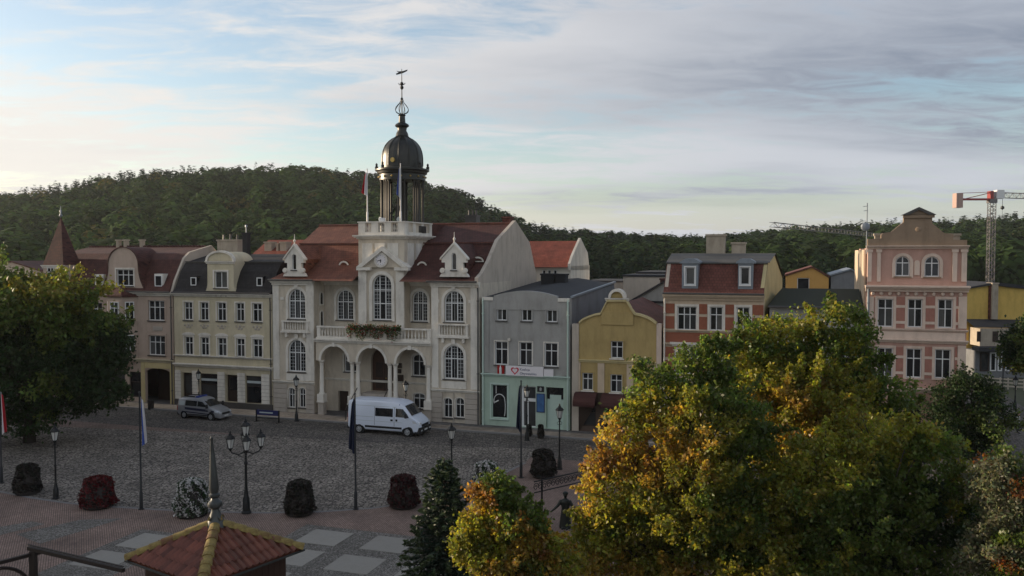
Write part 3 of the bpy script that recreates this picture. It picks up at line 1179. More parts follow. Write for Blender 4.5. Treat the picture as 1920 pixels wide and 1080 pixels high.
    mb.add([(x, y, zt0) for x, y in ring_] + [(x, y, zt0 + 1.5) for x, y in mid] + [(cc[0], cc[1], apex)], [(0, 1, 5, 4), (1, 2, 6, 5), (2, 3, 7, 6), (3, 0, 4, 7), (4, 5, 8), (5, 6, 8), (6, 7, 8), (7, 4, 8), (0, 1, 2, 3)])
    tr = mb.build("turret_roof", M_TILE_MAR, t)
    for a, c2 in ((91, 104), (109, 122)):
        window(r, b.R(a, 500, c2, 530, -.35), -.54, "cross")
    MB().lathe([(.06, 0), (.16, .2), (.05, .4), (.12, .6), (.03, .75), (.02, 1.1)], (cc[0], cc[1], apex - .08), 8).build("turret_finial", M_ZINC, t, True)
    # small chimneys on the ridge
    for px in (218, 232, 262):
        x = b.X(px, 5)
        chimney(r, x - .16, x + .16, 5.3, 5.7, zr - .3, zr + .75, M_CHIM)
    pipe(r, W - .12, -.14, 0.1, zc - .1)
    gutter(r, 0, W - .02, -.42, zc + .1)


house_one()


# ------------------------------------------------------------------ cream house with black mansard
def house_two():
    b = Bld("town_house", "yellowish cream town house with black mansard roof and small arched gable", 326.5)
    r = b.root
    W = b.X(510.5)
    zc = 10.05
    D = 10.0
    colsx = [(345, 361), (375, 391), (407, 424), (442, 458), (473, 491)]
    wins = []
    for i, (a, c) in enumerate(colsx):
        d = i * 0.9
        wins.append((b.R(a, 566 + d * .7, c, 600 + d), 0))
        wins.append((b.R(a, 631 + d * 1.3, c, 665.5 + d * 1.4), 1))
    z1s = b.Z(400, 701)
    shops = []
    xs = [b.X(p) for p in (338.5, 358.5, 373, 406, 421, 443.5, 459, 488.5)]
    for k in range(0, 8, 2):
        shops.append((xs[k], xs[k + 1], 0.62 if k else 0.12, z1s))
    MB().prism(rect(0, W, 0, zc), 0, D, [hole(w) for w, _ in wins] + [hole(s) for s in shops], 0.3).build("wall", M_YCREAM, r)
    for w, k in wins:
        window(r, w, 0, "cross", surround=M_TRIM, sw=.12)
        x0, x1, z0, z1 = w
        if k == 0:     # stucco flower ornament under each upper window
            mb = MB()
            cx = (x0 + x1) / 2
            zz = z0 - .55
            for q in range(3):
                a = rad(90 + 120 * q)
                mb.sphere((cx + .16 * math.cos(a), -.02, zz + .14 * math.sin(a)), .12, 6, 4, (1, .5, 1))
            mb.sphere((cx - .38, -.02, zz + .1), .1, 6, 4, (1, .4, 1)).sphere((cx + .38, -.02, zz + .1), .1, 6, 4, (1, .4, 1))
            mb.build("ornament", M_PLINTH, r)
        else:
            MB().prism(arch(x0 - .22, x1 + .22, z1 + .14, z1 + .40, 8, .24), -.09, -.003).build("window_head", M_TRIM, r)
    # shop fronts and doors
    for k, s in enumerate(shops):
        if k in (0, 2):
            d = MB().box(s[0] + .02, s[1] - .02, .32, .4, s[2] + .02, s[3] - .02).build("door", M_DARKW, r)
            MB().box(s[0] + .18, s[1] - .18, .3, .319, s[2] + 1.0, s[3] - .25).build("door_pane", M_SHOP, d)
        else:
            window(r, s, .04, "plain", glass=M_SHOP, frame=M_DARKW, sill=False, name="shop_window")
            MB().box(s[0] + .1, s[1] - .1, .05, .12, s[3] - .65, s[3] - .45).build("fascia_board", M_GREYP, r)
    # rusticated piers: each block a piece
    me = None
    pier_px = [(326.9, 338), (359, 372.5), (406.5, 420.5), (444, 458.5), (489, 505)]
    for i, (a, c) in enumerate(pier_px):
        x0, x1 = b.X(a) + .03, b.X(c)
        h = (z1s + .2 - .62) / 8
        pr = MB().box(x0 + .03, x1 - .03, -.04, -.003, .12, z1s + .2).build("pier", M_PLINTH, r)
        for k in range(8):
            MB().taper(x0, x1, -.11, -.041, .62 + h * k + .04, .62 + h * (k + 1), .012).build("block", M_TRIM, pr)
    MB().box(.02, W - .02, -.14, -.003, 0.02, .6).build("plinth", M_PIPE, r)
    cornice(r, .05, W - .05, b.Z(420, 690.5), 0, M_TRIM, .30, .35, False, "band")
    cornice(r, .05, W - .05, b.Z(420, 671.5), 0, M_TRIM, .16, .22, False, "band")
    cornice(r, .05, W - .05, zc - .22, 0, M_TRIM, .3, .38, False)
    # gable
    gx0, gx1 = b.X(385), b.X(446)
    c = (gx0 + gx1) / 2
    hw0 = (gx1 - gx0) / 2
    hw = (b.X(440) - b.X(391)) / 2
    zs_, top = b.Z(416, 493), b.Z(416, 472)
    right = [(hw0 * (1 - .0) , zc + .05)]
    for k in range(1, 7):
        t = k / 6
        right.append((hw + (hw0 - hw) * (1 - t) ** 2, zc + .05 + 1.0 * t))
    right.append((hw, zs_))
    for k in range(1, 9):
        a = math.pi / 2 * k / 8
        right.append((hw * math.cos(a), zs_ + (top - zs_) * math.sin(a)))
    poly = [(c + x, z) for x, z in right] + [(c - x, z) for x, z in reversed(right[:-1])]
    gw = b.R(404, 509, 428, 540)
    MB().prism(poly, -.08, 2.8, [hole(gw)], .25).build("gable", M_YCREAM, r)
    cornice(r, c - hw - .05, c + hw + .05, zs_ - .08, -.08, M_TRIM, .22, .2, True, "gable_cornice")
    arcp = arch(c - hw - .12, c + hw + .12, zs_ + .15, top + .12, 12, top - zs_ - .05)
    arci = arch(c - hw + .06, c + hw - .06, zs_ + .15, top - .06, 12, top - zs_ - .22)
    MB().ring(arcp, arci, -.2, .1).build("gable_coping", M_TRIM, r)
    window(r, gw, -.08, "pair", surround=M_TRIM)
    x0, x1, z0, z1 = b.R(405, 545, 428, 558)
    mb = MB()
    for q in range(5):
        mb.sphere((x0 + (x1 - x0) * (q + .5) / 5, -.1, z0 + .12 * (q % 2) + .2), .15, 6, 4, (1, .4, 1))
    mb.build("ornament", M_PLINTH, r)
    # roof
    zt = b.Z(400, 492, 1.6)
    prof = [(-.3, zc + .09), (.15, zc + .5), (.9, zc + 2.0), (1.6, zt), (5.2, zt + .75), (D, zc + 1.2)]
    mb = MB()
    mb.slope([(.05, W - .05, y, z) for y, z in prof])
    for x in (.05, W - .05):
        mb.add([(x, y, z) for y, z in prof] + [(x, D, zc), (x, -.3, zc)], [tuple(range(len(prof) + 2))])
    mb.build("roof", M_TILE_BLK, r)
    cornice(r, .1, W - .1, zt - .04, 1.62, M_PIPE, .14, .16, False, "roof_edge")
    for q in ((354, 520, 364.5, 535.5), (478, 520.5, 488.5, 536.5)):
        x0, x1, z0, z1 = b.R(*q)
        d = MB().box(x0 - .09, x1 + .09, .35, 1.7, z0 - .1, z1 + .1).build("dormer", M_TILE_BLK, r)
        window(r, (x0, x1, z0, z1), .16, "single", sill=False)
    # chimneys
    x0, x1, z0, z1 = b.R(409, 449, 447, 485, 6)
    chimney(r, x0, x1, 6, 7, zt, z1, M_CHIM, 3)
    x0, x1, z0, z1 = b.R(456, 436, 465, 490, 4)
    ch = chimney(r, x0, x1, 4, 4.5, zt, z1, M_CHIMD)
    MB().lathe([(.05, z1 + .001), (.05, z1 + .5), (.12, z1 + .52), (.1, z1 + .7), (.02, z1 + .72)], ((x0 + x1) / 2, 4.25, 0), 8).build("chimney_cowl", M_ZINC, ch)
    pipe(r, W - .12, -.14, .1, zc - .1)
    gutter(r, .05, W - .05, -.37, zc + .12)


house_two()


# ------------------------------------------------------------------ town hall
def town_hall():
    b = Bld("town_hall", "cream town hall with arcade, clock gable and tall domed tower", 512, cat="town hall")
    r = b.root
    W = b.X(899.5)
    zc = 11.25
    REC = 1.7                       # recess of the middle part
    TY = 0.55                       # front of the tower
    xl, xr = b.X(589), b.X(809)
    P = b.R
    zplL = 2.55
    # ---- side bays
    for side in (0, 1):
        if side == 0:
            x0, x1 = 0.0, xl
            up, low = P(541, 541.5, 573, 598), P(540, 637, 573, 697)
            bas = [P(539.5, 727, 551.5, 764), P(559.5, 727, 571.5, 764)]
            bal = P(531, 601, 580, 623)
        else:
            x0, x1 = xr, W
            up, low = P(833, 545, 870, 604), P(832, 647, 870, 711)
            bas = [P(831.5, 746, 847.5, 783), P(853.5, 746, 870, 783)]
            bal = P(823, 607, 879, 633)
        holes = [hole(up, True), hole(low, True)] + [hole(q, True, .25) for q in bas]
        MB().prism(rect(x0, x1, 0, zc), 0, REC + 6, holes, .3).build("wall", M_CREAM, r)
        window(r, up, 0, "tall", True, M_TRIM, sw=.22, proud=.09, t=.095)
        window(r, low, 0, "tall", True, M_TRIM, sw=.22, proud=.09, t=.095)
        for q in bas:
            window(r, q, 0, "cross", True, M_TRIM, rise=.25, sw=.08, t=.06)
        # raised plaster panels and corner strips
        for (a, c) in ((x0 + .02, x0 + .62), (x1 - .75, x1 - .02)):
            MB().box(a, c, -.07, -.003, zplL + .3, zc - .3).build("pilaster_strip", M_TRIM, r)
        for (a, c) in ((up[0] - .75, up[0] - .4), (up[1] + .4, up[1] + .75)):
            MB().box(a, c, -.074, -.003, up[3] - .95, up[3] - .72).build("impost", M_TRIM, r)
        MB().box(x0 + .75, x1 - .88, -.06, -.003, up[3] + .34, up[3] + .46).build("string_course", M_TRIM, r)
        kz = up[3] + .1
        for q in (up, low):
            MB().box((q[0] + q[1]) / 2 - .16, (q[0] + q[1]) / 2 + .16, -.17, -.09, q[3] + .1, q[3] + .5).build("keystone", M_TRIM, r)
        balustrade(r, bal[0], bal[1], bal[2] + .12, bal[3], -.16, 9, M_TRIM, True, .2, .8, .2, "window_balustrade")
        MB().box(bal[0] - .1, bal[1] + .1, -.34, -.003, bal[2] - .02, bal[2] + .115).box(bal[0] + .3, bal[0] + .5, -.26, -.003, bal[2] - .4, bal[2] - .021).box(bal[1] - .5, bal[1] - .3, -.26, -.003, bal[2] - .4, bal[2] - .021).build("balcony_slab", M_TRIM, r)
        # plain apron panel under the lower window
        MB().box(low[0] - .2, low[1] + .2, -.06, -.003, low[2] - .75, low[2] - .16).build("apron_panel", M_TRIM, r)
        # rusticated plinth: courses of long blocks, cut around the basement windows
        zs_ = [0.02 + (zplL - .05) * k / 6 for k in range(7)]
        cuts = [x0 + .02] + [v for q in bas for v in (q[0] - .1, q[1] + .1)] + [x1 - .02]
        for k in range(6):
            for j in range(0, len(cuts) - 1):
                inside = j % 2 == 1
                if inside and zs_[k + 1] > bas[0][2] - .12 and zs_[k] < bas[0][3] + .1:
                    continue
                MB().box(cuts[j] + (.004 if inside else 0), cuts[j + 1] - (.004 if inside else 0), -.10, -.003, zs_[k], zs_[k + 1] - .03).build("plinth_block", M_PLINTH, r)
        cornice(r, x0, x1, zplL, 0, M_TRIM, .2, .2, False, "plinth_cornice")
        cornice(r, x0, x1, zc - .3, 0, M_TRIM, .42, .5, side == 5)
    # ---- recessed middle wall
    up1, up2 = P(631.5, 543, 663, 600, REC), P(773, 545, 802, 603, REC)
    lo1 = P(645, 665, 668, 697, REC)
    lo2 = P(773, 664, 797, 705, REC)
    lo3 = P(774, 737, 796, 766, REC)
    door = P(703, 655, 732, 748, REC)
    door = (door[0] - .4, door[1] + .4, 2.0, door[3] + .2)
    door2 = P(633, 733, 652, 778, REC)
    door2 = (door2[0], door2[1], .02, door2[3])
    MB().prism(rect(xl + .003, xr - .003, 0, zc), REC, REC + 6,
               [hole(up1, True), hole(up2, True), hole(lo1), hole(lo2, True, .3), hole(lo3, True, .2), hole(door, True), hole(door2)], .3).build("wall", M_CREAM, r)
    for q in (up1, up2):
        window(r, q, REC, "tall", True, M_TRIM, sw=.22, proud=.09, t=.095)
    window(r, lo1, REC, "cross", surround=M_TRIM)
    window(r, lo2, REC, "cross", True, M_TRIM, rise=.3)
    window(r, lo3, REC, "cross", True, M_TRIM, rise=.2, sw=.08)
    d = MB().prism(arch(door[0] + .02, door[1] - .02, door[2], door[3] - .02), REC + .25, REC + .33).build("door", M_DOOR, r)
    mb = MB()
    c = (door[0] + door[1]) / 2
    for s in (-1, 1):
        for (a, e) in ((.2, .95), (1.15, 2.4)):
            mb.box(min(c + s * .14, c + s * .78), max(c + s * .14, c + s * .78), REC + .21, REC + .249, door[2] + a, door[2] + e)
    mb.box(c - .03, c + .03, REC + .20, REC + .249, door[2], door[3] - .9)
    mb.build("door_panel", M_DARKW, d)
    MB().sphere((c + .2, REC + .17, door[2] + 1.1), .07, 8, 6).build("door_knob", M_GOLD, d)
    MB().box(door2[0] + .02, door2[1] - .02, REC + .25, REC + .3, .03, door2[3] - .02).build("basement_door", M_DARKW, r)
    cornice(r, xl + .01, xr - .01, zc - .3, REC, M_TRIM, .42, .5, False)
    cornice(r, xl + .01, xr - .01, 2.75, REC, M_TRIM, .18, .16, False, "plinth_cornice")
    # notice boards beside the door
    for q in ((745, 681, 752, 690), (745, 692, 751, 700), (744, 703, 755, 717)):
        x0, x1, z0, z1 = P(*q, REC - .1)
        MB().box(x0, x1, REC - .12, REC - .01, z0, z1).build("notice_board", M_DARKW, r)
    # two small openings in the side wall of the left bay
    for z0, z1 in ((7.0, 8.7), (9.3, 10.3)):
        MB().prism(arch(-.22, .22, z0, z1, 8), -.02, .03).build("niche_window", M_GLASS, r).matrix_local = Matrix.Translation((xl + .012, 1.1, 0)) @ Matrix.Rotation(math.pi / 2, 4, "Z")
        o = MB().ring(arch(-.32, .32, z0 - .1, z1 + .1, 8), arch(-.22, .22, z0, z1, 8), -.09, -.021).build("niche_frame", M_TRIM, r)
        o.matrix_local = Matrix.Translation((xl + .012, 1.1, 0)) @ Matrix.Rotation(math.pi / 2, 4, "Z")
    # ---- arcade in front of the recess
    PY0, PY1 = -.35, .25
    zs_ = b.Z(695, 680, PY0)          # springing
    ztop = b.Z(700, 645, PY0)
    ax0, ax1 = b.X(591.5, PY0), b.X(807, PY0)
    arcs = [(b.X(601, PY0), b.X(651.5, PY0)), (b.X(670.5, PY0), b.X(722, PY0)), (b.X(742.5, PY0), b.X(795, PY0))]
    poly = [(ax0, ztop), (ax0, zs_)]
    for a, e in arcs:
        rr = (e - a) / 2
        for k in range(15):
            t = math.pi * (1 - k / 14)
            poly.append(((a + e) / 2 + rr * math.cos(t), zs_ + rr * math.sin(t)))
    poly += [(ax1, zs_), (ax1, ztop)]
    MB().prism(poly, PY0, PY1).build("arcade_wall", M_CREAM, r)
    for a, e in arcs:
        rr = (e - a) / 2
        cx = (a + e) / 2
        mb = MB()
        for k in range(14):
            t0, t1 = math.pi * k / 14, math.pi * (k + 1) / 14
            q = [(cx + R * math.cos(t), zs_ + R * math.sin(t)) for t in (t0, t1) for R in (rr, rr + .2)]
            mb.add([(x, y, z) for y in (PY0 - .07, PY0 - .002) for x, z in q], [(0, 1, 3, 2), (1, 3, 7, 5), (0, 2, 6, 4)])
        mb.build("arch_moulding", M_TRIM, r)
        MB().box(cx - .14, cx + .14, PY0 - .2, PY0 - .071, zs_ + rr - .05, ztop - .02).build("keystone", M_TRIM, r)
    cornice(r, ax0, ax1, ztop, PY0, M_TRIM, .28, .3, True, "balcony_cornice")
    MB().box(ax0, ax1, PY0, REC + .05, ztop + .285, ztop + .40).build("balcony_floor", M_TRIM, r)
    # columns on pedestals
    for px, tp, bt in ((599, 676, 739), (656.5, 678, 743), (667.3, 678.5, 743.5), (727.5, 682.5, 747), (738, 683, 747.5), (800.3, 685, 752)):
        x = b.X(px, PY0)
        zb = b.Z(px, bt, PY0)
        col = MB().lathe([(.24, zb), (.24, zb + .08), (.19, zb + .16), (.185, zb + .9), (.155, zs_ - .42), (.155, zs_ - .36), (.19, zs_ - .33), (.155, zs_ - .28), (.24, zs_ - .12), (.26, zs_ - .1), (.26, zs_ - .005)], (x, -.06, 0), 12).build("column", M_TRIM, r, auto=40)
        MB().box(x - .30, x + .30, -.36, .24, zb - .62, zb - .002).box(x - .34, x + .34, -.40, .28, zb - .70, zb - .621).build("pedestal", M_TRIM, col)
        MB().box(x - .26, x + .26, -.30, .22, 0.0, zb - .701).build("pier", M_PLINTH, col)
    # balustrade of the balcony
    zb0, zb1 = ztop + .40, ztop + .40 + .95
    secs = [(593, 655, 9), (659, 724, 10), (728, 807, 10)]
    for i, (a, e, n) in enumerate(secs):
        balustrade(r, b.X(a, PY0), b.X(e, PY0) - .02, zb0 + .003, zb1, PY0 + .2, n, M_TRIM, True, .26, 1.0, .3, "balcony_balustrade")
    # steps and platform behind the middle arch
    mb = MB()
    sx0, sx1 = arcs[1][0] - .1, arcs[1][1] + .1
    for k in range(10):
        mb.box(sx0, sx1, -2.4 + .3 * k, REC - .01 + (0 if k else 0), .0 + .2 * k + (.0 if k == 0 else .001), .2 * (k + 1))
    mb.build("stair", M_PLINTH, r)
    MB().tube([(sx1 + .05, -2.2, 1.0), (sx1 + .05, .4, 3.0)], .035, 6).tube([(sx1 + .05, -2.2, .02), (sx1 + .05, -2.2, 1.0)], .03, 6).tube([(sx0 - .05, -2.2, 1.0), (sx0 - .05, .4, 3.0)], .035, 6).tube([(sx0 - .05, -2.2, .02), (sx0 - .05, -2.2, 1.0)], .03, 6).build("stair_railing", M_IRON, r)
    # ---- tower body
    tx0, tx1 = b.X(673, TY), b.X(759, TY)
    TD = 5.6
    tw = P(699, 514.5, 735, 600, TY)
    zt1 = b.Z(716, 448, TY)
    MB().prism(rect(tx0, tx1, ztop + .2, zt1), TY, TY + TD, [hole(tw, True)], .35).build("tower", M_CREAM, r)
    window(r, tw, TY, "big", True, M_TRIM, sw=.28, proud=.12, t=.09)
    for (a, e) in ((tx0 + .02, tx0 + .75), (tx1 - .75, tx1 - .02)):
        MB().box(a, e, TY - .12, TY - .003, ztop + .5, b.Z(716, 504, TY)).build("tower_pilaster", M_TRIM, r)
    # panels of the upper stage
    for k in range(3):
        a = tx0 + .35 + k * (tx1 - tx0 - .7) / 3
        e = a + (tx1 - tx0 - .7) / 3 - .2
        MB().box(a, e, TY - .06, TY - .003, b.Z(716, 497, TY), zt1 - .35).build("tower_panel", M_TRIM, r)
    for k in range(3):
        a = TY + .5 + k * 1.6
        MB().box(tx1 + .003, tx1 + .06, a, a + 1.2, b.Z(760, 500, TY), zt1 - .35).build("tower_panel", M_TRIM, r)
    # clock gable
    gx0, gx1 = b.X(669, TY - .4), b.X(766, TY - .4)
    gz0, gz1 = b.Z(716, 501, TY - .4), b.Z(715, 462, TY - .4)
    gc = (gx0 + gx1) / 2
    MB().prism([(gx0 + .5, gz0 - .02), (gx1 - .5, gz0 - .02), (gc, gz1 - .35)], TY - .22, TY - .061).build("clock_gable", M_CREAM, r)
    for s in (-1, 1):
        e = gx0 if s < 0 else gx1
        mb = MB().prism([(e, gz0), (e + (-s) * .55, gz0), (gc, gz1 - .36), (gc, gz1)], TY - .5, TY + .35)
        mb.box(min(e, e - s * 1.25), max(e, e - s * 1.25), TY - .45, TY - .003, gz0 - .26, gz0 - .003)
        mb.build("gable_moulding", M_TRIM, r)
    cc = P(715, 487, 716, 488, TY - .25)
    cz = (cc[2] + cc[3]) / 2
    clk = MB().lathe([(.62, 0), (.62, .10), (.46, .12), (.46, .06)], (0, 0, 0), 24).build("clock", M_TRIM, r)
    clk.location = (cc[0], TY - .222, cz)
    clk.rotation_euler = (math.pi / 2, 0, 0)
    MB().lathe([(.45, .061), (.45, .085)], n=24).build("clock_face", M_WHITEP, clk)
    mb = MB()
    for k in range(12):
        a = 2 * math.pi * k / 12
        mb.box(.38 * math.cos(a) - .02, .38 * math.cos(a) + .02, .38 * math.sin(a) - .02, .38 * math.sin(a) + .02, .086, .092)
    mb.build("hour_mark", M_IRON, clk)
    for a, ln, w in ((rad(265), .22, .035), (rad(195), .36, .025)):
        h = MB().box(-.04, ln, -w, w, .093, .105).build("clock_hand", M_IRON, clk)
        h.rotation_euler = (0, 0, a)
    # tower cornice and parapet
    mb = MB()
    for i, (o, a, e) in enumerate(((.12, 0, .12), (.28, .12, .22), (.38, .22, .32))):
        mb.box(tx0 - o, tx1 + o, TY - o, TY + TD + o, zt1 + a + .002, zt1 + e)
    mb.build("tower_cornice", M_TRIM, r)
    pz0, pz1 = zt1 + .32, b.Z(716, 415, TY)
    mb = MB()
    mb.box(tx0, tx1, TY, TY + TD, pz0 + .002, pz0 + .25)
    pw = .62
    for x in (tx0, tx0 + (tx1 - tx0 - pw) / 3, tx0 + (tx1 - tx0 - pw) * 2 / 3, tx1 - pw):
        mb.box(x, x + pw, TY, TY + .4, pz0 + .251, pz1 - .1)
    for k in range(4):
        y = TY + (TD - .5) * k / 3
        mb.box(tx1 - .4, tx1 - .003, y + .401 if k == 0 else y, y + .5 + (.3 if k == 0 else 0), pz0 + .251, pz1 - .1)
        mb.box(tx0 + .003, tx0 + .4, y + .401 if k == 0 else y, y + .5 + (.3 if k == 0 else 0), pz0 + .251, pz1 - .1)
    mb.box(tx0 - .06, tx1 + .06, TY - .06, TY + .45, pz1 - .099, pz1)
    mb.box(tx1 - .45, tx1 + .06, TY + .451, TY + TD, pz1 - .099, pz1)
    mb.box(tx0 - .06, tx0 + .45, TY + .451, TY + TD, pz1 - .099, pz1)
    par = mb.build("tower_parapet", M_TRIM, r)
    for k in range(3):
        a = tx0 + pw + k * (tx1 - tx0 - pw) / 3
        e = a + (tx1 - tx0 - pw) / 3 - pw
        for q in range(4):
            o = bpy.data.objects.new("baluster", baluster_mesh(M_TRIM))
            COL.objects.link(o)
            o.parent = par
            o.location = (a + (e - a) * (q + .5) / 4, TY + .2, pz0 + .25)
            o.scale = (.7, .7, pz1 - .1 - pz0 - .25)
    for k in range(3):
        a = TY + .6 + (TD - .5) * k / 3
        MB().box(tx1 - .3, tx1 - .12, a, a + 1.3, pz0 + .252, pz1 - .102).build("parapet_panel", M_CREAM, par)
    # ---- open lantern with columns, dome and spire
    cy = 4.4
    cx = b.X(755.5, cy)
    zp = pz1 - .3
    zA = b.Z(755, 339, cy)           # top of columns
    zB = b.Z(755, 320, cy)           # dome base
    RR = 46 / 1600 * 73.5
    MB().lathe([(RR - .05, zp - .6), (RR - .05, zp), (RR - .2, zp + .02)], (cx, cy, 0), 24).build("lantern_base", M_DOME, r)
    for k in range(8):
        a = rad(22.5 + 45 * k)
        for s in (-1, 0, 1):
            aa = a + s * rad(8.5)
            MB().lathe([(.16, zp + .021), (.16, zp + .12), (.115, zp + .2), (.10, zA - .2), (.155, zA - .08), (.155, zA - .003)], (cx + (RR - .35) * math.cos(aa), cy + (RR - .35) * math.sin(aa), 0), 8).build("lantern_column", mat("dull bronze column", (0.06, 0.056, 0.048), 0.55, 0.3, 3, metal=.4), r, auto=40)
    MB().lathe([(.001, zA), (RR - .5, zA), (RR - .12, zA + .002), (RR - .12, zA + .5), (RR + .02, zA + .56), (RR + .06, zA + .75), (RR + .22, zB - .05), (RR + .22, zB + .08), (RR - .1, zB + .15)], (cx, cy, 0), 32).build("lantern_entablature", M_DOME, r, auto=35)
    me = MB().sphere((0, 0, 0), .11, 6, 4, (1, 1, .8)).mesh("boss", True)
    me.materials.append(M_GOLD)
    for k in range(16):
        a = 2 * math.pi * k / 16
        o = bpy.data.objects.new("boss", me)
        COL.objects.link(o)
        o.parent = r
        o.location = (cx + (RR - .1) * math.cos(a), cy + (RR - .1) * math.sin(a), zA + .28)
    for k in range(8):
        a = rad(22.5 + 45 * k)
        MB().lathe([(.14, zB + .081), (.16, zB + .3), (.08, zB + .38), (.12, zB + .5), (.03, zB + .62)], (cx + (RR + .08) * math.cos(a), cy + (RR + .08) * math.sin(a), 0), 6).build("acroterion", M_DOME, r)
    zN = b.Z(755, 254, cy)
    H = zN - zB
    R0 = 39 / 1600 * 73.5
    prof = [(R0 * 1.0, zB + .1), (R0 * 1.0, zB + .35)]
    for k in range(1, 15):
        t = k / 14
        rr = R0 * (1 - t ** 3.5) ** .74
        prof.append((max(rr, .42), zB + .35 + (H - .35) * t))
    dome = MB().lathe(prof, (cx, cy, 0), 24).build("dome", M_DOME, r, auto=30)
    for k in range(12):
        a = 2 * math.pi * (k + .5) / 12
        MB().tube([(cx + (q[0] + .01) * math.cos(a), cy + (q[0] + .01) * math.sin(a), q[1]) for q in prof[1:]], .045, 5).build("dome_rib", M_DOME, dome)
    # round dormer on the front of the dome
    MB().lathe([(.2, 0), (.2, .4), (.14, .42)], n=12).build("dome_window", M_GOLD, dome).matrix_local = Matrix.Translation((cx, cy - R0 - .12, zB + .75)) @ Matrix.Rotation(-math.pi / 2, 4, "X")
    z = zN - .05
    MB().lathe([(.55, z), (.5, z + .25), (.38, z + .45), (.42, z + .7), (.62, z + .85), (.56, z + 1.0), (.3, z + 1.15), (.26, z + 1.7), (.34, z + 1.78), (.2, z + 1.9)], (cx, cy, 0), 16).build("spire_neck", M_DOME, r, auto=40)
    zq0, zq1, ztip = z + 1.85, b.Z(755, 188, cy), b.Z(755, 129, cy)
    cage = []
    for k in range(8):
        a = 2 * math.pi * k / 8
        pts = []
        for i in range(11):
            t = i / 10
            q = .14 + .52 * math.sin(math.pi * min(1, t * 1.15) ** .75) * (1 - t * .35)
            pts.append((cx + max(q, .05) * math.cos(a), cy + max(q, .05) * math.sin(a), zq0 + (zq1 - zq0) * t))
        MB().tube(pts, .028, 5).build("cage_rib", M_IRON, r)
    MB().lathe([(.05, zq0), (.05, zq1), (.14, zq1 + .1), (.05, zq1 + .25), (.04, zq1 + .9), (.16, zq1 + 1.05), (.16, zq1 + 1.15), (.04, zq1 + 1.3), (.025, ztip)], (cx, cy, 0), 8).build("spire_rod", M_IRON, r)
    zv = b.Z(755, 136, cy)
    mb = MB().prism([(-.55, zv - .05), (-.5, zv - .16), (.1, zv - .05), (.5, zv + .1), (.55, zv + .22), (.1, zv + .12), (-.3, zv + .12), (-.52, zv + .2), (-.3, zv + .02)], -.02, .02)
    o = mb.build("weather_vane", M_IRON, r)
    o.location = (cx, cy, 0)
    zv = b.Z(755, 157, cy)
    MB().sphere((cx, cy, zv), .16, 8, 6).tube([(cx - .32, cy, zv + .05), (cx - .2, cy, zv - .08), (cx + .2, cy, zv - .08), (cx + .32, cy, zv + .05)], .035, 5).build("spire_orb", M_IRON, r)
    # loudspeakers and floodlight on the parapet
    for dx in (-.9, .35):
        o = MB().lathe([(.05, 0), (.08, .12), (.24, .42)], n=10).build("loudspeaker", M_GREYP, r)
        o.location = (cx + dx + .5, TY + 1.2, pz1 + .25)
        o.rotation_euler = (rad(100), 0, rad(-30 if dx < 0 else 40))
    MB().box(b.X(711, TY), b.X(719, TY), TY + .1, TY + .5, pz1 + .002, pz1 + .3).build("floodlight", M_CRANEW, r)
    # ---- roofs
    tcx = (tx0 + tx1) / 2
    lv = [(-.55, zc + .10), (.7, zc + .62), (2.2, zc + 1.5), (4.4, zc + 3.2), (9.2, b.Z(700, 423, 9.2))]
    xl_ = [-.15, .35, 1.0, b.X(563, 4.4), b.X(600, 9.2)]
    bk = [(13.4, zc + 3.1), (15.6, zc + .1)]
    bx = [b.X(600, 9.2) - 1.2, -.15]
    mb = MB().slope([(x, tx0 - .01, y, z) for x, (y, z) in zip(xl_, lv)])
    mb.slope([(xl_[-1], tcx, *lv[-1]), (bx[0], tcx, *bk[0]), (bx[1], tcx, *bk[1])])
    pl = [(x, y, z) for x, (y, z) in zip(xl_, lv)]
    pb = [(x, y, z) for x, (y, z) in zip(bx[::-1], bk[::-1])]
    mb.add([pl[0], pl[1], pl[2], pl[3], pb[1], pb[0]], [(0, 1, 5), (1, 2, 5), (2, 4, 5), (2, 3, 4)])
    mb.add([pl[3], pl[4], pb[1]], [(0, 1, 2)])
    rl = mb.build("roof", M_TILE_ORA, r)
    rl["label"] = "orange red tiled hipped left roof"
    xr_ = W - .32
    mb = MB().slope([(tx1 + .01, xr_, y, z) for y, z in lv]).slope([(tcx + .005, xr_, *lv[-1]), (tcx + .005, xr_, *bk[0]), (tcx + .005, xr_, *bk[1])])
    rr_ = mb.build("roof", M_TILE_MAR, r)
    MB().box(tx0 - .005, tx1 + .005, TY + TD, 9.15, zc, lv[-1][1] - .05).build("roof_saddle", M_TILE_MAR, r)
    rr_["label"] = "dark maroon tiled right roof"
    MB().tube([(xl_[-1], 9.2, lv[-1][1] + .05), (W - .4, 9.2, lv[-1][1] + .05)], .12, 6).build("ridge", M_TILE_MID, r)
    MB().box(xl_[3] + .05, W - .4, 4.22, 4.40, lv[3][1] + .02, lv[3][1] + .12).build("roof_break", M_TILE_MID, r)
    # right end fire wall in the mansard profile
    fw = [(-.3, zc - .3), (-.3, zc + .45), (.8, zc + .85), (2.3, zc + 1.8), (4.45, zc + 3.5), (9.2, lv[-1][1] + .3), (13.5, zc + 3.4), (15.7, zc + .3), (15.7, zc - 3)]
    n = len(fw)
    MB().add([(W - .31, y, z) for y, z in fw] + [(W - .01, y, z) for y, z in fw], [tuple(range(n)), tuple(range(2 * n - 1, n - 1, -1))] + [(i, (i + 1) % n, n + (i + 1) % n, n + i) for i in range(n)]).build("fire_wall", M_BEIGEW, r)
    MB().box(W - 6, W - .02, 8.3, 15.6, 0, zc).box(.02, 6, 8.3, 15.6, 0, zc).build("rear_wing", M_CREAM, r)
    gutter(r, -.1, xl + .2, -.58, zc + .14)
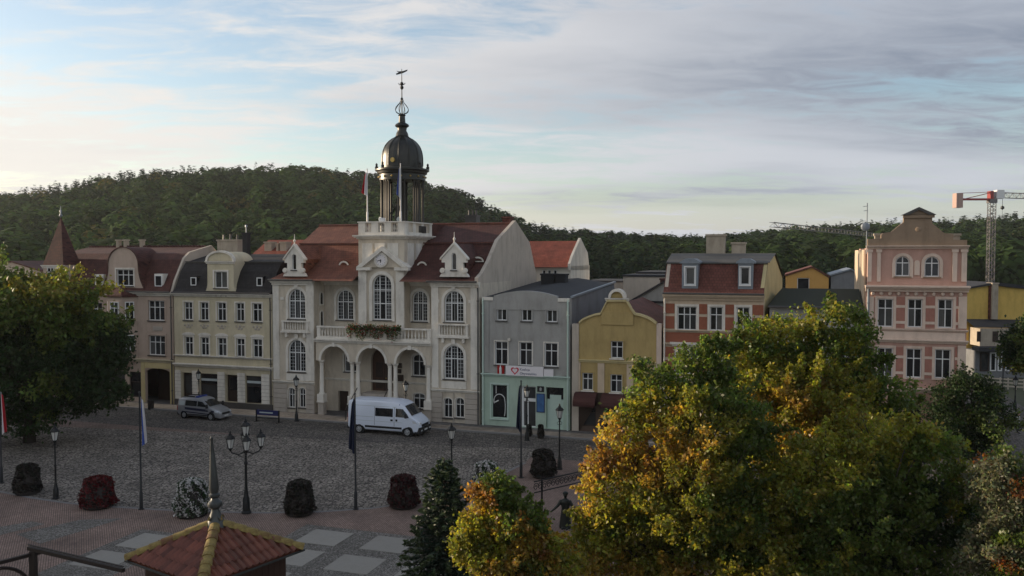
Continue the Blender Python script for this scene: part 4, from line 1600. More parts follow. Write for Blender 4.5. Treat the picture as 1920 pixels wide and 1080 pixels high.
    gutter(r, xr - .2, W - .05, -.58, zc + .14)
    pipe(r, W - .1, -.16, .1, zc - .2)
    # pediment dormers
    for (a, t, c_, d_) in ((535, 458, 577, 518), (827, 455, 881, 519)):
        x0, x1, z0, z1 = P(a, t, c_, d_, .2)
        cxx = (x0 + x1) / 2
        hw = (x1 - x0) / 2
        zm = z0 + (z1 - z0) * .42
        body = [(cxx - hw, z0), (cxx + hw, z0), (cxx + hw * .92, z0 + .2), (cxx + hw * .62, z0 + .45), (cxx + hw * .62, zm), (cxx + hw * .85, zm), (cxx + hw * .85, zm + .3), (cxx, z1 - .15),
                (cxx - hw * .85, zm + .3), (cxx - hw * .85, zm), (cxx - hw * .62, zm), (cxx - hw * .62, z0 + .45), (cxx - hw * .92, z0 + .2)]
        wn = (cxx - .2, cxx + .2, z0 + .55, zm + .75)
        dm = MB().prism(body, -.1, .25, [hole(wn, True)], .2).build("pediment_dormer", M_TRIM, r)
        window(r, wn, -.1, "single", True, None, t=.05)
        for s in (-1, 1):
            MB().prism([(cxx + s * hw * .95, zm + .22), (cxx + s * hw * .95, zm + .36), (cxx, z1 + .03), (cxx, z1 - .15)], -.2, .3).build("dormer_moulding", M_TRIM, dm)
            MB().lathe([(.2, -.12), (.22, 0), (.2, .12)], n=10).build("volute", M_TRIM, dm).matrix_local = Matrix.Translation((cxx + s * hw * .78, -.12, z0 + .5)) @ Matrix.Rotation(math.pi / 2, 4, "X")
        # little tiled roof running back into the slope
        MB().add([(cxx - hw * .8, .2, zm + .3), (cxx, .2, z1 - .1), (cxx + hw * .8, .2, zm + .3), (cxx - hw * .8, 3.2, zm + .35), (cxx, 5.2, z1 - .1), (cxx + hw * .8, 3.2, zm + .35),
                  (cxx - hw * .6, .2, z0), (cxx + hw * .6, .2, z0), (cxx - hw * .6, 2, z0), (cxx + hw * .6, 2, z0)],
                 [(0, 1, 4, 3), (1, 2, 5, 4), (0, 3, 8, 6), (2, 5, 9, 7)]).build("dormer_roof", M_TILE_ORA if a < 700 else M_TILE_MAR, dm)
        MB().lathe([(.08, z1), (.05, z1 + .15), (.13, z1 + .3), (.03, z1 + .45), (.02, z1 + .85)], (cxx, 0, 0), 8).build("dormer_finial", M_TRIM, dm)
    # eyebrow windows
    for (a, t, c_, d_, yy) in ((645, 489, 664, 500, 2.9), (790, 490, 809, 501, 2.9), (902.5 - 11, 481, 909 + 5, 491, 3.1)):
        x0, x1, z0, z1 = P(a, t, c_, d_, yy)
        if x1 > W - .4:
            x0, x1 = x0 - (x1 - W + .5), W - .5
        e = MB().ring(arch(x0, x1, z0, z1, 10), arch(x0 + .14, x1 - .14, z0 + .08, z1 - .14, 10), yy - .9, yy + .4).build("eyebrow_window", M_TRIM, r)
        MB().prism(arch(x0 + .14, x1 - .14, z0 + .08, z1 - .14, 10), yy - .75, yy - .7).build("pane", M_GLASS, e)
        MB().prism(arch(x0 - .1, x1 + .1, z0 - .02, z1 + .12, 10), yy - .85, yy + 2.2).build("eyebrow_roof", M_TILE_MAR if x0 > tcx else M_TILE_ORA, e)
    # chimneys on the ridge
    for q, m in (((873, 403, 893, 425), M_PIPE), ((942, 406, 956, 425), M_TILE_MID)):
        x0, x1, z0, z1 = P(*q, 9.6)
        chimney(r, x0, x1, 9.6, 10.6, z0 - 1, z1, m, 3 if q[0] < 900 else 0)
    return b, ztop, zb0, zb1, secs, cx, cy, zp, pz1, TY


TH = town_hall()


def balcony_flowers():
    b, ztop, zb0, zb1 = TH[0], TH[1], TH[2], TH[3]
    PY0 = -.35
    t = empty("flower_box", row_point(b.u0 + b.X(703, PY0), PY0 - .2, zb1 - .2), -ROW_A, "long flower box with trailing red geraniums on the town hall balcony rail", "flower box")
    x0, x1 = b.X(656, PY0) - b.X(703, PY0), b.X(752, PY0) - b.X(703, PY0)
    MB().box(x0, x1, -.12, .12, -.02, .2).build("box", M_TUB, t)
    N = 2600
    c = np.zeros((N, 3))
    c[:, 0] = rng.uniform(x0 - .1, x1 + .1, N)
    hang = rng.beta(1.2, 2.5, N) * (0.5 + .6 * np.abs(np.sin(c[:, 0] * 2.3 + 1)))
    c[:, 1] = rng.normal(-.12, .14, N)
    c[:, 2] = .42 - hang * 1.35 + rng.normal(0, .07, N)
    col = np.where(rng.random((N, 1)) < .18, np.array([[.35, .03, .03]]), np.array([[.05, .085, .025]])) * rng.uniform(.6, 1.3, (N, 1))
    leaves_object("foliage", c, .13, col, M_LEAFD, t)


# ------------------------------------------------------------------ leaves
def leaves_mesh(name, c, size, col, m, up=0.4, aspect=0.6, dirs=None):
    """one small rhombic leaf at each point"""
    N = len(c)
    a = rng.normal(size=(N, 3))
    if dirs is not None:
        a = dirs + a * 0.35
    else:
        a[:, 2] -= up
    a /= np.linalg.norm(a, axis=1, keepdims=True)
    q = rng.normal(size=(N, 3))
    bb = np.cross(a, q)
    bb /= np.linalg.norm(bb, axis=1, keepdims=True) + 1e-9
    s = np.asarray(size) * rng.uniform(.7, 1.3, N)
    A = a * s[:, None]
    Bv = bb * (s * aspect * .5)[:, None]
    n = np.cross(a, bb) * (s * .12)[:, None]
    V = np.empty((N, 4, 3), np.float32)
    V[:, 0] = c - A * .5
    V[:, 1] = c + Bv - A * .05 + n
    V[:, 2] = c + A * .5
    V[:, 3] = c - Bv - A * .05 + n
    return quads_mesh(name, V, col, m)


def quads_mesh(name, V, col, m):
    N = len(V)
    me = bpy.data.meshes.new(name)
    me.vertices.add(N * 4)
    me.vertices.foreach_set("co", V.reshape(-1).astype(np.float32))
    me.loops.add(N * 4)
    me.loops.foreach_set("vertex_index", np.arange(N * 4, dtype=np.int32))
    me.polygons.add(N)
    me.polygons.foreach_set("loop_start", np.arange(0, N * 4, 4, dtype=np.int32))
    me.update(calc_edges=True)
    at = me.attributes.new("leaf_colour", "FLOAT_COLOR", "POINT")
    cc = np.ones((N, 4, 4), np.float32)
    cc[:, :, :3] = np.asarray(col, np.float32)[:, None, :]
    at.data.foreach_set("color", cc.reshape(-1))
    me.materials.append(m)
    return me


def leaves_object(name, c, size, col, m, parent, **kw):
    return link(name, leaves_mesh(name, c, size, col, m, **kw), parent)


balcony_flowers()


# ------------------------------------------------------------------ grey house with mint shop front
def grey_house():
    b = Bld("shop_house", "grey rendered house with mint green shop front and low arched parapet", 903.5)
    r = b.root
    W = b.X(1069)
    D = 17.0
    zl, zm_ = b.Z(903, 557), b.Z(986, 545.5)
    zs_ = b.Z(986, 707)
    P = b.R
    ups = [P(931.5, 579, 950, 601), P(978, 579.5, 997.5, 602), P(1025, 580.5, 1045, 604)]
    mids = [P(928, 640, 952, 684), P(974, 641.5, 998, 685.5), P(1021, 643, 1046, 687.5)]
    top = [(W, zl), (W - 1.0, zl), (W - 1.05, zl + .12)]
    for k in range(0, 13):
        t = k / 12
        x = (W - 1.05) + (1.05 - (W - 1.05)) * t
        top.append((x, zl + .14 + (zm_ - zl - .14) * (1 - (2 * t - 1) ** 2)))
    top += [(1.0, zl + .12), (1.0, zl), (0, zl)]
    MB().prism([(0, zs_), (W, zs_)] + top, 0, .5, [hole(q) for q in ups + mids], .3).build("wall", M_GREYW, r)
    for q in ups:
        window(r, q, 0, "pair", surround=M_GREYW, sw=.1)
    for q in mids:
        window(r, q, 0, "cross", surround=M_TRIM, sw=.08, proud=.03)
    sw = P(921.5, 721, 951.5, 784.5)
    dr = P(973, 724, 1005, 801)
    dr = (dr[0], dr[1], .12, dr[3])
    pr = P(1006.5, 724, 1022, 773)
    d2 = P(1024, 726.5, 1057, 803)
    d2 = (d2[0], d2[1], .12, d2[3])
    MB().prism(rect(.0, W, 0, zs_ - .002), -.03, .5, [hole(q) for q in (sw, dr, d2)], .45).build("shop_wall", M_MINT, r)
    cornice(r, 0, W, zs_ - .02, -.03, M_MINTP, .2, .25, False, "shop_cornice")
    # side and back body
    sb = MB()
    zb_ = zl + .55
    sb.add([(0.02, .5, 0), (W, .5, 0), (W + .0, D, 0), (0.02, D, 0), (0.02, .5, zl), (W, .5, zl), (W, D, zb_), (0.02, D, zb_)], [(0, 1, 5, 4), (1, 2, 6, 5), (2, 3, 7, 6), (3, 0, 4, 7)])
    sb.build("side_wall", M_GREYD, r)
    MB().add([(-.0, .3, zl - .05), (W / 2, .5, zm_ - .12), (W + .0, .3, zl - .05), (-.0, D, zb_ + .3), (W / 2, D, zb_ + .55), (W, D, zb_ + .05)], [(0, 1, 4, 3), (1, 2, 5, 4)]).build("roof", M_FELT, r)
    MB().add([(W - .1, .5, zl + .02), (W + .14, .5, zl + .02), (W + .14, D, zb_ + .12), (W - .1, D, zb_ + .12), (W - .1, .5, zl + .16), (W + .14, .5, zl + .16), (W + .14, D, zb_ + .26), (W - .1, D, zb_ + .26)],
             [(4, 5, 6, 7), (1, 2, 6, 5), (0, 1, 5, 4), (0, 3, 7, 4), (2, 3, 7, 6)]).build("roof_edge", M_ZINC, r)
    for x in (0.05, W - .95):
        MB().box(x, x + .9, -.1, .0 - .002, zl - .25, zl + .02).build("parapet_cap", M_TRIM, r)
    # inner frame lines of the facade
    MB().box(.95, W - .95, -.05, -.003, zl - .95, zl - .87).build("string_course", M_GREYW, r)
    for a, c in ((.12, .6), (W - .6, W - .12)):
        MB().box(a, c, -.06, -.003, zs_ + .25, zl - .3).build("corner_strip", M_GREYW, r)
    for q in ((1014, 513, 1038, 540), (1041, 513.5, 1059, 540)):
        x0, x1, z0, z1 = P(*q, 11)
        chimney(r, x0, x1, 11, 12.2, z0 - .5, z1, M_CHIMD)
    # shop window
    window(r, sw, -.03, "single", surround=M_MINTP, sw=.12, sill=True, sillm=M_MINTP, glass=M_SHOP, frame=M_MINTP, name="shop_window")
    mb = MB()
    x0, x1, z0, z1 = sw
    pts = []
    for k in range(24):
        t = k / 23
        a = rad(200 - 230 * t)
        pts.append((x0 + .62 + .45 * math.cos(a) * (1 + .1 * t), .09, z0 + 1.35 + .55 * math.sin(a) - max(0, t - .75) * 3.5))
    mb.tube(pts, .035, 5).tube([(x0 + .35, .09, z1 - .1), (x0 + .35, .09, z0 + 1.95)], .03, 5).tube([(x0 + .25, .09, z0 + 1.25), (x0 + .55, .09, z0 + 1.4)], .05, 5)
    mb.build("window_lettering", M_FRAME, r)
    # shop door with top light, glass panel and dark side shutter
    x0, x1, z0, z1 = dr
    zt = z0 + (z1 - z0) * .62
    dd = MB().ring(rect(x0 + .02, x1 - .02, z0, z1 - .02), rect(x0 + .35, x1 - .08, z0 + .08, z1 - .1), .2, .28).box(x0 + .35, x1 - .08, .2, .28, zt, zt + .25).box(x0 + .62, x0 + .72, .2, .28, z0 + .08, zt).build("shop_door", M_FRAME, r)
    MB().box(x0 + .35, x1 - .08, .24, .26, zt + .251, z1 - .1).build("door_top_light", M_SHOP, dd)
    MB().box(x0 + .73, x1 - .081, .24, .26, z0 + .081, zt - .001).build("door_pane", M_SHOP, dd)
    MB().box(x0 + .36, x0 + .619, .24, .26, z0 + .081, zt - .001).build("door_side_pane", M_SHOP, dd)
    # number board and poster
    x0, x1, z0, z1 = pr
    po = MB().box(x0, x1, -.08, -.032, z0, z0 + (z1 - z0) * .72).build("poster_case", M_NAVYP, r)
    MB().box(x0 + .06, x1 - .06, -.09, -.081, z0 + .06, z0 + (z1 - z0) * .72 - .06).build("poster", M_BLUEP, po)
    zz = z0 + (z1 - z0) * .78
    nb = MB().box(x0 + .06, x1 - .06, -.07, -.032, zz, z1).build("number_board", M_BLACKP, r)
    text_mesh("number", "8", .34, M_FRAME, nb, ((x0 + x1) / 2, -.075, zz + .1), align="CENTER")
    x0, x1, z0, z1 = d2
    d = MB().box(x0 + .03, x1 - .03, .25, .32, z0, z1 - .95).build("side_door", M_MINTP, r)
    MB().box(x0 + .03, x1 - .03, .25, .3, z1 - .94, z1 - .02).build("door_top_light", M_SHOP, d)
    mb = MB()
    for k in range(3):
        mb.box(x0 + .25, x1 - .25, .235, .249, z0 + .25 + k * .85, z0 + .9 + k * .85)
    mb.build("door_panel", M_MINTP, d)
    # sign boards
    x0, x1, z0, z1 = P(948, 687, 1018.5, 705, -.3)
    s = MB().box(x0, x1, -.30, -.15, z0, z1).build("sign_board", M_WHITEP, r)
    cx, cz = x0 + (x1 - x0) * .25, (z0 + z1) / 2

    def heart(k, n=20):
        pts = []
        for i in range(n):
            a = 2 * math.pi * i / n
            hx = 16 * math.sin(a) ** 3
            hz = 13 * math.cos(a) - 5 * math.cos(2 * a) - 2 * math.cos(3 * a) - math.cos(4 * a)
            pts.append((cx + hx * k, cz + hz * k + .02))
        return pts
    MB().ring(heart(.0205), heart(.0135), -.315, -.301).build("heart_emblem", M_REDP, s)
    text_mesh("sign_text", "Koalicja", .26, M_NAVYP, s, (x0 + (x1 - x0) * .38, -.302, cz + .04))
    text_mesh("sign_text", "Obywatelska", .26, M_NAVYP, s, (x0 + (x1 - x0) * .38, -.302, cz - .27))
    x0, x1, z0, z1 = P(1019.5, 693, 1037, 707, -.3)
    MB().box(x0, x1, -.26, -.10, z0, z1).build("small_sign_board", M_WHITEP, r)
    x0, x1, z0, z1 = P(931, 685, 944, 703, -.3)
    s = MB().box(x0, x1, -.12, -.05, z0, z1).build("red_sign_board", M_REDL, r)
    xc = (x0 + x1) / 2
    MB().lathe([(.09, z0 + .05), (.10, z0 + .5), (.04, z0 + .66), (.05, z1 - .02)], (xc, -.2, 0), 8).build("bottle_shape", M_FRAME, s)
    MB().box(*[v for v in (P(953, 634, 958, 639)[0], P(953, 634, 958, 639)[1])], -.2, -.02, P(953, 634, 958, 639)[2], P(953, 634, 958, 639)[3]).build("junction_box", M_TRIM, r)
    pipe(r, .14, -.16, .1, zl - .1, .07, M_MINTP)
    pipe(r, W - .14, -.16, .1, zl - .1, .07, M_MINTP)


grey_house()


# ------------------------------------------------------------------ yellow house with curved gable
def yellow_house():
    b = Bld("gabled_house", "ochre yellow house with curved gable topped by a small round arch", 1072.5)
    r = b.root
    W = b.X(1241)
    P = b.R
    px = [(1086, 606), (1093, 600), (1104, 595), (1116, 591), (1126, 589.5), (1131, 580), (1135, 572), (1139, 565), (1174, 565), (1179, 573), (1184, 582), (1190, 590), (1200, 592), (1212, 596), (1222, 601), (1231, 608)]
    prof = [(b.X(x), b.Z(x, y)) for x, y in px]
    zg = b.Z(1150, 737)
    w1 = P(1145.5, 639.5, 1168.5, 672)
    lows = [P(1092, 699, 1112.5, 732), P(1145, 702, 1167.5, 736), P(1200, 706, 1222, 740)]
    poly = [(b.X(1086), zg), (b.X(1231), zg)] + prof[::-1]
    MB().prism(poly, 0, .45, [hole(w1)] + [hole(q) for q in lows], .25).build("wall", M_OCHRE, r)
    for q in [w1] + lows:
        window(r, q, 0, "cross", sillm=M_TRIM, surround=M_OCHRE, sw=.08)
    # pale side piers
    for a, c in ((1072.9, 1085.6), (1231.4, 1240.6)):
        MB().box(b.X(a), b.X(c), -.05, .4, 0, b.Z(a, 607)).build("corner_pier", M_PINKT if a > 1200 else M_BEIGEW, r)
    # coping of the gable in flowing pieces
    mb = MB()
    for (x0, z0), (x1, z1) in zip(prof[:-1], prof[1:]):
        mb.add([(x0, -.14, z0 - .02), (x1, -.14, z1 - .02), (x1, -.14, z1 + .13), (x0, -.14, z0 + .13), (x0, .5, z0 - .02), (x1, .5, z1 - .02), (x1, .5, z1 + .13), (x0, .5, z0 + .13)],
               [(0, 1, 2, 3), (3, 2, 6, 7), (0, 1, 5, 4), (4, 5, 6, 7)])
    mb.build("gable_coping", M_YPALE, r)
    xa, xb, z0, z1 = P(1140, 544, 1174, 565)
    cornice(r, xa - .12, xb + .12, z0 + .02, 0, M_TRIM, .22, .2, True, "gable_cornice")
    z0 += .26
    cap = MB().ring(arch(xa + .05, xb - .05, z0, z1 + .1, 12, (xb - xa) / 2 - .05), arch(xa + .22, xb - .22, z0, z1 - .1, 12, (xb - xa) / 2 - .22), -.2, .55).build("gable_arch", M_TRIM, r)
    MB().prism(arch(xa + .22, xb - .22, z0, z1 - .1, 12, (xb - xa) / 2 - .22), 0, .3).build("arch_panel", M_OCHRE, cap)
    x0, x1, z0, z1 = P(1128, 590, 1188, 609)
    MB().prism(rect(x0, x1, z0, z1 + .2), -.09, -.002).build("gable_panel", M_OCHRE, r)
    cornice(r, b.X(1086), b.X(1231), b.Z(1150, 681), 0, M_YPALE, .22, .18, False, "band")
    for a, c in ((1086, 1089), (1121.5, 1134), (1176, 1188), (1226, 1231)):
        MB().box(b.X(a), b.X(c), -.10, -.003, zg, b.Z(1150, 682)).build("pilaster", M_CREAM2, r)
    # body behind
    MB().box(.05, W - .05, .46, 12, 0, b.Z(1150, 612)).build("body", M_GREYD, r)
    ze = b.Z(1150, 611)
    MB().prism([(.0, ze), (W, ze), (W / 2, ze + 1.6)], .5, 12).build("roof", M_TILE_BRN, r)
    # ground floor: brown shop with awnings
    shops = [P(1083, 757, 1118, 800), P(1134, 760, 1172, 803), P(1186, 763, 1228, 806)]
    shops = [(q[0], q[1], .5, q[3]) for q in shops]
    MB().prism(rect(b.X(1086) - .0, b.X(1231), 0, zg - .003), 0.02, .44, [hole(q) for q in shops], .3).build("shop_wall", M_BROWNW, r)
    for q in shops:
        window(r, q, .02, "plain", glass=M_SHOP, frame=M_DARKW, sill=False, name="shop_window")
        x0, x1 = q[0] - .12, q[1] + .12
        zt, zb_ = zg - .02, q[3] + .1
        n = 6
        pr = [(-.02 - 1.0 * math.sin(math.pi / 2 * k / n), zb_ + (zt - zb_) * math.cos(math.pi / 2 * k / n)) for k in range(n + 1)]
        mb = MB()
        for (y0, za), (y1, zc_) in zip(pr[:-1], pr[1:]):
            mb.add([(x0, y0, za), (x1, y0, za), (x1, y1, zc_), (x0, y1, zc_)], [(0, 1, 2, 3)])
        for x in (x0, x1):
            mb.add([(x, y, z) for y, z in pr] + [(x, -.02, zb_)], [tuple(range(n + 2))])
        mb.add([(x0, pr[-1][0], zb_), (x1, pr[-1][0], zb_), (x1, pr[-1][0] + .02, zb_ - .18), (x0, pr[-1][0] + .02, zb_ - .18)], [(0, 1, 2, 3)])
        mb.build("awning", M_AWN, r)


yellow_house()


# ------------------------------------------------------------------ red brick and cream house
def brick_house():
    b = Bld("brick_house", "cream and red brick house with red brown mansard and two grey dormers", 1244)
    r = b.root
    W = b.X(1433)
    P = b.R
    zc = b.Z(1340, 562.5)
    D = 9.0
    kinds = [("triple", 1270, 1306.5), ("cross", 1331, 1355.5), ("cross", 1381, 1406)]
    tops = [P(a, 574.5 + i * .6, c, 619 + i) for i, (_, a, c) in enumerate(kinds)]
    lows = [P(a, 656.5 + i * .8, c, 702 + i * 1.5) for i, (_, a, c) in enumerate(kinds)]
    gs = [P(a - 6, 745, c + 6, 800) for _, a, c in kinds]
    gs = [(q[0], q[1], .7, q[3]) for q in gs]
    # plan widens to the rear on the right
    mb = MB().prism(rect(0, W, 0, zc), 0, .4, [hole(q) for q in tops + lows + gs], .25)
    mb.build("wall", M_CREAM2, r)
    xr_ = fp(1468, 520, D)[0] - b.u0
    zw = zc + .1
    zt, zr = b.Z(1340, 493, 1.6), b.Z(1340, 475, 4.5)
    MB().add([(0.02, .4, 0), (W - .02, .4, 0), (xr_, D, 0), (.02, D, 0), (.02, .4, zc), (W - .02, .4, zc), (xr_, D, zc), (.02, D, zc)], [(0, 1, 5, 4), (1, 2, 6, 5), (2, 3, 7, 6), (3, 0, 4, 7)]).build("body", M_YPALE, r)
    for (k, _, _), q in zip(kinds, tops):
        window(r, q, 0, k, surround=M_TRIM, sw=.16)
    for (k, _, _), q in zip(kinds, lows):
        window(r, q, 0, k, surround=M_TRIM, sw=.16)
        MB().prism([(q[0] - .5, q[3] + .42), (q[1] + .5, q[3] + .42), (q[1] + .5, q[3] + .58), (q[0] - .5, q[3] + .58)], -.25, -.003).box(q[0] - .35, q[1] + .35, -.15, -.003, q[3] + .3, q[3] + .415).build("window_pediment", M_TRIM, r)
    for q in gs:
        window(r, q, 0, "plain", glass=M_SHOP, frame=M_DARKW, sill=False, name="shop_window")
    # brick panels between the windows
    edges = [b.X(p) for p in (1246.5, 1264.5, 1311, 1326, 1360, 1376, 1411, 1431.5)]
    for rowk, (ta, tb, tc_, td) in enumerate(((570.5, 589, 594.5, 618), (653, 672, 678, 700))):
        for k in range(0, 8, 2):
            m = 1340
            for (t, d) in ((ta, tb), (tc_, td)):
                MB().box(edges[k], edges[k + 1], -.05, -.003, b.Z(m, d), b.Z(m, t)).build("brick_panel", M_BRICKR, r)
    MB().box(.1, W - .1, -.04, -.003, b.Z(1340, 644), b.Z(1340, 625)).build("brick_panel", M_BRICKR, r)
    cornice(r, .02, W - .02, b.Z(1340, 624), 0, M_CREAM2, .16, .2, False, "band")
    cornice(r, .02, W - .02, b.Z(1340, 650), 0, M_CREAM2, .16, .2, False, "band")
    cornice(r, 0, W, zc - .02, 0, M_CREAM2, .40, .45, False)
    # mansard
    prof = [(-.35, zc + .40), (.2, zc + .9), (1.6, zt)]
    sk = lambda y: W + (xr_ - W) * max(0, y) / D
    mb = MB().slope([(-.0, sk(y) - .02, y, z) for y, z in prof])
    mb.build("roof", M_TILE_BRN, r)
    MB().slope([(-.05, sk(1.5) + .1, 1.5, zt + .03), (-.05, sk(4.5) + .1, 4.5, zr), (-.05, sk(D) + .1, D, zt - 1.2)]).box(-.05, W + .15, 1.42, 1.6, zt - .06, zt + .02).build("upper_roof", M_ROOFSHEET, r)
    gp = [(0.0, zc), (0.2, zc + .9), (1.58, zt), (4.5, zr - .04), (D, zt - 1.25), (D, zc)]
    n = len(gp)
    MB().add([(sk(y) - .04, y, z) for y, z in gp] + [(sk(y) - .3, y, z) for y, z in gp], [tuple(range(n)), tuple(range(2 * n - 1, n - 1, -1))] + [(i, (i + 1) % n, n + (i + 1) % n, n + i) for i in range(n)]).build("gable_wall", M_YPALE, r)
    MB().add([(.05, y, z) for y, z in gp] + [(.3, y, z) for y, z in gp], [tuple(range(n)), tuple(range(2 * n - 1, n - 1, -1))] + [(i, (i + 1) % n, n + (i + 1) % n, n + i) for i in range(n)]).build("gable_wall", M_BEIGEW, r)
    # dormers
    for (a, c, wa, wc) in ((1275.5, 1311, 1284.5, 1302.5), (1380.5, 1414, 1387.5, 1405)):
        x0, x1, z0, z1 = P(a, 494, c, 550, .1)
        w = P(wa, 501, wc, 534, .1)
        d = MB().prism(rect(x0 + .1, x1 - .1, z0, z1), .1, 1.9, [hole(w)], .2).build("dormer", M_ZINC, r)
        window(r, w, .1, "single", surround=M_FRAME, sw=.08, sillm=M_FRAME)
        cx = (x0 + x1) / 2
        zt2 = b.Z(1340, 485, .1)
        MB().prism([(x0 - .05, z1 + .002), (x1 + .05, z1 + .002), (x1 + .05, z1 + .12), (cx + .3, zt2), (cx - .3, zt2), (x0 - .05, z1 + .12)], -.05, 2.2).build("dormer_roof", M_ZINC, d)
    for q in ((1323, 439, 1358, 476), (1370.5, 454, 1396, 477)):
        x0, x1, z0, z1 = P(*q, 5.5)
        chimney(r, x0, x1, 5.5, 6.6, z0 - .6, z1, M_CHIM)
    pipe(r, .1, -.16, .1, zc + .2, .06, M_TRIM)
    gutter(r, 0, W, -.5, zc + .46)


brick_house()


def annex():
    b = Bld("low_house", "low house with dark green sloping roof between brick house and pink house", 1437)
    r = b.root
    W = b.X(1619)
    ze, zt = b.Z(1530, 574), b.Z(1530, 541, 3.5)
    q = [b.R(a, 640, a + 28, 690) for a in (1460, 1510, 1560)]
    MB().prism(rect(.2, W - .03, 0, ze), .3, 7, [hole(x) for x in q], .25).build("wall", M_GREYW, r)
    for x in q:
        window(r, x, .3, "cross", surround=M_TRIM)
    MB().add([(0.1, -.2, ze - .05), (W - .03, -.2, ze - .05), (W - .03, 3.6, zt), (1.0, 3.6, zt), (.1, 7.2, ze - .05), (W - .03, 7.2, ze - .05)], [(0, 1, 2, 3), (3, 2, 5, 4), (0, 3, 4)]).build("roof", M_GREENFELT, r)
    gutter(r, .1, W - .05, -.22, ze - .08)


annex()


# ------------------------------------------------------------------ pink house with stepped parapet
def pink_house():
    b = Bld("pink_house", "dusty pink ornate house with bare brown stepped gable parapet", 1623.5)
    r = b.root
    W = b.X(1813)
    P = b.R
    D = 10
    zpar = b.Z(1718, 465)
    z2 = b.Z(1718, 536.5)
    f2 = [P(1645.5, 560, 1675, 613), P(1702, 560.5, 1730, 614), P(1758.5, 561, 1787, 615)]
    f1 = [P(1646, 652, 1676, 707), P(1700.5, 653.5, 1730, 708.5), P(1754.5, 655, 1785, 710)]
    at = [P(1677.5, 480, 1705, 518), P(1732, 480.5, 1760.5, 519)]
    gs = [P(a, 760, a + 34, 815) for a in (1642, 1697, 1752)]
    gs = [(q[0], q[1], .7, q[3]) for q in gs]
    MB().prism(rect(0, W, 0, z2), 0, D, [hole(q) for q in f2 + f1 + gs], .28).build("wall", M_PINK, r)
    for q in f2 + f1:
        window(r, q, 0, "cross", surround=M_PINKT, sw=.17, sillm=M_PINKT)
    for q in gs:
        window(r, q, 0, "plain", glass=M_SHOP, frame=M_DARKW, sill=False, name="shop_window")
    MB().prism(rect(.05, W - .05, z2 + .003, zpar), .05, 8, [hole(q, True) for q in at], .25).build("attic_wall", M_PINK, r)
    for q in at:
        window(r, q, .05, "cross", True, M_PINKT, sw=.2, sillm=M_PARAPET)
    # attic pilasters and blind panel
    for a, c in ((1625.5, 1633), (1643, 1650), (1784, 1793), (1801, 1811)):
        x0, x1, z0, z1 = P(a, 473, c, 528)
        MB().box(x0, x1, -.07, .048, z0, z1).box(x0 - .06, x1 + .06, -.11, .048, z1 + .001, z1 + .2).build("pilaster", M_PINKT, r)
    x0, x1, z0, z1 = P(1713, 488, 1723, 516)
    MB().prism(arch(x0, x1, z0, z1), -.04, .048).build("blind_panel", M_PINKT, r)
    # main cornice with bracket blocks
    cornice(r, 0, W, b.Z(1718, 547), 0, M_PINKT, .42, .62, True)
    for k in range(11):
        x = .4 + (W - .8) * k / 10
        MB().sphere((x, -.1, b.Z(1718, 551)), .13, 6, 5, (1, .7, 1)).build("bracket", M_PINKT, r)
    cornice(r, 0.03, W - .03, zpar - .05, .05, M_PINKT, .22, .3, True, "attic_cornice")
    cornice(r, .0, W, b.Z(1718, 643), 0, M_PINKT, .24, .32, True, "band")
    cornice(r, .0, W, b.Z(1718, 621), 0, M_PINKT, .14, .2, True, "band")
    MB().box(.08, W - .08, -.06, -.003, b.Z(1718, 641), b.Z(1718, 622)).build("apron_band", M_PINKT, r)
    # horizontal stucco bands between windows
    for rows, mm in (((575, 605, 590), 0), ((670, 700, 685), 1)):
        for py in rows[:2]:
            for a, c in ((1680, 1697), (1735, 1753), (1792, 1811)):
                x0, x1 = b.X(a), b.X(c)
                MB().box(x0, x1, -.06, -.003, b.Z(1718, py + 2.5), b.Z(1718, py - 2.5)).build("stucco_band", M_PINKT, r)
    M_PINKB = mat("brick pink panel", (0.40, 0.185, 0.14), .9, .2, 2.0, .2, 30, .5)
    for t_, d_ in ((557, 614), (651, 709)):
        for a, c in ((1680.5, 1696.5), (1735.5, 1752.5), (1792.5, 1796)):
            x0, x1, z0, z1 = P(a, t_, c, d_)
            MB().box(x0, x1, -.035, -.003, z0, z1).build("brick_panel", M_PINKB, r)
    for a, c in ((1624.5, 1638), (1797, 1812.5)):
        for t, d in ((556, 616), (648, 715)):
            x0, x1, z0, z1 = P(a, t, c, d)
            MB().box(x0, x1, -.09, -.003, z0, z1).build("corner_pier", M_PINKT, r)
    # ground floor cornice
    cornice(r, 0, W, b.Z(1718, 735), 0, M_PINKT, .3, .35, True, "band")
    # parapet gable
    px = [(1625, 464), (1625, 448), (1650, 447), (1650, 440), (1653, 437), (1669, 434.5), (1677, 428), (1684, 422), (1691.5, 416.5), (1691.5, 403), (1745, 403), (1745, 418.5), (1752, 424), (1760, 431), (1768, 437), (1785, 438.5), (1785, 449.5), (1811, 450), (1811, 464)]
    poly = [(b.X(x), b.Z(x, y)) for x, y in px]
    MB().prism(poly, .02, .5).build("parapet", M_PARAPET, r)
    x0, x1, z0, z1 = P(1687, 390, 1752, 403)
    c = (x0 + x1) / 2
    pd = MB().prism([(x0 + .25, z0 + .02), (x1 - .25, z0 + .02), (c, z1 - .1)], -.02, .5).build("parapet_pediment", M_PARAPET, r)
    for s in (-1, 1):
        e = x0 if s < 0 else x1
        MB().prism([(e, z0 + .0), (e - s * .45, z0), (c, z1 - .12), (c, z1 + .06)], -.2, .6).build("pediment_moulding", M_PIPE, pd)
    MB().box(x0 + .1, x1 - .1, -.1, .015, z0 - .2, z0 - .002).build("pediment_base", M_PARAPET, pd)
    MB().sphere((c, .02, b.Z(1718, 430)), .2, 8, 6, (1, .25, .8)).build("relief_head", M_PARAPET, r)
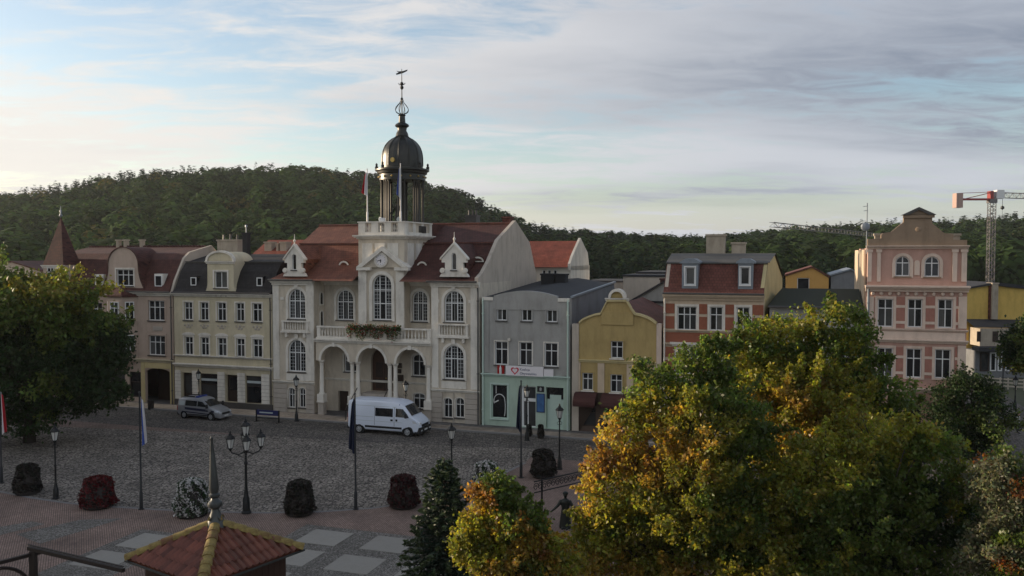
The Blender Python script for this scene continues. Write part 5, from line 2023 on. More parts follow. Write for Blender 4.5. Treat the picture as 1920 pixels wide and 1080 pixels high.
    MB().box(.1, W - .1, .5, D - .5, zpar - 1.2, zpar - .35).build("roof", M_FELT, r)
    # left edge: pale pilaster strip and mast with aerial
    x = b.X(1622)
    MB().box(-.12, -.01, .6, D, 0, zpar - .1).build("side_wall", M_CREAM2, r)
    zt = b.Z(1624, 380)
    x = b.X(1623.5)
    MB().tube([(x, .3, zpar - .4), (x, .3, zt)], .035, 6).tube([(x - .25, .3, zt - .25), (x + .05, .3, zt - .2)], .02, 5).tube([(x - .22, .3, zt - .55), (x + .05, .3, zt - .5)], .02, 5).sphere((x - .1, .2, b.Z(1624, 425)), .3, 8, 6, (1, .3, 1)).build("aerial_mast", M_ZINC, r)
    for px_ in (1649, 1796):
        x = b.X(px_)
        chimney(r, x - .25, x + .25, 1.2, 1.8, zpar - .3, b.Z(px_, 437), M_CHIM)
    pipe(r, .12, -.3, .1, z2, .07, M_ZINC)


pink_house()


# ------------------------------------------------------------------ houses further back
def gabled_back_house():
    b = Bld("rear_house", "house behind the grey one with red tiled roof and white gable", 1002, 17)
    r = b.root
    W = b.X(1070)
    zc = b.Z(1035, 499)
    zr = b.Z(1035, 452, 4)
    D = 8
    w = [b.R(a, 506, a + 7, 520) for a in (1016, 1026, 1037)]
    MB().prism(rect(-6, W, 0, zc), 0, D, [hole(q) for q in w], .2).build("wall", M_WHITEW, r)
    for q in w:
        window(r, q, 0, "single")
    xr_ = W - .25
    MB().slope([(-6, xr_, -.4, zc - .1), (-6, xr_, .8, zc + .75), (-6, xr_, D / 2, zr)]).slope([(-6, xr_, D / 2, zr), (-6, xr_, D, zc)]).build("roof", M_TILE_RED, r)
    fw = [(-.2, zc - .4), (-.2, zc + .25), (.8, zc + 1.0), (D / 2, zr + .3), (D - .8, zc + 1.3), (D, zc - .5)]
    n = len(fw)
    MB().add([(W - .24, y, z) for y, z in fw] + [(W + .0, y, z) for y, z in fw], [tuple(range(n)), tuple(range(2 * n - 1, n - 1, -1))] + [(i, (i + 1) % n, n + (i + 1) % n, n + i) for i in range(n)]).build("gable_wall", M_WHITEW, r)


gabled_back_house()


def red_back_roof():
    b = Bld("rear_house", "long red roofed house behind the cream town house with pale stacks", 466, 16)
    r = b.root
    W = b.X(563)
    zc, zr = b.Z(510, 486), b.Z(510, 450, 4)
    MB().box(0, W, 0, 8, 0, zc).build("wall", M_CREAM2, r)
    MB().slope([(-.1, W + .1, -.3, zc - .1), (-.1, W + .1, 4, zr), (-.1, W + .1, 8.3, zc - .1)]).build("roof", M_TILE_RED, r)
    for q in ((497, 453, 510, 472), (526, 453, 538, 472), (519, 456, 523, 466)):
        x0, x1, z0, z1 = b.R(*q, 1.6)
        chimney(r, x0, x1, 1.6, 2.5, z0 - .8, z1, M_CHIM)
    q = b.R(513, 484, 533, 512, -3)
    MB().box(q[0], q[1], -3, -.01, 0, q[3]).build("annex_wall", M_OCHRE, r)


red_back_roof()


def block_house(name, label, px0, px1, py0, v, m, depth=7, roof=M_FELT, pitch=0.0, pys=None, wins=()):
    b = Bld(name, label, px0, v)
    r = b.root
    W = b.X(px1)
    z1 = b.Z((px0 + px1) / 2, py0)
    q = [b.R(*w) for w in wins]
    if pitch:
        poly = [(0, 0), (W, 0), (W, z1), (W * .62, z1 + pitch), (0, z1 + pitch * .15)]
    else:
        poly = rect(0, W, 0, z1)
    MB().prism(poly, 0, depth, [hole(x) for x in q], .2).build("wall", m, r)
    for x in q:
        window(r, x, 0, "single", glass=M_GLASS)
    if pitch:
        n = [(-.1, z1 + pitch * .15 + .02), (W * .62, z1 + pitch + .02), (W + .1, z1 + .02), (W + .1, z1 + .16), (W * .62, z1 + pitch + .16), (-.1, z1 + pitch * .15 + .16)]
        MB().prism(n, -.15, depth + .1).build("roof", roof, r)
    else:
        MB().box(-.1, W + .1, -.1, depth + .1, z1 + .002, z1 + .18).build("roof", roof, r)
    return b


block_house("rear_block", "blank beige wall of a block behind the yellow gable", 1168, 1262, 519, 22, M_BEIGEW, 9)
block_house("rear_block", "taller blank beige wall with stacks beside the brick house", 1194, 1275, 513, 27, M_BEIGEW, 9)
_b = block_house("rear_shed", "small grey house with lean-to roof behind yellow gable", 1186, 1262, 568, 13, M_GREYW, 6, M_FELT, 0, None, [(1194, 575, 1198, 583), (1203, 576, 1213, 582), (1219, 577, 1223, 592), (1227, 577, 1231, 592)])
_x0, _x1 = _b.X(1186), _b.X(1262)
_z0, _z1, _z2 = _b.Z(1200, 568), _b.Z(1186, 568), _b.Z(1240, 533)
MB().prism([(_x0 - .2, _z1), (_x1, _z1), (_x1, _z2 + .6), (_x0 - .2, _z1 + .12)], .05, 6).build("upper_wall", M_GREYW, _b.root)
MB().prism([(_x0 - .3, _z1 + .03), (_x0 - .3, _z1 + .18), (_x1, _z2 + .8), (_x1, _z2 + .62)], -.2, 6.2).build("upper_roof", M_FELT, _b.root)
chimney(_b.root, _b.X(1231), _b.X(1243), 2, 2.8, _z2 - .5, _b.Z(1237, 523), M_TILE_MAR)
block_house("rear_house", "orange yellow house with dark door behind the low green roof", 1472, 1553, 521, 26, M_ORANGEW, 8, M_TILE_BRN, 1.0, None, [(1494, 521, 1517, 545)])
block_house("rear_shed", "grey metal roofed shed beside the orange house", 1557, 1618, 520, 26, M_GREYD, 8, M_ZINC, .7)
block_house("rear_block", "dark far wall behind the grey house roof", 1100, 1172, 529, 34, M_GREYD, 8)
block_house("edge_house", "pale house with small gable at the far left edge", -60, 78, 509, 8, M_BEIGEW, 8, M_TILE_MAR, 1.0)


# ------------------------------------------------------------------ street beyond the pink house
def corner_building():
    Y = 96.0
    p0 = at_depth(1806, 700, Y)
    r = empty("corner_building", (p0.x, Y, 0), 0, "yellow building with lean-to shop at right edge beyond the street", "building")
    X = lambda px: at_depth(px, 600, Y).x - p0.x
    Z = lambda py: at_depth(1860, py, Y).z
    W = X(1990)
    MB().prism([(0, 0), (W, 0), (W, Z(547)), (X(1890), Z(539)), (X(1860), Z(534)), (0, Z(543))], 0, 9).build("wall", M_YELLOW, r)
    MB().prism([(-.2, Z(543) + .02), (X(1860), Z(534) + .02), (X(1890), Z(539) + .02), (W, Z(547) + .02), (W, Z(543)), (X(1862), Z(529)), (-.2, Z(540))], -.3, 9.2).build("roof", M_FELT, r)
    MB().box(X(1852), X(1857), -.25, -.003, Z(598), Z(536)).build("rust_pipe", M_TILE_MID, r)
    ch = chimney(r, X(1855), X(1866), -.5, .6, Z(598), Z(530), M_CHIM)
    # dark lean-to roof and low cream upper wall
    MB().add([(0, -.01, Z(598)), (W, -.01, Z(600)), (W, -2.2, Z(612)), (0, -2.2, Z(610))], [(0, 1, 2, 3)]).build("lean_to_roof", M_FELT, r)
    MB().box(X(1818), X(1874), -2.2, -.02, Z(645), Z(613)).build("upper_wall", M_CHIM, r)
    for a, c in ((1812, 1819), (1841, 1851)):
        MB().box(X(a), X(c), -2.26, -2.21, Z(637), Z(618)).build("shutter", M_DARKW, r)
    MB().box(-.3, W, -3.6, -2.3, Z(652), Z(645)).build("shop_canopy", M_FELT, r)
    MB().box(0, W, -2.5, -.03, 0, Z(653)).build("shop_wall", M_GREYD, r)
    for a, c in ((1816, 1832), (1834, 1845), (1848, 1856), (1862, 1874)):
        o = MB().ring(rect(X(a), X(c), Z(690), Z(656)), rect(X(a) + .12, X(c) - .12, Z(690) + .12, Z(656) - .12), -2.6, -2.52).build("shop_window", M_FRAME if a != 1816 else M_DARKW, r)
        MB().box(X(a) + .12, X(c) - .12, -2.56, -2.54, Z(690) + .12, Z(656) - .12).build("pane", M_SHOP, o)


corner_building()


def added_shade_houses():
    """plain houses added out of view on the left to keep the square in shade"""
    looks = [("plain cream house added out of view on the left to shade the square", M_CREAM2, M_TILE_MID), ("plain grey house added out of view between cream and ochre houses to shade the square", M_GREYW, M_TILE_BRN), ("plain ochre house with red roof added out of view to shade the square", M_OCHRE, M_TILE_RED), ("plain beige house added out of view nearest the camera to shade the square", M_BEIGEW, M_TILE_BRN)]
    for k, (lab, m, rm) in enumerate(looks):
        t = 15.5
        y0 = 82 - k * (t + .4) - t
        r = empty("shade_house", (-56, y0, 0), rad(90), lab, "building", "houses added out of view to shade the square")  # added outside the view for its shadow on the square
        # local x runs along +Y of the world, local y away from the square
        z = 9.6 + .5 * (k % 2)
        q = []
        for i in range(4):
            for zz in (4.2, 7.2):
                q.append((1.5 + i * 3.6, 2.8 + i * 3.6, zz, zz + 1.7))
        MB().prism(rect(0, t, 0, z), 0, 10, [hole(w) for w in q], .25).build("wall", m, r)
        for w in q:
            window(r, w, 0, "cross", surround=M_TRIM)
        MB().prism([(-.4, z), (10.4, z), (5, z + 4.2)], 0, t).build("roof", rm, r).matrix_local = Matrix.Translation((0, 0, 0)) @ Matrix(((0, 1, 0, 0), (1, 0, 0, 0), (0, 0, 1, 0), (0, 0, 0, 1)))
        chimney(r, 5, 6, 4.6, 5.4, z + 3, z + 5.2, M_CHIM)


added_shade_houses()


# ------------------------------------------------------------------ wooded hills
RIDGE = [(-500, 470), (-260, 420), (-100, 392), (0, 374), (100, 361), (200, 341), (290, 327), (400, 323), (480, 321), (560, 322), (640, 328), (720, 336), (800, 349), (850, 363), (900, 385), (940, 405), (1000, 431), (1060, 442), (1130, 445), (1200, 449),
         (1280, 452), (1340, 451), (1400, 445), (1480, 438), (1560, 433), (1640, 427), (1700, 424), (1780, 421), (1850, 417), (1920, 413), (2100, 400), (2400, 395)]
RIDGE_R = 620.0
TREE_H = 13.0


def ridge_z(px):
    py = np.interp(px, [a for a, _ in RIDGE], [c for _, c in RIDGE])
    return CAM_H + (478 - py) / FOC * RIDGE_R


def terrain_z(x, y):
    px = 960 + FOC * x / y
    R = np.sqrt(x * x + y * y) * (y / np.sqrt(x * x + y * y))   # depth
    top = ridge_z(px) - TREE_H
    t = np.clip((R - 240) / (RIDGE_R - 240), 0, 1.25)
    f = np.where(t < 1, t * t * (3 - 2 * t) * .45 + t * .55, 1 - (t - 1) * 1.2)
    return np.maximum(top * f, -2) + 1.2 * np.sin(x * .045) * np.sin(y * .05) * np.clip(t, 0, 1)


def build_hills():
    nx, ny = 90, 26
    A = np.linspace(-.95, .95, nx)
    Rr = np.linspace(225, 775, ny)
    V = []
    for R in Rr:
        for a in A:
            V.append((a * R, R, float(terrain_z(np.array(a * R), np.array(R))) - .3))
    Fs = [(j * nx + i, j * nx + i + 1, (j + 1) * nx + i + 1, (j + 1) * nx + i) for j in range(ny - 1) for i in range(nx - 1)]
    mb = MB().add(V, Fs)
    o = mb.build("hill", mat("forest floor", (0.035, 0.04, 0.02), .95, .3, .05), smooth=True)
    o["kind"] = "structure"
    # tree shapes: broad crowns and spires, as clouds of foliage tufts
    protos = []
    for k in range(8):
        spire = k >= 5
        n = 165 if not spire else 130
        u = rng.random(n)
        th = rng.random(n) * 2 * np.pi
        if spire:
            z = u ** 1.3
            rr = .20 * (1 - z) ** .9 + .01
            rr = rr * rng.uniform(.75, 1.05, n)
            c = np.stack([rr * np.cos(th), rr * np.sin(th), .12 + .88 * z], 1)
        else:
            z = rng.uniform(-.75, 1, n)
            s = np.sqrt(1 - z * z)
            wob = 1 + .28 * np.sin(3 * th + k) * s + .15 * np.sin(5 * z * 2 + k)
            c = np.stack([.36 * s * np.cos(th) * wob, .36 * s * np.sin(th) * wob, .60 + .40 * z * (1 + .1 * np.sin(2 * th + k))], 1) 
        nrm = c - np.array([0, 0, .5])
        nrm /= np.linalg.norm(nrm, axis=1, keepdims=True)
        a = rng.normal(size=(n, 3))
        b1 = np.cross(nrm + rng.normal(size=(n, 3)) * .25, a)
        b1 /= np.linalg.norm(b1, axis=1, keepdims=True)
        b2 = np.cross(nrm, b1)
        sz = (rng.uniform(.045, .09, n) if not spire else rng.uniform(.03, .06, n))[:, None]
        Q = np.stack([c - b1 * sz, c + b2 * sz * .8, c + b1 * sz, c - b2 * sz * .8], 1)
        protos.append((Q, spire))
    pts = []
    sp = 8.0
    for R in np.arange(232, 690, sp):
        m = int(1.9 * R / sp)
        for i in range(m):
            a = -.95 + 1.9 * (i + rng.random()) / m
            if abs(a) > .70 and rng.random() < .75:
                continue
            pts.append((a * R, R + rng.uniform(-sp / 2, sp / 2)))
    pts = np.array(pts)
    z = terrain_z(pts[:, 0], pts[:, 1])
    # only the slopes that rise into view (the foot of the hill lies behind the houses)
    vis = CAM_H + (478 - 560) / FOC * pts[:, 1] < z + 18
    pts, z = pts[vis], z[vis]
    n = len(pts)
    VV, CC = [], []
    patch = np.sin(pts[:, 0] * .021 + 1.3) + np.sin(pts[:, 1] * .03 + pts[:, 0] * .013) + rng.normal(0, .5, n)
    for i in range(n):
        spire = patch[i] > .9 or rng.random() < .12
        k = int(rng.integers(5, 8) if spire else rng.integers(0, 5))
        Q, _ = protos[k]
        h = rng.uniform(8, 18) if not spire else rng.uniform(13, 20)
        if pts[i, 1] > RIDGE_R - 25 and not spire:
            h *= rng.uniform(.75, 1.1)
        w = h * rng.uniform(.8, 1.35)
        t = rng.random() * 6.28
        ca, sa = math.cos(t), math.sin(t)
        q = Q.copy()
        x, y = q[..., 0] * w, q[..., 1] * w
        q[..., 0] = x * ca - y * sa + pts[i, 0]
        q[..., 1] = x * sa + y * ca + pts[i, 1]
        q[..., 2] = q[..., 2] * h + z[i] - .3
        VV.append(q)
        if spire:
            base = np.array([.016, .033, .015]) * rng.uniform(.6, 1.5)
        else:
            base = np.array([.034, .058, .016]) * rng.uniform(.5, 1.7)
            if rng.random() < .035:
                base = np.array([.095, .085, .022]) * rng.uniform(.8, 1.2)
        CC.append(base[None] * rng.uniform(.86, 1.14, (len(Q), 1)))
    me = quads_mesh("forest", np.concatenate(VV), np.concatenate(CC), M_FOREST)
    o = link("forest", me)
    tag(o, "dense dark green mixed forest covering the hills behind the town", "forest", kind="stuff")
    print("forest trees", n, "quads", len(me.polygons))


build_hills()


# ------------------------------------------------------------------ trees on the square
def broad_tree(name, label, base, lobes, nclump, nleaf, size, palette, m=M_LEAF, trunk_r=.22, cat="tree", fork=.35, seed=0, clump_r=(.45, .95), group=None):
    """trunk, limbs to every clump, and leaves gathered in clumps spread over the crown's lobes"""
    rg = np.random.default_rng(seed)
    t = empty(name, base, 0, label, cat, group)
    L = np.array(lobes, float)
    vol = L[:, 3] * L[:, 4] * L[:, 5]
    idx = rg.choice(len(L), nclump, p=vol / vol.sum())
    d = rg.normal(size=(nclump, 3))
    d /= np.linalg.norm(d, axis=1, keepdims=True)
    rr = rg.uniform(.35, 1, nclump) ** .45
    cc = L[idx, :3] + d * rr[:, None] * L[idx, 3:6]
    low = L[:, 2].min() - L[np.argmin(L[:, 2]), 5] * .8
    cc[:, 2] = np.maximum(cc[:, 2], low)
    cr = rg.uniform(*clump_r, nclump)
    ccol = palette(cc, rg)
    per = rg.multinomial(nleaf, (cr ** 2) / (cr ** 2).sum())
    k = np.repeat(np.arange(nclump), per)
    dd = rg.normal(size=(nleaf, 3))
    dd /= np.linalg.norm(dd, axis=1, keepdims=True)
    dist = np.abs(rg.normal(.72, .32, nleaf))
    pos = cc[k] + dd * (dist * cr[k])[:, None] * np.array([1, 1, .72])
    # a third of the leaves sit on stray twigs between the clumps
    st = rg.random(nleaf) < .5
    ns = int(st.sum())
    li = rg.choice(len(L), ns, p=vol / vol.sum())
    e = rg.normal(size=(ns, 3))
    e /= np.linalg.norm(e, axis=1, keepdims=True)
    wob = .86 + .16 * np.sin(4.3 * e[:, 0] + 5.1 * e[:, 2] + li * 1.7) + .13 * np.sin(9.0 * e[:, 2] - 7.0 * e[:, 0] + 6.0 * e[:, 1] + li) + rg.normal(0, .07, ns)
    sp_ = L[li, :3] + e * (rg.uniform(.35, 1.0, ns) ** .5 * wob)[:, None] * L[li, 3:6]
    sp_[:, 2] = np.maximum(sp_[:, 2], low)
    # of these, most sit along leading shoots that stick out of the crown
    nsh = 10 * len(L) + 60
    sl = rg.choice(len(L), nsh, p=vol / vol.sum())
    sd = rg.normal(size=(nsh, 3))
    sd[:, 2] = np.abs(sd[:, 2]) * .9 - .25
    sd /= np.linalg.norm(sd, axis=1, keepdims=True)
    s0 = L[sl, :3] + sd * L[sl, 3:6] * .78
    gd = sd + np.array([0, 0, .45]) + rg.normal(0, .3, (nsh, 3))
    gd /= np.linalg.norm(gd, axis=1, keepdims=True)
    sln = L[sl, 3:6].mean(1) * rg.uniform(.28, .75, nsh)
    m2 = int(ns * .55)
    w2 = rg.integers(0, nsh, m2)
    f2 = rg.random(m2)
    sp_[:m2] = s0[w2] + gd[w2] * (f2 * sln[w2])[:, None] + rg.normal(size=(m2, 3)) * (clump_r[0] * .75 * (1.15 - f2))[:, None]
    sp_[:, 2] = np.maximum(sp_[:, 2], low)
    pos[st] = sp_
    near = np.array([np.argmin(((cc - q) ** 2).sum(1)) for q in sp_])
    k[st] = near
    col = ccol[k] * rg.uniform(.65, 1.35, (nleaf, 1)) * (1 + rg.normal(0, .10, (nleaf, 3)))
    col = np.clip(col, .004, .9)
    leaves_object("crown", pos, size, col, m, t)
    # trunk and limbs
    zc = L[:, 2].mean()
    c0 = np.average(L[:, :3], axis=0, weights=vol)
    zf = max(1.2, low * .9 if low > 1.5 else c0[2] * fork)
    mb = MB().tube([(0, 0, -.1), (0.03, 0, zf * .5), (c0[0] * .12, c0[1] * .12, zf), (c0[0] * .5, c0[1] * .5, (zf + c0[2]) / 2), (c0[0], c0[1], c0[2] + .4)], [trunk_r * 1.25, trunk_r, trunk_r * .9, trunk_r * .65, trunk_r * .3], 8)
    mb.build("trunk", M_BARK, t, True)
    mb = MB()
    for i in rg.choice(nclump, min(nclump, 46), replace=False):
        p = cc[i]
        s = rg.uniform(.0, .75)
        a = np.array([c0[0] * (.12 + .8 * s), c0[1] * (.12 + .8 * s), zf + (c0[2] - zf) * s])
        mid = (a + p) / 2 + np.array([0, 0, -.1 * np.linalg.norm(p - a)])
        r0 = trunk_r * (.4 - .2 * s)
        mb.tube([tuple(a), tuple(mid), tuple(p)], [r0, r0 * .6, r0 * .2], 5)
    for i in range(nsh):
        a, e2 = s0[i] - sd[i] * L[sl[i], 3:6] * .3, s0[i] + gd[i] * sln[i] * .9
        mb.tube([tuple(a), tuple(s0[i]), tuple(e2)], [trunk_r * .12, trunk_r * .08, trunk_r * .03], 4)
    mb.build("limb", M_BARK, t, True)["kind"] = "stuff"
    return t


GREEN = np.array([.095, .128, .028])
YGREEN = np.array([.20, .195, .034])
GOLD = np.array([.30, .215, .045])
ORANGE = np.array([.26, .145, .042])
DKGREEN = np.array([.026, .046, .014])
RUST = np.array([.20, .085, .03])
GREYG = np.array([.13, .135, .075])


def pal(weights, fscale=.55, ph=0.0, grad=None):
    cols = np.array([GREEN, YGREEN, GOLD, ORANGE, DKGREEN, RUST, GREYG])

    def f(cc, rg):
        n = len(cc)
        s = np.sin(cc[:, 0] * fscale + ph) + np.sin(cc[:, 2] * fscale * 1.3 + ph * 2 + cc[:, 1] * .4) + rg.normal(0, .55, n)
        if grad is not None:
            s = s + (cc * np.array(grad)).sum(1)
        rank = (np.argsort(np.argsort(s)) + .5) / n
        w = np.array([x for _, x in weights], float)
        cum = np.cumsum(w / w.sum())
        j = np.searchsorted(cum, rank)
        base = cols[[i for i, _ in weights]][j]
        return base * rg.uniform(.8, 1.25, (n, 1))
    return f


def top_z(py, Y):
    return CAM_H + (478 - py) / FOC * Y


def px_lobes(Y, base_px, spec, flat=.85):
    """crown lobes measured in the photograph (centre, half width, half height) at depth Y, in metres from the foot"""
    out = []
    x0 = (base_px - 960) / FOC * Y
    for i, (px, py, rx, ry) in enumerate(spec):
        out.append(((px - 960) / FOC * Y - x0, .5 * math.sin(i * 2.4) * rx / FOC * Y, top_z(py, Y), rx / FOC * Y, max(rx, ry) / FOC * Y * flat, ry / FOC * Y))
    return out


def crown_tree(name, label, Y, base_px, spec, *a, **kw):
    p = Vector(((base_px - 960) / FOC * Y, Y, 0))
    return broad_tree(name, label, p, px_lobes(Y, base_px, spec), *a, **kw)


# the big dark maple at the left, trunk on the cobbles
crown_tree("maple_tree", "large dark green tree at the left edge with sunlit yellow top", 61, 48,
           [(60, 600, 100, 80), (165, 650, 62, 80), (115, 555, 75, 42), (205, 655, 28, 55), (60, 700, 110, 70), (165, 735, 55, 36), (-40, 620, 90, 120), (25, 530, 38, 26), (125, 520, 36, 20), (175, 545, 28, 24), (-60, 740, 80, 50), (100, 765, 70, 30), (40, 790, 80, 28), (185, 745, 45, 28), (120, 670, 100, 80)],
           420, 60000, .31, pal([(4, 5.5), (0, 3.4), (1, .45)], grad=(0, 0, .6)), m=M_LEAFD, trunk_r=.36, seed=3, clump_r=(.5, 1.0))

# the yellowing trees on the right, near the camera
crown_tree("lime_tree", "golden and green tree with orange leaves on its left side, right of the statue", 31, 1240,
           [(1165, 815, 38, 52), (1238, 755, 58, 65), (1210, 690, 18, 30), (1290, 720, 60, 55), (1175, 920, 80, 90), (1325, 820, 110, 110), (1240, 1010, 130, 90), (1116, 868, 22, 34), (1345, 680, 50, 45), (1130, 1010, 55, 70), (1290, 920, 120, 100), (1170, 1080, 110, 34), (1330, 1065, 120, 48)],
           640, 100000, .155, pal([(0, 3.4), (1, 6.4), (2, 2.8), (3, .7)], ph=.7, fscale=.8, grad=(-.62, 0, -.22)), seed=11, trunk_r=.20, clump_r=(.2, .48))
crown_tree("lime_tree", "tallest green and yellow tree standing before the pink house", 36, 1530,
           [(1405, 660, 50, 42), (1480, 645, 75, 65), (1565, 615, 58, 52), (1610, 680, 45, 62), (1500, 750, 130, 90), (1655, 750, 55, 55), (1430, 735, 80, 75), (1540, 850, 140, 90), (1700, 740, 32, 34)],
           600, 92000, .172, pal([(0, 3.8), (1, 6.2), (2, 1.2), (3, .15)], ph=2.0, grad=(-.15, 0, .15)), seed=17, trunk_r=.24, clump_r=(.24, .58))
crown_tree("ash_tree", "dark green tree in the lower right corner", 29, 1620,
           [(1555, 900, 110, 85), (1660, 860, 80, 85), (1740, 880, 62, 80), (1480, 985, 120, 95), (1620, 1000, 130, 95), (1765, 1000, 80, 90), (1400, 1030, 100, 75), (1705, 815, 40, 40), (1800, 950, 42, 70), (1560, 1060, 200, 40), (1790, 890, 40, 40), (1835, 1010, 40, 60), (1690, 940, 80, 70), (1450, 1085, 120, 30), (1750, 1085, 120, 30)],
           640, 96000, .15, pal([(4, 1.0), (0, 6.0), (1, 3.6)], ph=4.0, grad=(-.1, 0, .3)), seed=23, trunk_r=.2, clump_r=(.2, .48))
crown_tree("small_maple", "small golden orange tree between the fir and the statue", 25, 965,
           [(930, 930, 42, 32), (905, 1000, 45, 50), (975, 985, 42, 48), (955, 1050, 95, 50), (1025, 1040, 30, 28), (1055, 1072, 48, 22), (870, 1040, 28, 32)],
           300, 42000, .13, pal([(1, 4.4), (2, 4.2), (3, .8), (0, 1.4)], ph=1.0, fscale=1.4), seed=31, trunk_r=.10, clump_r=(.18, .40))
crown_tree("birch_tree", "grey green tree with rusty leaves at the right edge of the picture", 26, 1900,
           [(1880, 930, 36, 70), (1898, 870, 22, 26), (1885, 1030, 52, 70), (1930, 950, 40, 80), (1850, 1050, 40, 40)],
           220, 30000, .115, pal([(6, 6), (5, .4), (0, 2.2)], ph=.3), seed=37, trunk_r=.12, clump_r=(.2, .45))
# dark trees further back on the right
crown_tree("dark_tree", "dark bushy tree in front of the pink house's right corner", 55, 1828,
           [(1822, 745, 38, 50), (1790, 790, 42, 45), (1850, 790, 40, 50), (1822, 830, 62, 38), (1775, 745, 22, 26), (1862, 745, 20, 24)],
           170, 20000, .19, pal([(4, 6), (0, 2.0)]), m=M_LEAFD, seed=41, trunk_r=.16, clump_r=(.35, .75))
crown_tree("street_tree", "green tree half cut by the right edge, before the yellow building", 72, 1945,
           [(1925, 640, 34, 40), (1905, 665, 20, 24), (1945, 615, 30, 26), (1935, 680, 36, 24)],
           90, 9000, .26, pal([(4, 3), (0, 5), (1, 1.5)]), m=M_LEAFD, seed=43, trunk_r=.2)


def fir_tree():
    Y = 30.0
    p = Vector(((832 - 960) / FOC * Y, Y, 0))
    t = empty("fir_tree", p, 0, "dark green fir tree with pointed top near the camera", "tree")
    H = top_z(860, Y)
    MB().tube([(0, 0, -.1), (0, 0, H * .6), (0, 0, H - .05)], [.15, .09, .015], 8).build("trunk", M_BARK, t, True)
    rg = np.random.default_rng(5)
    C, D, S, K = [], [], [], []
    br = MB()
    z = .5
    while z < H - .15:
        f = 1 - z / H
        Lb = 2.35 * f ** .78 + .12
        nb = int(7 + 9 * f)
        for k in range(nb):
            a = 2 * math.pi * (k + rg.random() * .8) / nb + z * 2.1
            ln = Lb * rg.uniform(.72, 1.08)
            up0 = .28 - .5 * f
            pts = []
            for i in range(7):
                s = i / 6
                r = ln * s
                zz = z + up0 * r - .10 * r * r * f + .16 * ln * max(0, s - .6)
                pts.append(np.array([r * math.cos(a), r * math.sin(a), zz]))
            br.tube([tuple(q) for q in pts[::3]], [.03 * f + .012, .018, .006], 4)
            n = int(16 + 46 * ln)
            s = rg.uniform(.12, 1.02, n)
            base = np.array([pts[min(5, int(q * 6))] + (pts[min(6, int(q * 6) + 1)] - pts[min(5, int(q * 6))]) * ((q * 6) % 1 if q < 1 else 1.0) for q in s])
            side = np.array([-math.sin(a), math.cos(a), 0])
            fw = np.array([math.cos(a), math.sin(a), .05])
            sg = rg.choice([-1, 1], n)
            wid = (ln * .30 * (1.05 - s))[:, None] * rg.random((n, 1))
            d = fw[None] * .75 + side[None] * sg[:, None] * .8
            c = base + d * wid + np.array([0, 0, 1])[None] * rg.normal(-.02, .03, (n, 1))
            C.append(c)
            D.append(d / np.linalg.norm(d, axis=1, keepdims=True) + np.array([0, 0, -.12])[None])
            col = np.array([.022, .042, .024]) * rg.uniform(.7, 1.4)
            tip = (s > .72)[:, None]
            K.append(np.where(tip, np.array([[.05, .075, .026]]), col[None]) * rg.uniform(.7, 1.3, (n, 1)))
        z += .17 + .10 * f
    br.build("branch", M_BARK, t)["kind"] = "stuff"
    C = np.concatenate(C)
    leaves_object("crown", C, .20, np.concatenate(K), M_NEEDLE, t, aspect=.32, dirs=np.concatenate(D))


fir_tree()


# ------------------------------------------------------------------ flower towers
def flower_tower(px, py, wpx, hpx, kind, label, i):
    p = gr(px, py)
    s = FOC / p.y
    w, h = wpx / s, hpx / s
    t = empty("flower_tower", p, 0, label, "planter", "flower towers round the square")
    MB().lathe([(w * .40, 0), (w * .44, .1), (w * .40, .22), (w * .3, .24)], n=12).build("tub", M_TUB, t, auto=40)
    rg = np.random.default_rng(100 + i)
    N = int(2600 * min(1.6, w * h / 2.2))
    th = rg.random(N) * 2 * np.pi
    u = rg.random(N)
    topc = rg.random(N) < .18
    z = np.where(topc, 1 - .10 * rg.random(N), u)
    R = w * .5 * (1 - .34 * z ** 1.2) * np.where(z > .92, np.sqrt(np.clip((1.04 - z) / .12, 0, 1)), 1) * (1 + .07 * np.sin(th * 5 + z * 6) + .05 * np.sin(th * 3 - z * 9))
    R = R * np.where(topc, np.sqrt(rg.random(N)), rg.uniform(.86, 1.04, N))
    c = np.stack([R * np.cos(th), R * np.sin(th), .16 + (h - .16) * z], 1)
    pals = {"red": ([.13, .010, .012], [.05, .012, .010], .55), "white": ([.62, .60, .58], [.04, .07, .03], .42), "dark": ([.028, .020, .016], [.018, .020, .012], .5), "wine": ([.060, .010, .012], [.025, .014, .010], .55)}
    a, b_, q = pals[kind]
    clump = np.sin(th * 7 + z * 13) + rg.normal(0, .8, N) > (0.7 - q * 1.6)
    col = np.where(clump[:, None], np.array([a]), np.array([b_])) * rg.uniform(.6, 1.35, (N, 1))
    leaves_object("foliage", c, .12, col, M_PETAL, t, aspect=.8)
    MB().lathe([(w * .36, .2), (w * .43, h * .4), (w * .36, h * .75), (w * .26, h * .92), (.05, h * .95)], n=14).build("frame", M_TUB, t)


towers = [(52, 925, 50, 56, "dark", "dark leafed flower tower at the left edge, nearest the left lamp post"), (184, 950, 66, 57, "red", "deep red flower tower between lamp post and blue flag"),
          (360, 966, 66, 69, "white", "white blossoming flower tower behind the kiosk spire"), (562, 964, 58, 64, "dark", "dark brown flower tower right of the five-armed lamp"),
          (757, 950, 60, 60, "wine", "wine red flower tower left of the fir tree"), (913, 922, 58, 57, "white", "pale flower tower behind the golden small tree"),
          (1019, 894, 50, 52, "dark", "dark rounded flower tower beside the slim right lamp post"), (1014, 822, 13, 26, "dark", "small dark planter column by the mint shop door"), (992, 818, 12, 22, "dark", "narrow dark planter by the mint shop entrance")]
for i, q in enumerate(towers):
    flower_tower(*q, i)


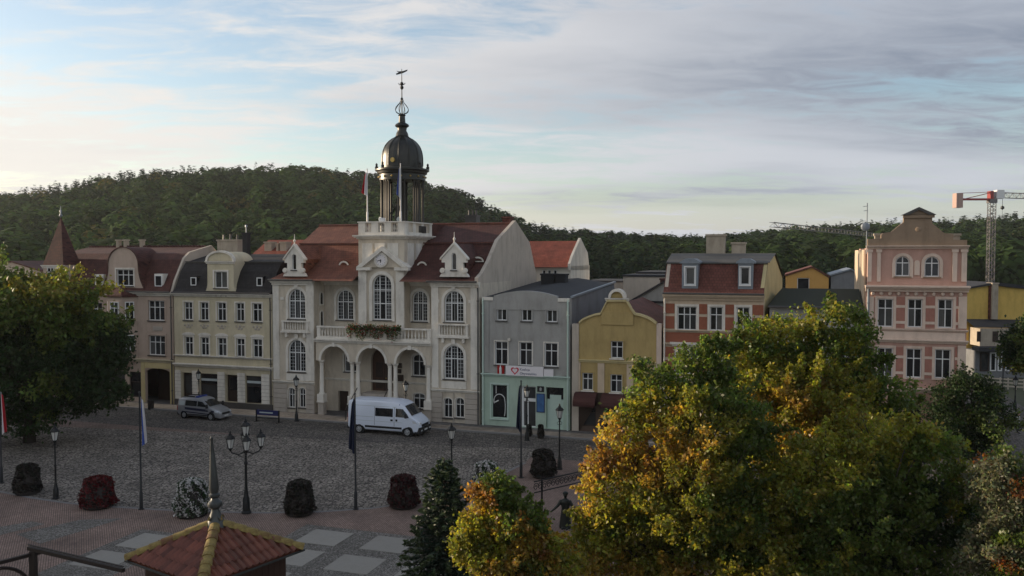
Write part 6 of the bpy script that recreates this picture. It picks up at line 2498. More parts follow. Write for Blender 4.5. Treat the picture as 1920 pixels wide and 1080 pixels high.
# ------------------------------------------------------------------ lamps
def lantern(parent, x, y, z, s=1.0, as_part=True):
    """six-sided tapered lantern; returns its frame"""
    mb = MB()
    mb.lathe([(.03, -.12), (.05, -.1), (.10, 0), (.13, .02), (.13, .05)], n=6)
    for k in range(6):
        a = 2 * math.pi * k / 6
        mb.tube([(.12 * math.cos(a), .12 * math.sin(a), .04), (.22 * math.cos(a), .22 * math.sin(a), .52)], .014, 4)
    mb.lathe([(.26, .52), (.27, .55), (.17, .68), (.09, .72), (.10, .76), (.05, .80), (.06, .84), (.012, .95)], n=6)
    o = mb.build("lantern", M_IRON, parent)
    g = MB().lathe([(.11, .055), (.205, .515)], n=6).build("lantern_glass", M_LANT, o)
    o.location = (x, y, z)
    o.scale = (s, s, s)
    return o


def lamp_post(p, h, label):
    t = empty("lamp_post", p, 0, label, "lamp post", "single lantern lamp posts")
    zt = h - .95
    MB().lathe([(.20, 0), (.20, .06), (.15, .10), (.14, .55), (.10, .62), (.09, .75), (.055, .9), (.05, zt * .55), (.065, zt * .56), (.065, zt * .585), (.045, zt * .6), (.04, zt - .25), (.07, zt - .22), (.07, zt - .15), (.035, zt - .1), (.04, zt - .1)], n=10).build("post", M_IRON, t, auto=40)
    mb = MB()
    for s in (-1, 1):
        mb.tube([(0, 0, zt - .35), (s * .12, 0, zt - .38), (s * .16, 0, zt - .28), (s * .10, 0, zt - .2)], .015, 4)
    mb.build("scroll", M_IRON, t)
    lantern(t, 0, 0, zt)
    return t


for px, py, ty, lab in ((105, 935, 797, "lamp post at left between dark and red flower towers"), (556, 790, 703, "lamp post before the left bay of the town hall"), (373, 768, 692, "lamp post behind the silver van"),
                        (847, 930, 794, "lamp post rising behind the fir tree"), (1049, 880, 758, "slim lamp post before the ochre house"), (988, 826, 722, "lamp post at the mint green shop door"), (761, 797, 712, "lamp post behind the white van")):
    p = gr(px, py)
    lamp_post(p, CAM_H + (478 - ty) / FOC * p.y, lab)


def five_lamp():
    p = gr(462, 962)
    h = CAM_H + (478 - 786) / FOC * p.y
    t = empty("candelabra_lamp", p, 0, "tall black candelabra lamp with five lanterns behind the kiosk", "lamp post")
    za = h - 1.75
    MB().lathe([(.26, 0), (.26, .08), (.2, .14), (.17, .8), (.12, .9), (.11, 1.1), (.075, 1.3), (.065, za - .7), (.10, za - .66), (.10, za - .55), (.06, za - .5), (.06, za - .1), (.13, za - .05), (.13, za + .06), (.06, za + .12), (.05, h - .9), (.06, h - .9)], n=12).build("post", M_IRON, t, auto=40)
    for k in range(4):
        a = rad(20 + 90 * k)
        d = Vector((math.cos(a), math.sin(a), 0))
        pts = [d * .05 + Vector((0, 0, za)), d * .35 + Vector((0, 0, za - .14)), d * .68 + Vector((0, 0, za - .02)), d * .76 + Vector((0, 0, za + .12))]
        MB().tube(pts, [.04, .03, .03, .03], 6).tube([d * .1 + Vector((0, 0, za - .3)), d * .4 + Vector((0, 0, za - .16))], .018, 5).build("arm", M_IRON, t)
        lantern(t, d.x * .76, d.y * .76, za + .2, 1.0)
    lantern(t, 0, 0, h - .95, 1.05)


five_lamp()


# ------------------------------------------------------------------ flags
def hanging_flag(parent, z1, ln, w, m1, m2=None, phase=0.0, side=1):
    """limp cloth beside the pole; the second colour is the outer half"""
    def cloth(u0, u1):
        mb = MB()
        nu, nz = 9, 14
        V = []
        for j in range(nz + 1):
            tz = j / nz
            for i in range(nu + 1):
                u = u0 + (u1 - u0) * i / nu
                spread = w * (.35 + .65 * tz ** .8)
                x = side * (.05 + u * spread)
                y = .10 * math.sin(u * 9 + phase + tz * 1.5) * (.4 + tz) + .02
                zz = z1 - ln * tz * (1 - .12 * u) - u * .25 * (1 - tz) - .02
                V.append((x, y, zz))
        F_ = [(j * (nu + 1) + i, j * (nu + 1) + i + 1, (j + 1) * (nu + 1) + i + 1, (j + 1) * (nu + 1) + i) for j in range(nz) for i in range(nu)]
        return mb.add(V, F_)
    if m2 is None:
        return cloth(0, 1).build("flag", m1, parent, True)
    o = cloth(0, .5).build("flag", m1, parent, True)
    cloth(.5, 1).build("flag_stripe", m2, o, True)
    return o


def flag_pole(p, h, label, fl, pm=M_POLE, r=.055):
    t = empty("flag_pole", p, 0, label, "flag pole", None)
    MB().lathe([(.16, 0), (.16, .05), (r * 1.7, .06), (r * 1.6, .9), (r, 1.0), (r * .7, h - .08), (r * 1.3, h - .05), (r * .5, h)], n=10).build("pole", pm, t, auto=40)
    if fl:
        hanging_flag(t, h - .25, *fl)
    return t


for px, py, ty, lab, fl in ((265, 955, 735, "flag pole with limp blue and white flag right of the red flower tower", (2.7, .36, M_FLAGB, M_FLAGW, .4, 1)), (667, 955, 738, "flag pole with dark navy flag before the white van", (3.0, .30, M_FLAGN, None, 1.4, -1)),
                            (977, 896, 714, "flag pole with furled black flag before the mint shop", (2.9, .26, M_FLAGN, None, 2.1, -1)), (3, 906, 727, "flag pole with white and red flag at left edge", (2.6, .36, M_FLAGW, M_FLAGR, .2, 1))):
    p = gr(px, py)
    flag_pole(p, CAM_H + (478 - ty) / FOC * p.y, lab, fl)
# the left pole's flag also shows its red side towards the pole
_b = TH[0]
for px, ty, lab, fl in ((689, 316, "short white flag pole on the tower with white and red flag", (2.0, .42, M_FLAGW, M_FLAGR, .3, -1)), (751.5, 306, "white flag pole with furled pale flag before the tower's open lantern", (2.6, .28, M_FLAGW, M_FLAGB, 1.2, -1))):
    yy = TH[9] + .6
    u, z = fp(px, 416, yy)
    p = row_point(u, yy, TH[8] - .12)
    flag_pole(p, fp(px, ty, yy)[1] - TH[8] + .12, lab, fl, M_POLEW, .05)


# ------------------------------------------------------------------ figures
def figure_mesh(name, parts, voxel, smooth=True):
    """overlapping limbs fused into one continuous body"""
    mb = MB()
    for q in parts:
        if q[0] == "t":
            mb.tube(q[1], q[2], 10)
        elif q[0] == "l":
            mb.lathe(q[1], q[2] if len(q) > 2 else (0, 0, 0), 14, 0, *(q[3] if len(q) > 3 else (1, 1)))
        else:
            mb.sphere(q[1], q[2], 10, 8, q[3] if len(q) > 3 else (1, 1, 1))
    me = mb.mesh(name, False)
    o = bpy.data.objects.new(name + "_tmp", me)
    COL.objects.link(o)
    md = o.modifiers.new("r", "REMESH")
    md.mode = "VOXEL"
    md.voxel_size = voxel
    sm = o.modifiers.new("s", "SMOOTH")
    sm.iterations = 2
    dg = bpy.context.evaluated_depsgraph_get()
    out = bpy.data.meshes.new_from_object(o.evaluated_get(dg))
    out.name = name
    bpy.data.objects.remove(o)
    for pl in out.polygons:
        pl.use_smooth = True
    out.materials.clear()
    return out


def statue_parts():
    P = [("l", [(.26, 0), (.28, .04), (.25, .35), (.20, .8), (.17, 1.0), (.20, 1.15), (.21, 1.3), (.17, 1.42), (.07, 1.48), (.055, 1.56)], (0, 0, 0), (1, .72)),
         ("s", (0, -.02, 1.66), .115, (.85, .95, 1.15)), ("s", (0, -.13, 1.65), .025), ("l", [(.13, 1.70), (.125, 1.78), (.06, 1.83), (.01, 1.84)])]
    for s in (-1, 1):
        P.append(("t", [(s * .17, 0, 1.38), (s * .34, -.05, 1.10), (s * .54, -.16, .90)], [.085, .07, .05]))
        hx, hy, hz = s * .58, -.18, .86
        P.append(("s", (hx, hy, hz), .05, (1, .6, 1)))
        for k in range(4):
            a = rad(-35 + k * 12)
            ln = (.09, .105, .10, .08)[k]
            P.append(("t", [(hx, hy - .03 + .02 * k, hz), (hx + s * ln * math.cos(a), hy - .05 + .025 * k, hz + ln * math.sin(a))], [.014, .010]))
        P.append(("t", [(hx, hy - .03, hz + .02), (hx + s * .03, hy - .08, hz + .05)], [.014, .010]))
    P += [("t", [(-.1, -.16, .02), (-.1, -.28, .03)], [.06, .045]), ("t", [(.1, -.16, .02), (.1, -.28, .03)], [.06, .045])]
    return P


def statues():
    p = gr(1060, 990)
    me = figure_mesh("statue", statue_parts(), .022)
    me.materials.append(M_BRONZE)
    o = link("statue", me)
    o.location = p
    o.rotation_euler = (0, 0, rad(-12))
    o.scale = (1.12, 1.15, 1.0)
    tag(o, "dark bronze statue of a robed figure with open arms on the square", "statue")
    b, cx, cy, zp = TH[0], TH[5], TH[6], TH[7]
    o = link("statue", me)
    o.location = row_point(b.u0 + cx - .35, cy - .3, zp + .02)
    o.scale = (1.05, 1.05, 1.25)
    o.rotation_euler = (0, 0, rad(-25))
    tag(o, "dark figure standing inside the open lantern of the tower", "statue")
    # ornamental iron arch behind the square's statue
    q0, q1 = gr(1016, 988), gr(1102, 965)
    t = empty("garden_arch", q0, math.atan2((q1 - q0).y, (q1 - q0).x), "black wrought iron arch with scrollwork behind the bronze statue", "arch")
    L_ = (q1 - q0).length
    h = 2.35
    for x in (0, L_):
        MB().tube([(x, 0, 0), (x, 0, h)], .05, 6).build("post", M_IRON, t)
    MB().tube([(-.5, 0, h), (L_ + .3, 0, h)], .035, 6).tube([(-.5, 0, h - .55), (L_ + .3, 0, h - .55)], .03, 6).build("rail", M_IRON, t)
    rg = random.Random(4)
    for k in range(14):
        x = -.4 + (L_ + .6) * k / 13
        pts = [(x + .17 * (1 - i / 22) * math.cos(i * .55), 0, h - .27 + .2 * (1 - i / 22) * math.sin(i * .55)) for i in range(18)]
        MB().tube(pts, .022, 4).build("scroll", M_IRON, t)


statues()


def person(px, py, h, label, rz, jm):
    p = gr(px, py)
    k = h / 1.75
    P = [("l", [(.13, .85), (.16, .95), (.15, 1.1), (.19, 1.35), (.20, 1.42), (.07, 1.5), (.055, 1.56)], (0, 0, 0), (1, .65)), ("s", (0, -.01, 1.64), .11, (.85, .95, 1.15)), ("s", (0, -.12, 1.63), .02)]
    for s in (-1, 1):
        P.append(("t", [(s * .09, 0, .9), (s * .10, -.06 * s, .48), (s * .10, .10 * s, .07)], [.10, .07, .05]))
        P.append(("t", [(s * .10, .10 * s, .05), (s * .10, .10 * s - .2, .04)], [.05, .04]))
        P.append(("t", [(s * .20, 0, 1.4), (s * .26, .04 * s, 1.13), (s * .25, -.08 * s, .88)], [.06, .05, .035]))
        for f in range(4):
            P.append(("t", [(s * .25, -.08 * s - .03 + .02 * f, .86), (s * .25, -.09 * s - .03 + .02 * f, .76 + .01 * f)], [.014, .01]))
        P.append(("t", [(s * .25, -.08 * s - .03, .86), (s * .23, -.08 * s - .07, .80)], [.014, .01]))
    me = figure_mesh("person", P, .024)
    me.materials.append(M_TROUSER)
    o = link("person", me)
    o.location = p
    o.scale = (k, k, k)
    o.rotation_euler = (0, 0, rz)
    tag(o, label, "person")
    J = [("l", [(.17, .82), (.19, .95), (.18, 1.1), (.215, 1.35), (.21, 1.44), (.09, 1.5)], (0, 0, 0), (1, .72))]
    for s in (-1, 1):
        J.append(("t", [(s * .20, 0, 1.42), (s * .265, .04 * s, 1.13), (s * .255, -.07 * s, .92)], [.078, .066, .052]))
    jme = figure_mesh("jacket", J, .024)
    jme.materials.append(jm)
    link("jacket", jme, o)
    hm = MB().sphere((0, .01, 1.66), .122, 10, 8, (.87, .95, 1.1)).mesh("hair", True)
    hm.materials.append(M_DARKW)
    link("hair", hm, o)
    fm = MB().sphere((0, -.035, 1.625), .103, 10, 8, (.82, .95, 1.15)).sphere((0, -.14, 1.62), .02, 6, 5).mesh("face", True)
    fm.materials.append(M_SKIN)
    link("face", fm, o)


person(1908, 812, 1.55, "person in light grey jacket walking at the far right edge", rad(30), M_JACKET)


# ------------------------------------------------------------------ vehicles
def make_van(name, label, p_rear, p_front, prm):
    """front of the vehicle towards local +x"""
    d = p_front - p_rear
    rz = math.atan2(d.y, d.x)
    mid = (p_rear + p_front) / 2
    t = empty(name, mid, rz, label, "van")
    Ln, st, belt, W = prm["L"], prm["stations"], prm["belt"], prm["W"]
    X0 = -Ln / 2
    rows = []
    for (x, zb, zr, w, wt) in st:
        b_ = min(belt, zr - .16)
        sec = [(w * .90, zb), (w * .985, zb + .12), (w, (zb + b_) * .5), (w * .995, b_), (wt + .01, zr - .14), (wt - .05, zr - .045), (wt * .62, zr), (0, zr + .02)]
        full = [(-y, z) for y, z in sec] + [(y, z) for y, z in reversed(sec[:-1])]
        rows.append([(X0 + x, y, z) for y, z in full])
    n = len(rows[0])
    mb = MB()
    V = [q for r_ in rows for q in r_]
    F_ = []
    for i in range(len(rows) - 1):
        for k in range(n - 1):
            F_.append((i * n + k, i * n + k + 1, (i + 1) * n + k + 1, (i + 1) * n + k))
        F_.append((i * n + n - 1, i * n, (i + 1) * n, (i + 1) * n + n - 1))
    F_.append(tuple(range(n - 1, -1, -1)))
    F_.append(tuple((len(rows) - 1) * n + k for k in range(n)))
    mb.add(V, F_)
    body = mb.build("body", prm["paint"], t, auto=28)

    def yat(x, z):
        """half width of the side surface"""
        xs = [s[0] for s in st]
        f = lambda j: float(np.interp(x, xs, [s[j] for s in st]))
        zb, zr, w, wt = f(1), f(2), f(3), f(4)
        b_ = min(belt, zr - .16)
        return float(np.interp(z, [zb, zb + .12, (zb + b_) * .5, b_, zr - .14, zr], [w * .9, w * .985, w, w * .995, wt + .01, wt - .1]))

    def side_panel(nm, poly, m, off=.006, sides=(-1, 1), parent=None, nsub=6):
        out = None
        for s in sides:
            loops = [Vector((x, z, 0)) for x, z in poly]
            # subdivide the outline so that it follows the flank
            pts = []
            for a, b2 in zip(loops, loops[1:] + loops[:1]):
                for q in range(nsub):
                    pts.append(a + (b2 - a) * (q / nsub))
            cxy = sum(pts, Vector()) / len(pts)
            V_ = [(X0 + q.x, s * (yat(q.x, q.y) + off), q.y) for q in pts]
            k = len(V_)
            ins = [(X0 + q.x, s * (yat(q.x, q.y) - .02), q.y) for q in pts]
            inner = [cxy + (q - cxy) * .5 for q in pts]
            V2 = [(X0 + q.x, s * (yat(q.x, q.y) + off), q.y) for q in inner]
            C_ = [(X0 + cxy.x, s * (yat(cxy.x, cxy.y) + off), cxy.y)]
            F2 = [(i, (i + 1) % k, k + (i + 1) % k, k + i) for i in range(k)] + [(2 * k + i, 2 * k + (i + 1) % k, (i + 1) % k, i) for i in range(k)] + [(k + i, k + (i + 1) % k, 3 * k) for i in range(k)]
            out = MB().add(V_ + V2 + ins[:0] + [(0, 0, 0)] * 0, []).v and MB().add(V_ + V2 + ins + C_, [(i, (i + 1) % k, k + (i + 1) % k, k + i) for i in range(k)] + [(2 * k + i, 2 * k + (i + 1) % k, (i + 1) % k, i) for i in range(k)] + [(k + i, k + (i + 1) % k, 3 * k) for i in range(k)]).build(nm, m, parent or t, recalc=True)
        return out
    for nm, poly, m in prm["panels"]:
        side_panel(nm, poly, m)
    # windscreen
    (xa, za, wa), (xb, zb_, wb) = prm["screen"]
    mb = MB()
    nn = 8
    V = []
    for j in range(5):
        s = j / 4
        x, z, w = xa + (xb - xa) * s, za + (zb_ - za) * s, wa + (wb - wa) * s
        for i in range(nn + 1):
            u = -1 + 2 * i / nn
            V.append((X0 + x + .10 * (1 - u * u) * 0 + .03 - .05 * u * u, u * w, z + .055 - .03 * u * u))
    F_ = [(j * (nn + 1) + i, j * (nn + 1) + i + 1, (j + 1) * (nn + 1) + i + 1, (j + 1) * (nn + 1) + i) for j in range(4) for i in range(nn)]
    MB().add(V, F_).build("windscreen", M_CARGLASS, t, True)
    # wheels
    R = prm["wheel_r"]
    for wx in prm["wheels"]:
        for s in (-1, 1):
            y = s * (prm["W"] - .10)
            arch_ = MB().lathe([(R + .10, -.12), (R + .10, .115), (R + .03, .12)], n=20).build("wheel_arch", prm.get("archm", M_BLACKP), t)
            arch_.location = (X0 + wx, s * (prm["W"] - .12) , R + .02)
            arch_.rotation_euler = (-s * math.pi / 2, 0, 0)
            wv = MB().lathe([(R * .6, -.11), (R * .95, -.11), (R, -.06), (R, .06), (R * .95, .11), (R * .62, .115)], n=20).build("wheel", M_TYRE, t, auto=40)
            wv.location = (X0 + wx, s * (prm["W"] - .075), R)
            wv.rotation_euler = (-s * math.pi / 2, 0, 0)
            rim = MB().lathe([(R * .64, .116), (R * .62, .135), (R * .5, .125), (R * .3, .14), (R * .15, .155), (.01, .155)], n=16).build("rim", M_RIM, wv, auto=30)
            for k in range(5):
                a = 2 * math.pi * k / 5
                MB().sphere((R * .4 * math.cos(a), R * .4 * math.sin(a), .128), R * .09, 6, 4).build("rim_hole", M_BLACKP, wv)
    # door mirrors
    for s in (-1, 1):
        mx, mz = prm["mirror"]
        y = s * (yat(mx, mz) + .02)
        m = MB().tube([(X0 + mx, y, mz), (X0 + mx + .03, y + s * .14, mz + .02)], .03, 5).build("mirror_arm", M_BLACKP, t)
        MB().taper(-.07, .07, -.10, .10, 0, .34, .02).build("mirror", M_BLACKP, m).location = (X0 + mx + .04, y + s * .22, mz - .08)
    for nm, boxes, m in prm["boxes"]:
        for q in boxes:
            MB().taper(X0 + q[0], X0 + q[1], q[2], q[3], q[4], q[5], q[6] if len(q) > 6 else .004).build(nm, m, t)
    return t, X0, yat


WV = dict(L=6.0, W=1.02, belt=1.42, paint=M_VANW, wheel_r=.35, wheels=(1.0, 5.02), archm=M_BLACKP, mirror=(4.95, 1.5),
          stations=[(0.0, .42, 2.30, .94, .82), (.05, .38, 2.44, .99, .90), (.25, .34, 2.53, 1.02, .93), (1.0, .32, 2.56, 1.03, .94), (2.5, .32, 2.57, 1.03, .94), (3.7, .32, 2.56, 1.03, .94), (4.2, .32, 2.50, 1.03, .92), (4.55, .32, 2.38, 1.03, .90),
                    (4.72, .32, 2.26, 1.03, .88), (5.35, .30, 1.52, 1.02, .90), (5.75, .28, 1.26, .98, .86), (5.92, .28, 1.08, .92, .80), (6.0, .30, .80, .82, .72)],
          screen=((4.74, 2.22, .78), (5.34, 1.54, .87)),
          panels=[("side_window", [(2.35, 1.40), (3.82, 1.40), (3.82, 2.02), (2.35, 2.02)], M_CARGLASS), ("door_window", [(4.05, 1.42), (5.12, 1.40), (4.98, 1.62), (4.62, 2.02), (4.05, 2.05)], M_CARGLASS),
                  ("side_moulding", [(1.48, .50), (4.55, .50), (4.55, .66), (1.48, .66)], M_BLACKP), ("sill_strip", [(1.42, .34), (4.6, .34), (4.6, .38), (1.42, .38)], M_VANW),
                  ("body_crease", [(.3, 1.30), (2.2, 1.30), (2.2, 1.335), (.3, 1.335)], M_GREYP), ("body_crease", [(.3, 2.12), (4.1, 2.12), (4.1, 2.15), (.3, 2.15)], M_GREYP), ("body_crease", [(.3, 1.0), (4.6, 1.0), (4.6, 1.025), (.3, 1.025)], M_GREYP),
                  ("door_gap", [(3.92, .7), (3.945, .7), (3.945, 2.1), (3.92, 2.1)], M_BLACKP), ("door_gap", [(2.28, .7), (2.30, .7), (2.30, 2.1), (2.28, 2.1)], M_BLACKP),
                  ("door_handle", [(3.62, 1.08), (3.82, 1.08), (3.82, 1.22), (3.62, 1.22)], M_BLACKP), ("door_handle", [(4.04, 1.08), (4.2, 1.08), (4.2, 1.24), (4.04, 1.24)], M_BLACKP),
                  ("headlamp", [(5.45, 1.02), (5.85, .98), (5.80, 1.10), (5.42, 1.22)], M_LAMPW), ("side_lamp", [(4.3, 2.30), (4.38, 2.30), (4.38, 2.38), (4.3, 2.38)], M_BLUEL)],
          boxes=[("bumper", [(5.55, 6.06, -.96, .96, .26, .70, .03)], M_BLACKP), ("grille", [(5.90, 6.02, -.62, .62, .72, .90, .01)], M_BLACKP), ("number_plate", [(6.062, 6.075, -.26, .26, .42, .53)], M_FRAME),
                 ("fog_lamp", [(6.03, 6.075, -.82, -.60, .42, .52), (6.03, 6.075, .60, .82, .42, .52)], M_LAMPW), ("front_lamp", [(5.86, 5.99, -.86, -.60, .93, 1.06, .02), (5.86, 5.99, .60, .86, .93, 1.06, .02)], M_LAMPW),
                 ("rear_bumper", [(-.06, .12, -.94, .94, .32, .56, .02)], M_BLACKP), ("tail_lamp", [(-.02, .05, -.95, -.86, .8, 1.5), (-.02, .05, .86, .95, .8, 1.5)], M_REDL)])
pr, pf = gr(654, 810), gr(787, 820)
dv = (pf - pr).normalized()
mid = (pr + pf) / 2 + Vector((-dv.y, dv.x, 0)) * .9
make_van("panel_van", "white high roof van parked before the town hall arcade", mid - dv * 3, mid + dv * 3, WV)

PV = dict(L=4.85, W=.93, belt=1.12, paint=M_SILVER, wheel_r=.33, wheels=(.85, 3.92), archm=M_BLACKP, mirror=(3.55, 1.15),
          stations=[(0.0, .40, 1.50, .86, .72), (.06, .34, 1.70, .90, .76), (.35, .30, 1.82, .93, .78), (1.2, .28, 1.86, .94, .79), (2.4, .28, 1.85, .94, .79), (2.85, .28, 1.76, .94, .77), (3.0, .28, 1.68, .94, .76), (3.75, .26, 1.16, .93, .80), (4.4, .25, 1.00, .90, .78), (4.72, .25, .86, .82, .70), (4.85, .28, .62, .70, .58)],
          screen=((2.98, 1.64, .68), (3.70, 1.18, .78)),
          panels=[("side_window", [(.95, 1.16), (2.3, 1.16), (2.3, 1.60), (.95, 1.62)], M_CARGLASS), ("door_window", [(2.38, 1.16), (3.42, 1.14), (2.86, 1.56), (2.38, 1.60)], M_CARGLASS), ("side_window", [(.18, 1.18), (.85, 1.18), (.85, 1.55), (.24, 1.55)], M_GREYP),
                  ("livery_stripe", [(.05, .84), (4.3, .72), (4.3, .92), (.05, 1.06)], M_POLICE), ("livery_stripe", [(.6, .58), (4.3, .48), (4.3, .56), (.6, .68)], M_POLICE), ("side_moulding", [(1.3, .36), (3.5, .36), (3.5, .46), (1.3, .46)], M_BLACKP),
                  ("headlamp", [(4.30, .72), (4.68, .66), (4.60, .82), (4.26, .90)], M_LAMPW)],
          boxes=[("light_bar", [(1.9, 2.2, -.62, .62, 1.862, 1.98, .03)], M_BLUEL), ("roof_rack", [(.5, 1.7, -.5, -.44, 1.86, 1.95), (.5, 1.7, .44, .5, 1.86, 1.95)], M_BLACKP), ("bumper", [(4.55, 4.90, -.80, .80, .24, .50, .03)], M_SILVER), ("grille", [(4.70, 4.88, -.5, .5, .52, .68, .01)], M_BLACKP),
                 ("number_plate", [(4.902, 4.912, -.26, .26, .34, .45)], M_FRAME), ("front_lamp", [(4.62, 4.84, -.74, -.5, .64, .78, .03), (4.62, 4.84, .5, .74, .64, .78, .03)], M_LAMPW), ("rear_bumper", [(-.05, .12, -.86, .86, .3, .54, .02)], M_BLACKP), ("tail_lamp", [(-.02, .05, -.9, -.8, .7, 1.1), (-.02, .05, .8, .9, .7, 1.1)], M_REDL)])
pr, pf = gr(330, 783), gr(424, 791)
dv = (pf - pr).normalized()
mid = (pr + pf) / 2 + Vector((-dv.y, dv.x, 0)) * .8
mid = mid - dv * .25
make_van("patrol_van", "silver patrol van with dark stripes and roof light bar at left", mid - dv * 2.42, mid + dv * 2.42, PV)[0].scale = (.88, .92, .94)


# ------------------------------------------------------------------ small things on the square
def notice_rack():
    a, c = gr(481, 790), gr(523, 793)
    t = empty("banner_rack", a, math.atan2((c - a).y, (c - a).x), "low metal rack with dark blue banner beside the cream house", "rack")
    L_ = (c - a).length
    h = 1.0
    for x in (0, L_):
        MB().box(x - .04, x + .04, -.05, .05, 0, h).box(x - .05, x + .05, -.3, .3, .0, .05).build("leg", M_IRON, t)
    MB().box(.045, L_ - .045, -.02, .02, .55, h - .02).build("banner", M_NAVYP, t)
    MB().box(.05, L_ - .05, -.02, .02, .3, .36).build("rail", M_IRON, t)
    rgx = .2
    MB().box(.3, L_ - .55, -.032, -.021, .72, .82).build("lettering_band", M_GREYP, t)


notice_rack()


def bin_at(px, py, label):
    p = gr(px, py)
    t = empty("litter_bin", p, 0, label, "bin")
    MB().lathe([(.2, 0), (.24, .05), (.27, .75), (.25, .77)], n=12).build("body", M_TUB, t, auto=40)
    MB().lathe([(.28, .78), (.28, .84), (.2, .9), (.02, .92)], n=12).build("lid", M_IRON, t, auto=40)


bin_at(283, 768, "dark round litter bin before the corner house passage")


def kiosk():
    D = 25.0
    c0 = at_depth(405, 985, D)
    s = D / FOC
    ze = CAM_H - 567 * s
    za = CAM_H - 507 * s
    r = 158 * s
    t = empty("kiosk", (c0.x, D, 0), rad(10.4), "small kiosk with clay tiled pyramid roof and mossy hips near the camera", "kiosk")
    # corners on the axes: front (0,-r), right (r,0), back (0,r), left (-r,0)
    cs = [Vector((0, -r, ze)), Vector((r, 0, ze)), Vector((0, r, ze)), Vector((-r, 0, ze))]
    ap = Vector((0, 0, za))
    k = .80
    MB().add([(q.x * k, q.y * k, 0) for q in cs] + [(q.x * k, q.y * k, ze - .05) for q in cs], [(0, 1, 5, 4), (1, 2, 6, 5), (2, 3, 7, 6), (3, 0, 4, 7), (4, 5, 6, 7)]).build("wall", M_BOARD, t)
    for i in range(4):
        a, b_ = cs[i] * k, cs[(i + 1) % 4] * k
        for q in range(13):
            p = a + (b_ - a) * (q / 13)
            p2 = a + (b_ - a) * ((q + .94) / 13)
            nrm = Vector(((b_ - a).y, -(b_ - a).x, 0)).normalized() * .025
            MB().add([(p + nrm).to_3d()[:2] + (0.02,), (p2 + nrm)[:2] + (0.02,), (p2 + nrm)[:2] + (ze - .06,), (p + nrm)[:2] + (ze - .06,), p[:2] + (.02,), p2[:2] + (.02,), p2[:2] + (ze - .06,), p[:2] + (ze - .06,)],
                     [(0, 1, 2, 3), (0, 3, 7, 4), (1, 2, 6, 5)]).build("board", M_BOARD, t)
    # roof body, eave board
    roof = MB().add([tuple(q) for q in cs] + [tuple(ap)] + [(q.x, q.y, ze - .1) for q in cs], [(0, 1, 4), (1, 2, 4), (2, 3, 4), (3, 0, 4), (0, 1, 6, 5), (1, 2, 7, 6), (2, 3, 8, 7), (3, 0, 5, 8), (5, 6, 7, 8)]).build("roof", M_KTILE, t)
    # gutter strip
    mb = MB()
    for i in range(4):
        a, b_ = cs[i] * 1.03, cs[(i + 1) % 4] * 1.03
        mb.tube([(a.x, a.y, ze - .05), (b_.x, b_.y, ze - .05)], .035, 5)
    mb.build("gutter", M_LEAD, roof)
    # tiles: one S-shaped mesh shared by all
    tw, tl = .225, .40
    prof = [(-.5, .0), (-.40, .035), (-.26, .075), (-.12, .06), (.02, .015), (.25, .0), (.5, .0)]
    V, F_ = [], []
    for (u, h) in prof:
        V += [(u * tw, -.02, h + .035), (u * tw, tl + .03, h + .012), (u * tw, -.02, h + .010)]
    for i in range(len(prof) - 1):
        F_ += [(3 * i, 3 * i + 3, 3 * i + 4, 3 * i + 1), (3 * i, 3 * i + 2, 3 * i + 5, 3 * i + 3)]
    me = MB().add(V, F_).mesh("tile", True)
    me.set_sharp_from_angle(angle=rad(50))
    me.materials.append(M_KTILE)
    for i in range(4):
        a, b_ = cs[i], cs[(i + 1) % 4]
        e = (b_ - a)
        W = e.length
        ex = e.normalized()
        m = (a + b_) / 2
        up = (ap - m)
        Ls = up.length
        uy = up.normalized()
        uz = ex.cross(uy)
        rows = int(Ls / tl) + 1
        for j in range(rows):
            v = j * tl
            wl = W * (1 - (v + tl * .5) / Ls)
            n = int(W / tw) + 1
            for q in range(n):
                x = -W / 2 + (q + .5) * tw
                if abs(x) > wl / 2 - .02:
                    continue
                if v + tl > Ls + .1:
                    continue
                o = bpy.data.objects.new("tile", me)
                COL.objects.link(o)
                o.parent = roof
                pos = m + ex * x + uy * v + uz * (.012 + random.uniform(-.003, .004))
                M4 = Matrix((ex, uy, uz)).transposed().to_4x4()
                M4.translation = pos
                o.matrix_local = M4 @ Matrix.Rotation(random.uniform(-.012, .012), 4, "Z")
    # hip tiles
    hm = MB()
    V, F_ = [], []
    n = 7
    for (y, rr) in ((0, .175), (.40, .145)):
        for q in range(n):
            an = math.pi * (q / (n - 1)) 
            V.append((rr * math.cos(an), y, rr * math.sin(an) * .85 - .02))
    F_ = [(q, q + 1, n + q + 1, n + q) for q in range(n - 1)] + [tuple(range(n))]
    hme = MB().add(V, F_).mesh("hip_tile", True)
    hme.set_sharp_from_angle(angle=rad(50))
    hme.materials.append(M_KMOSS)
    for i in range(4):
        a = cs[i]
        d = (ap - a)
        ln = d.length
        y = d.normalized()
        x = y.cross(Vector((0, 0, 1))).normalized()
        z = x.cross(y)
        m_ = int(ln / .36)
        for q in range(m_ + 1):
            o = bpy.data.objects.new("hip_tile", hme)
            COL.objects.link(o)
            o.parent = roof
            M4 = Matrix((x, y, z)).transposed().to_4x4()
            M4.translation = a + y * (q * .36 - .03) + z * (.045 + .004 * (q % 2))
            o.matrix_local = M4
    zf = CAM_H - (820 - 478) * s
    H = zf - za
    fin = MB().lathe([(.30, -.12), (.20, .16), (.12, .34), (.11, .42), (.20, .48), (.22, .55), (.20, .62), (.12, .68), (.10, .74), (.16, .80), (.16, .85), (.11, .89), (.14, 1.02), (.115, 1.4), (.075, H * .78), (.035, H - .14), (.045, H - .11), (.05, H - .06), (.01, H)], (0, 0, 0), 12).build("finial", M_LEAD, t, auto=35)
    fin.location = (0, 0, za)
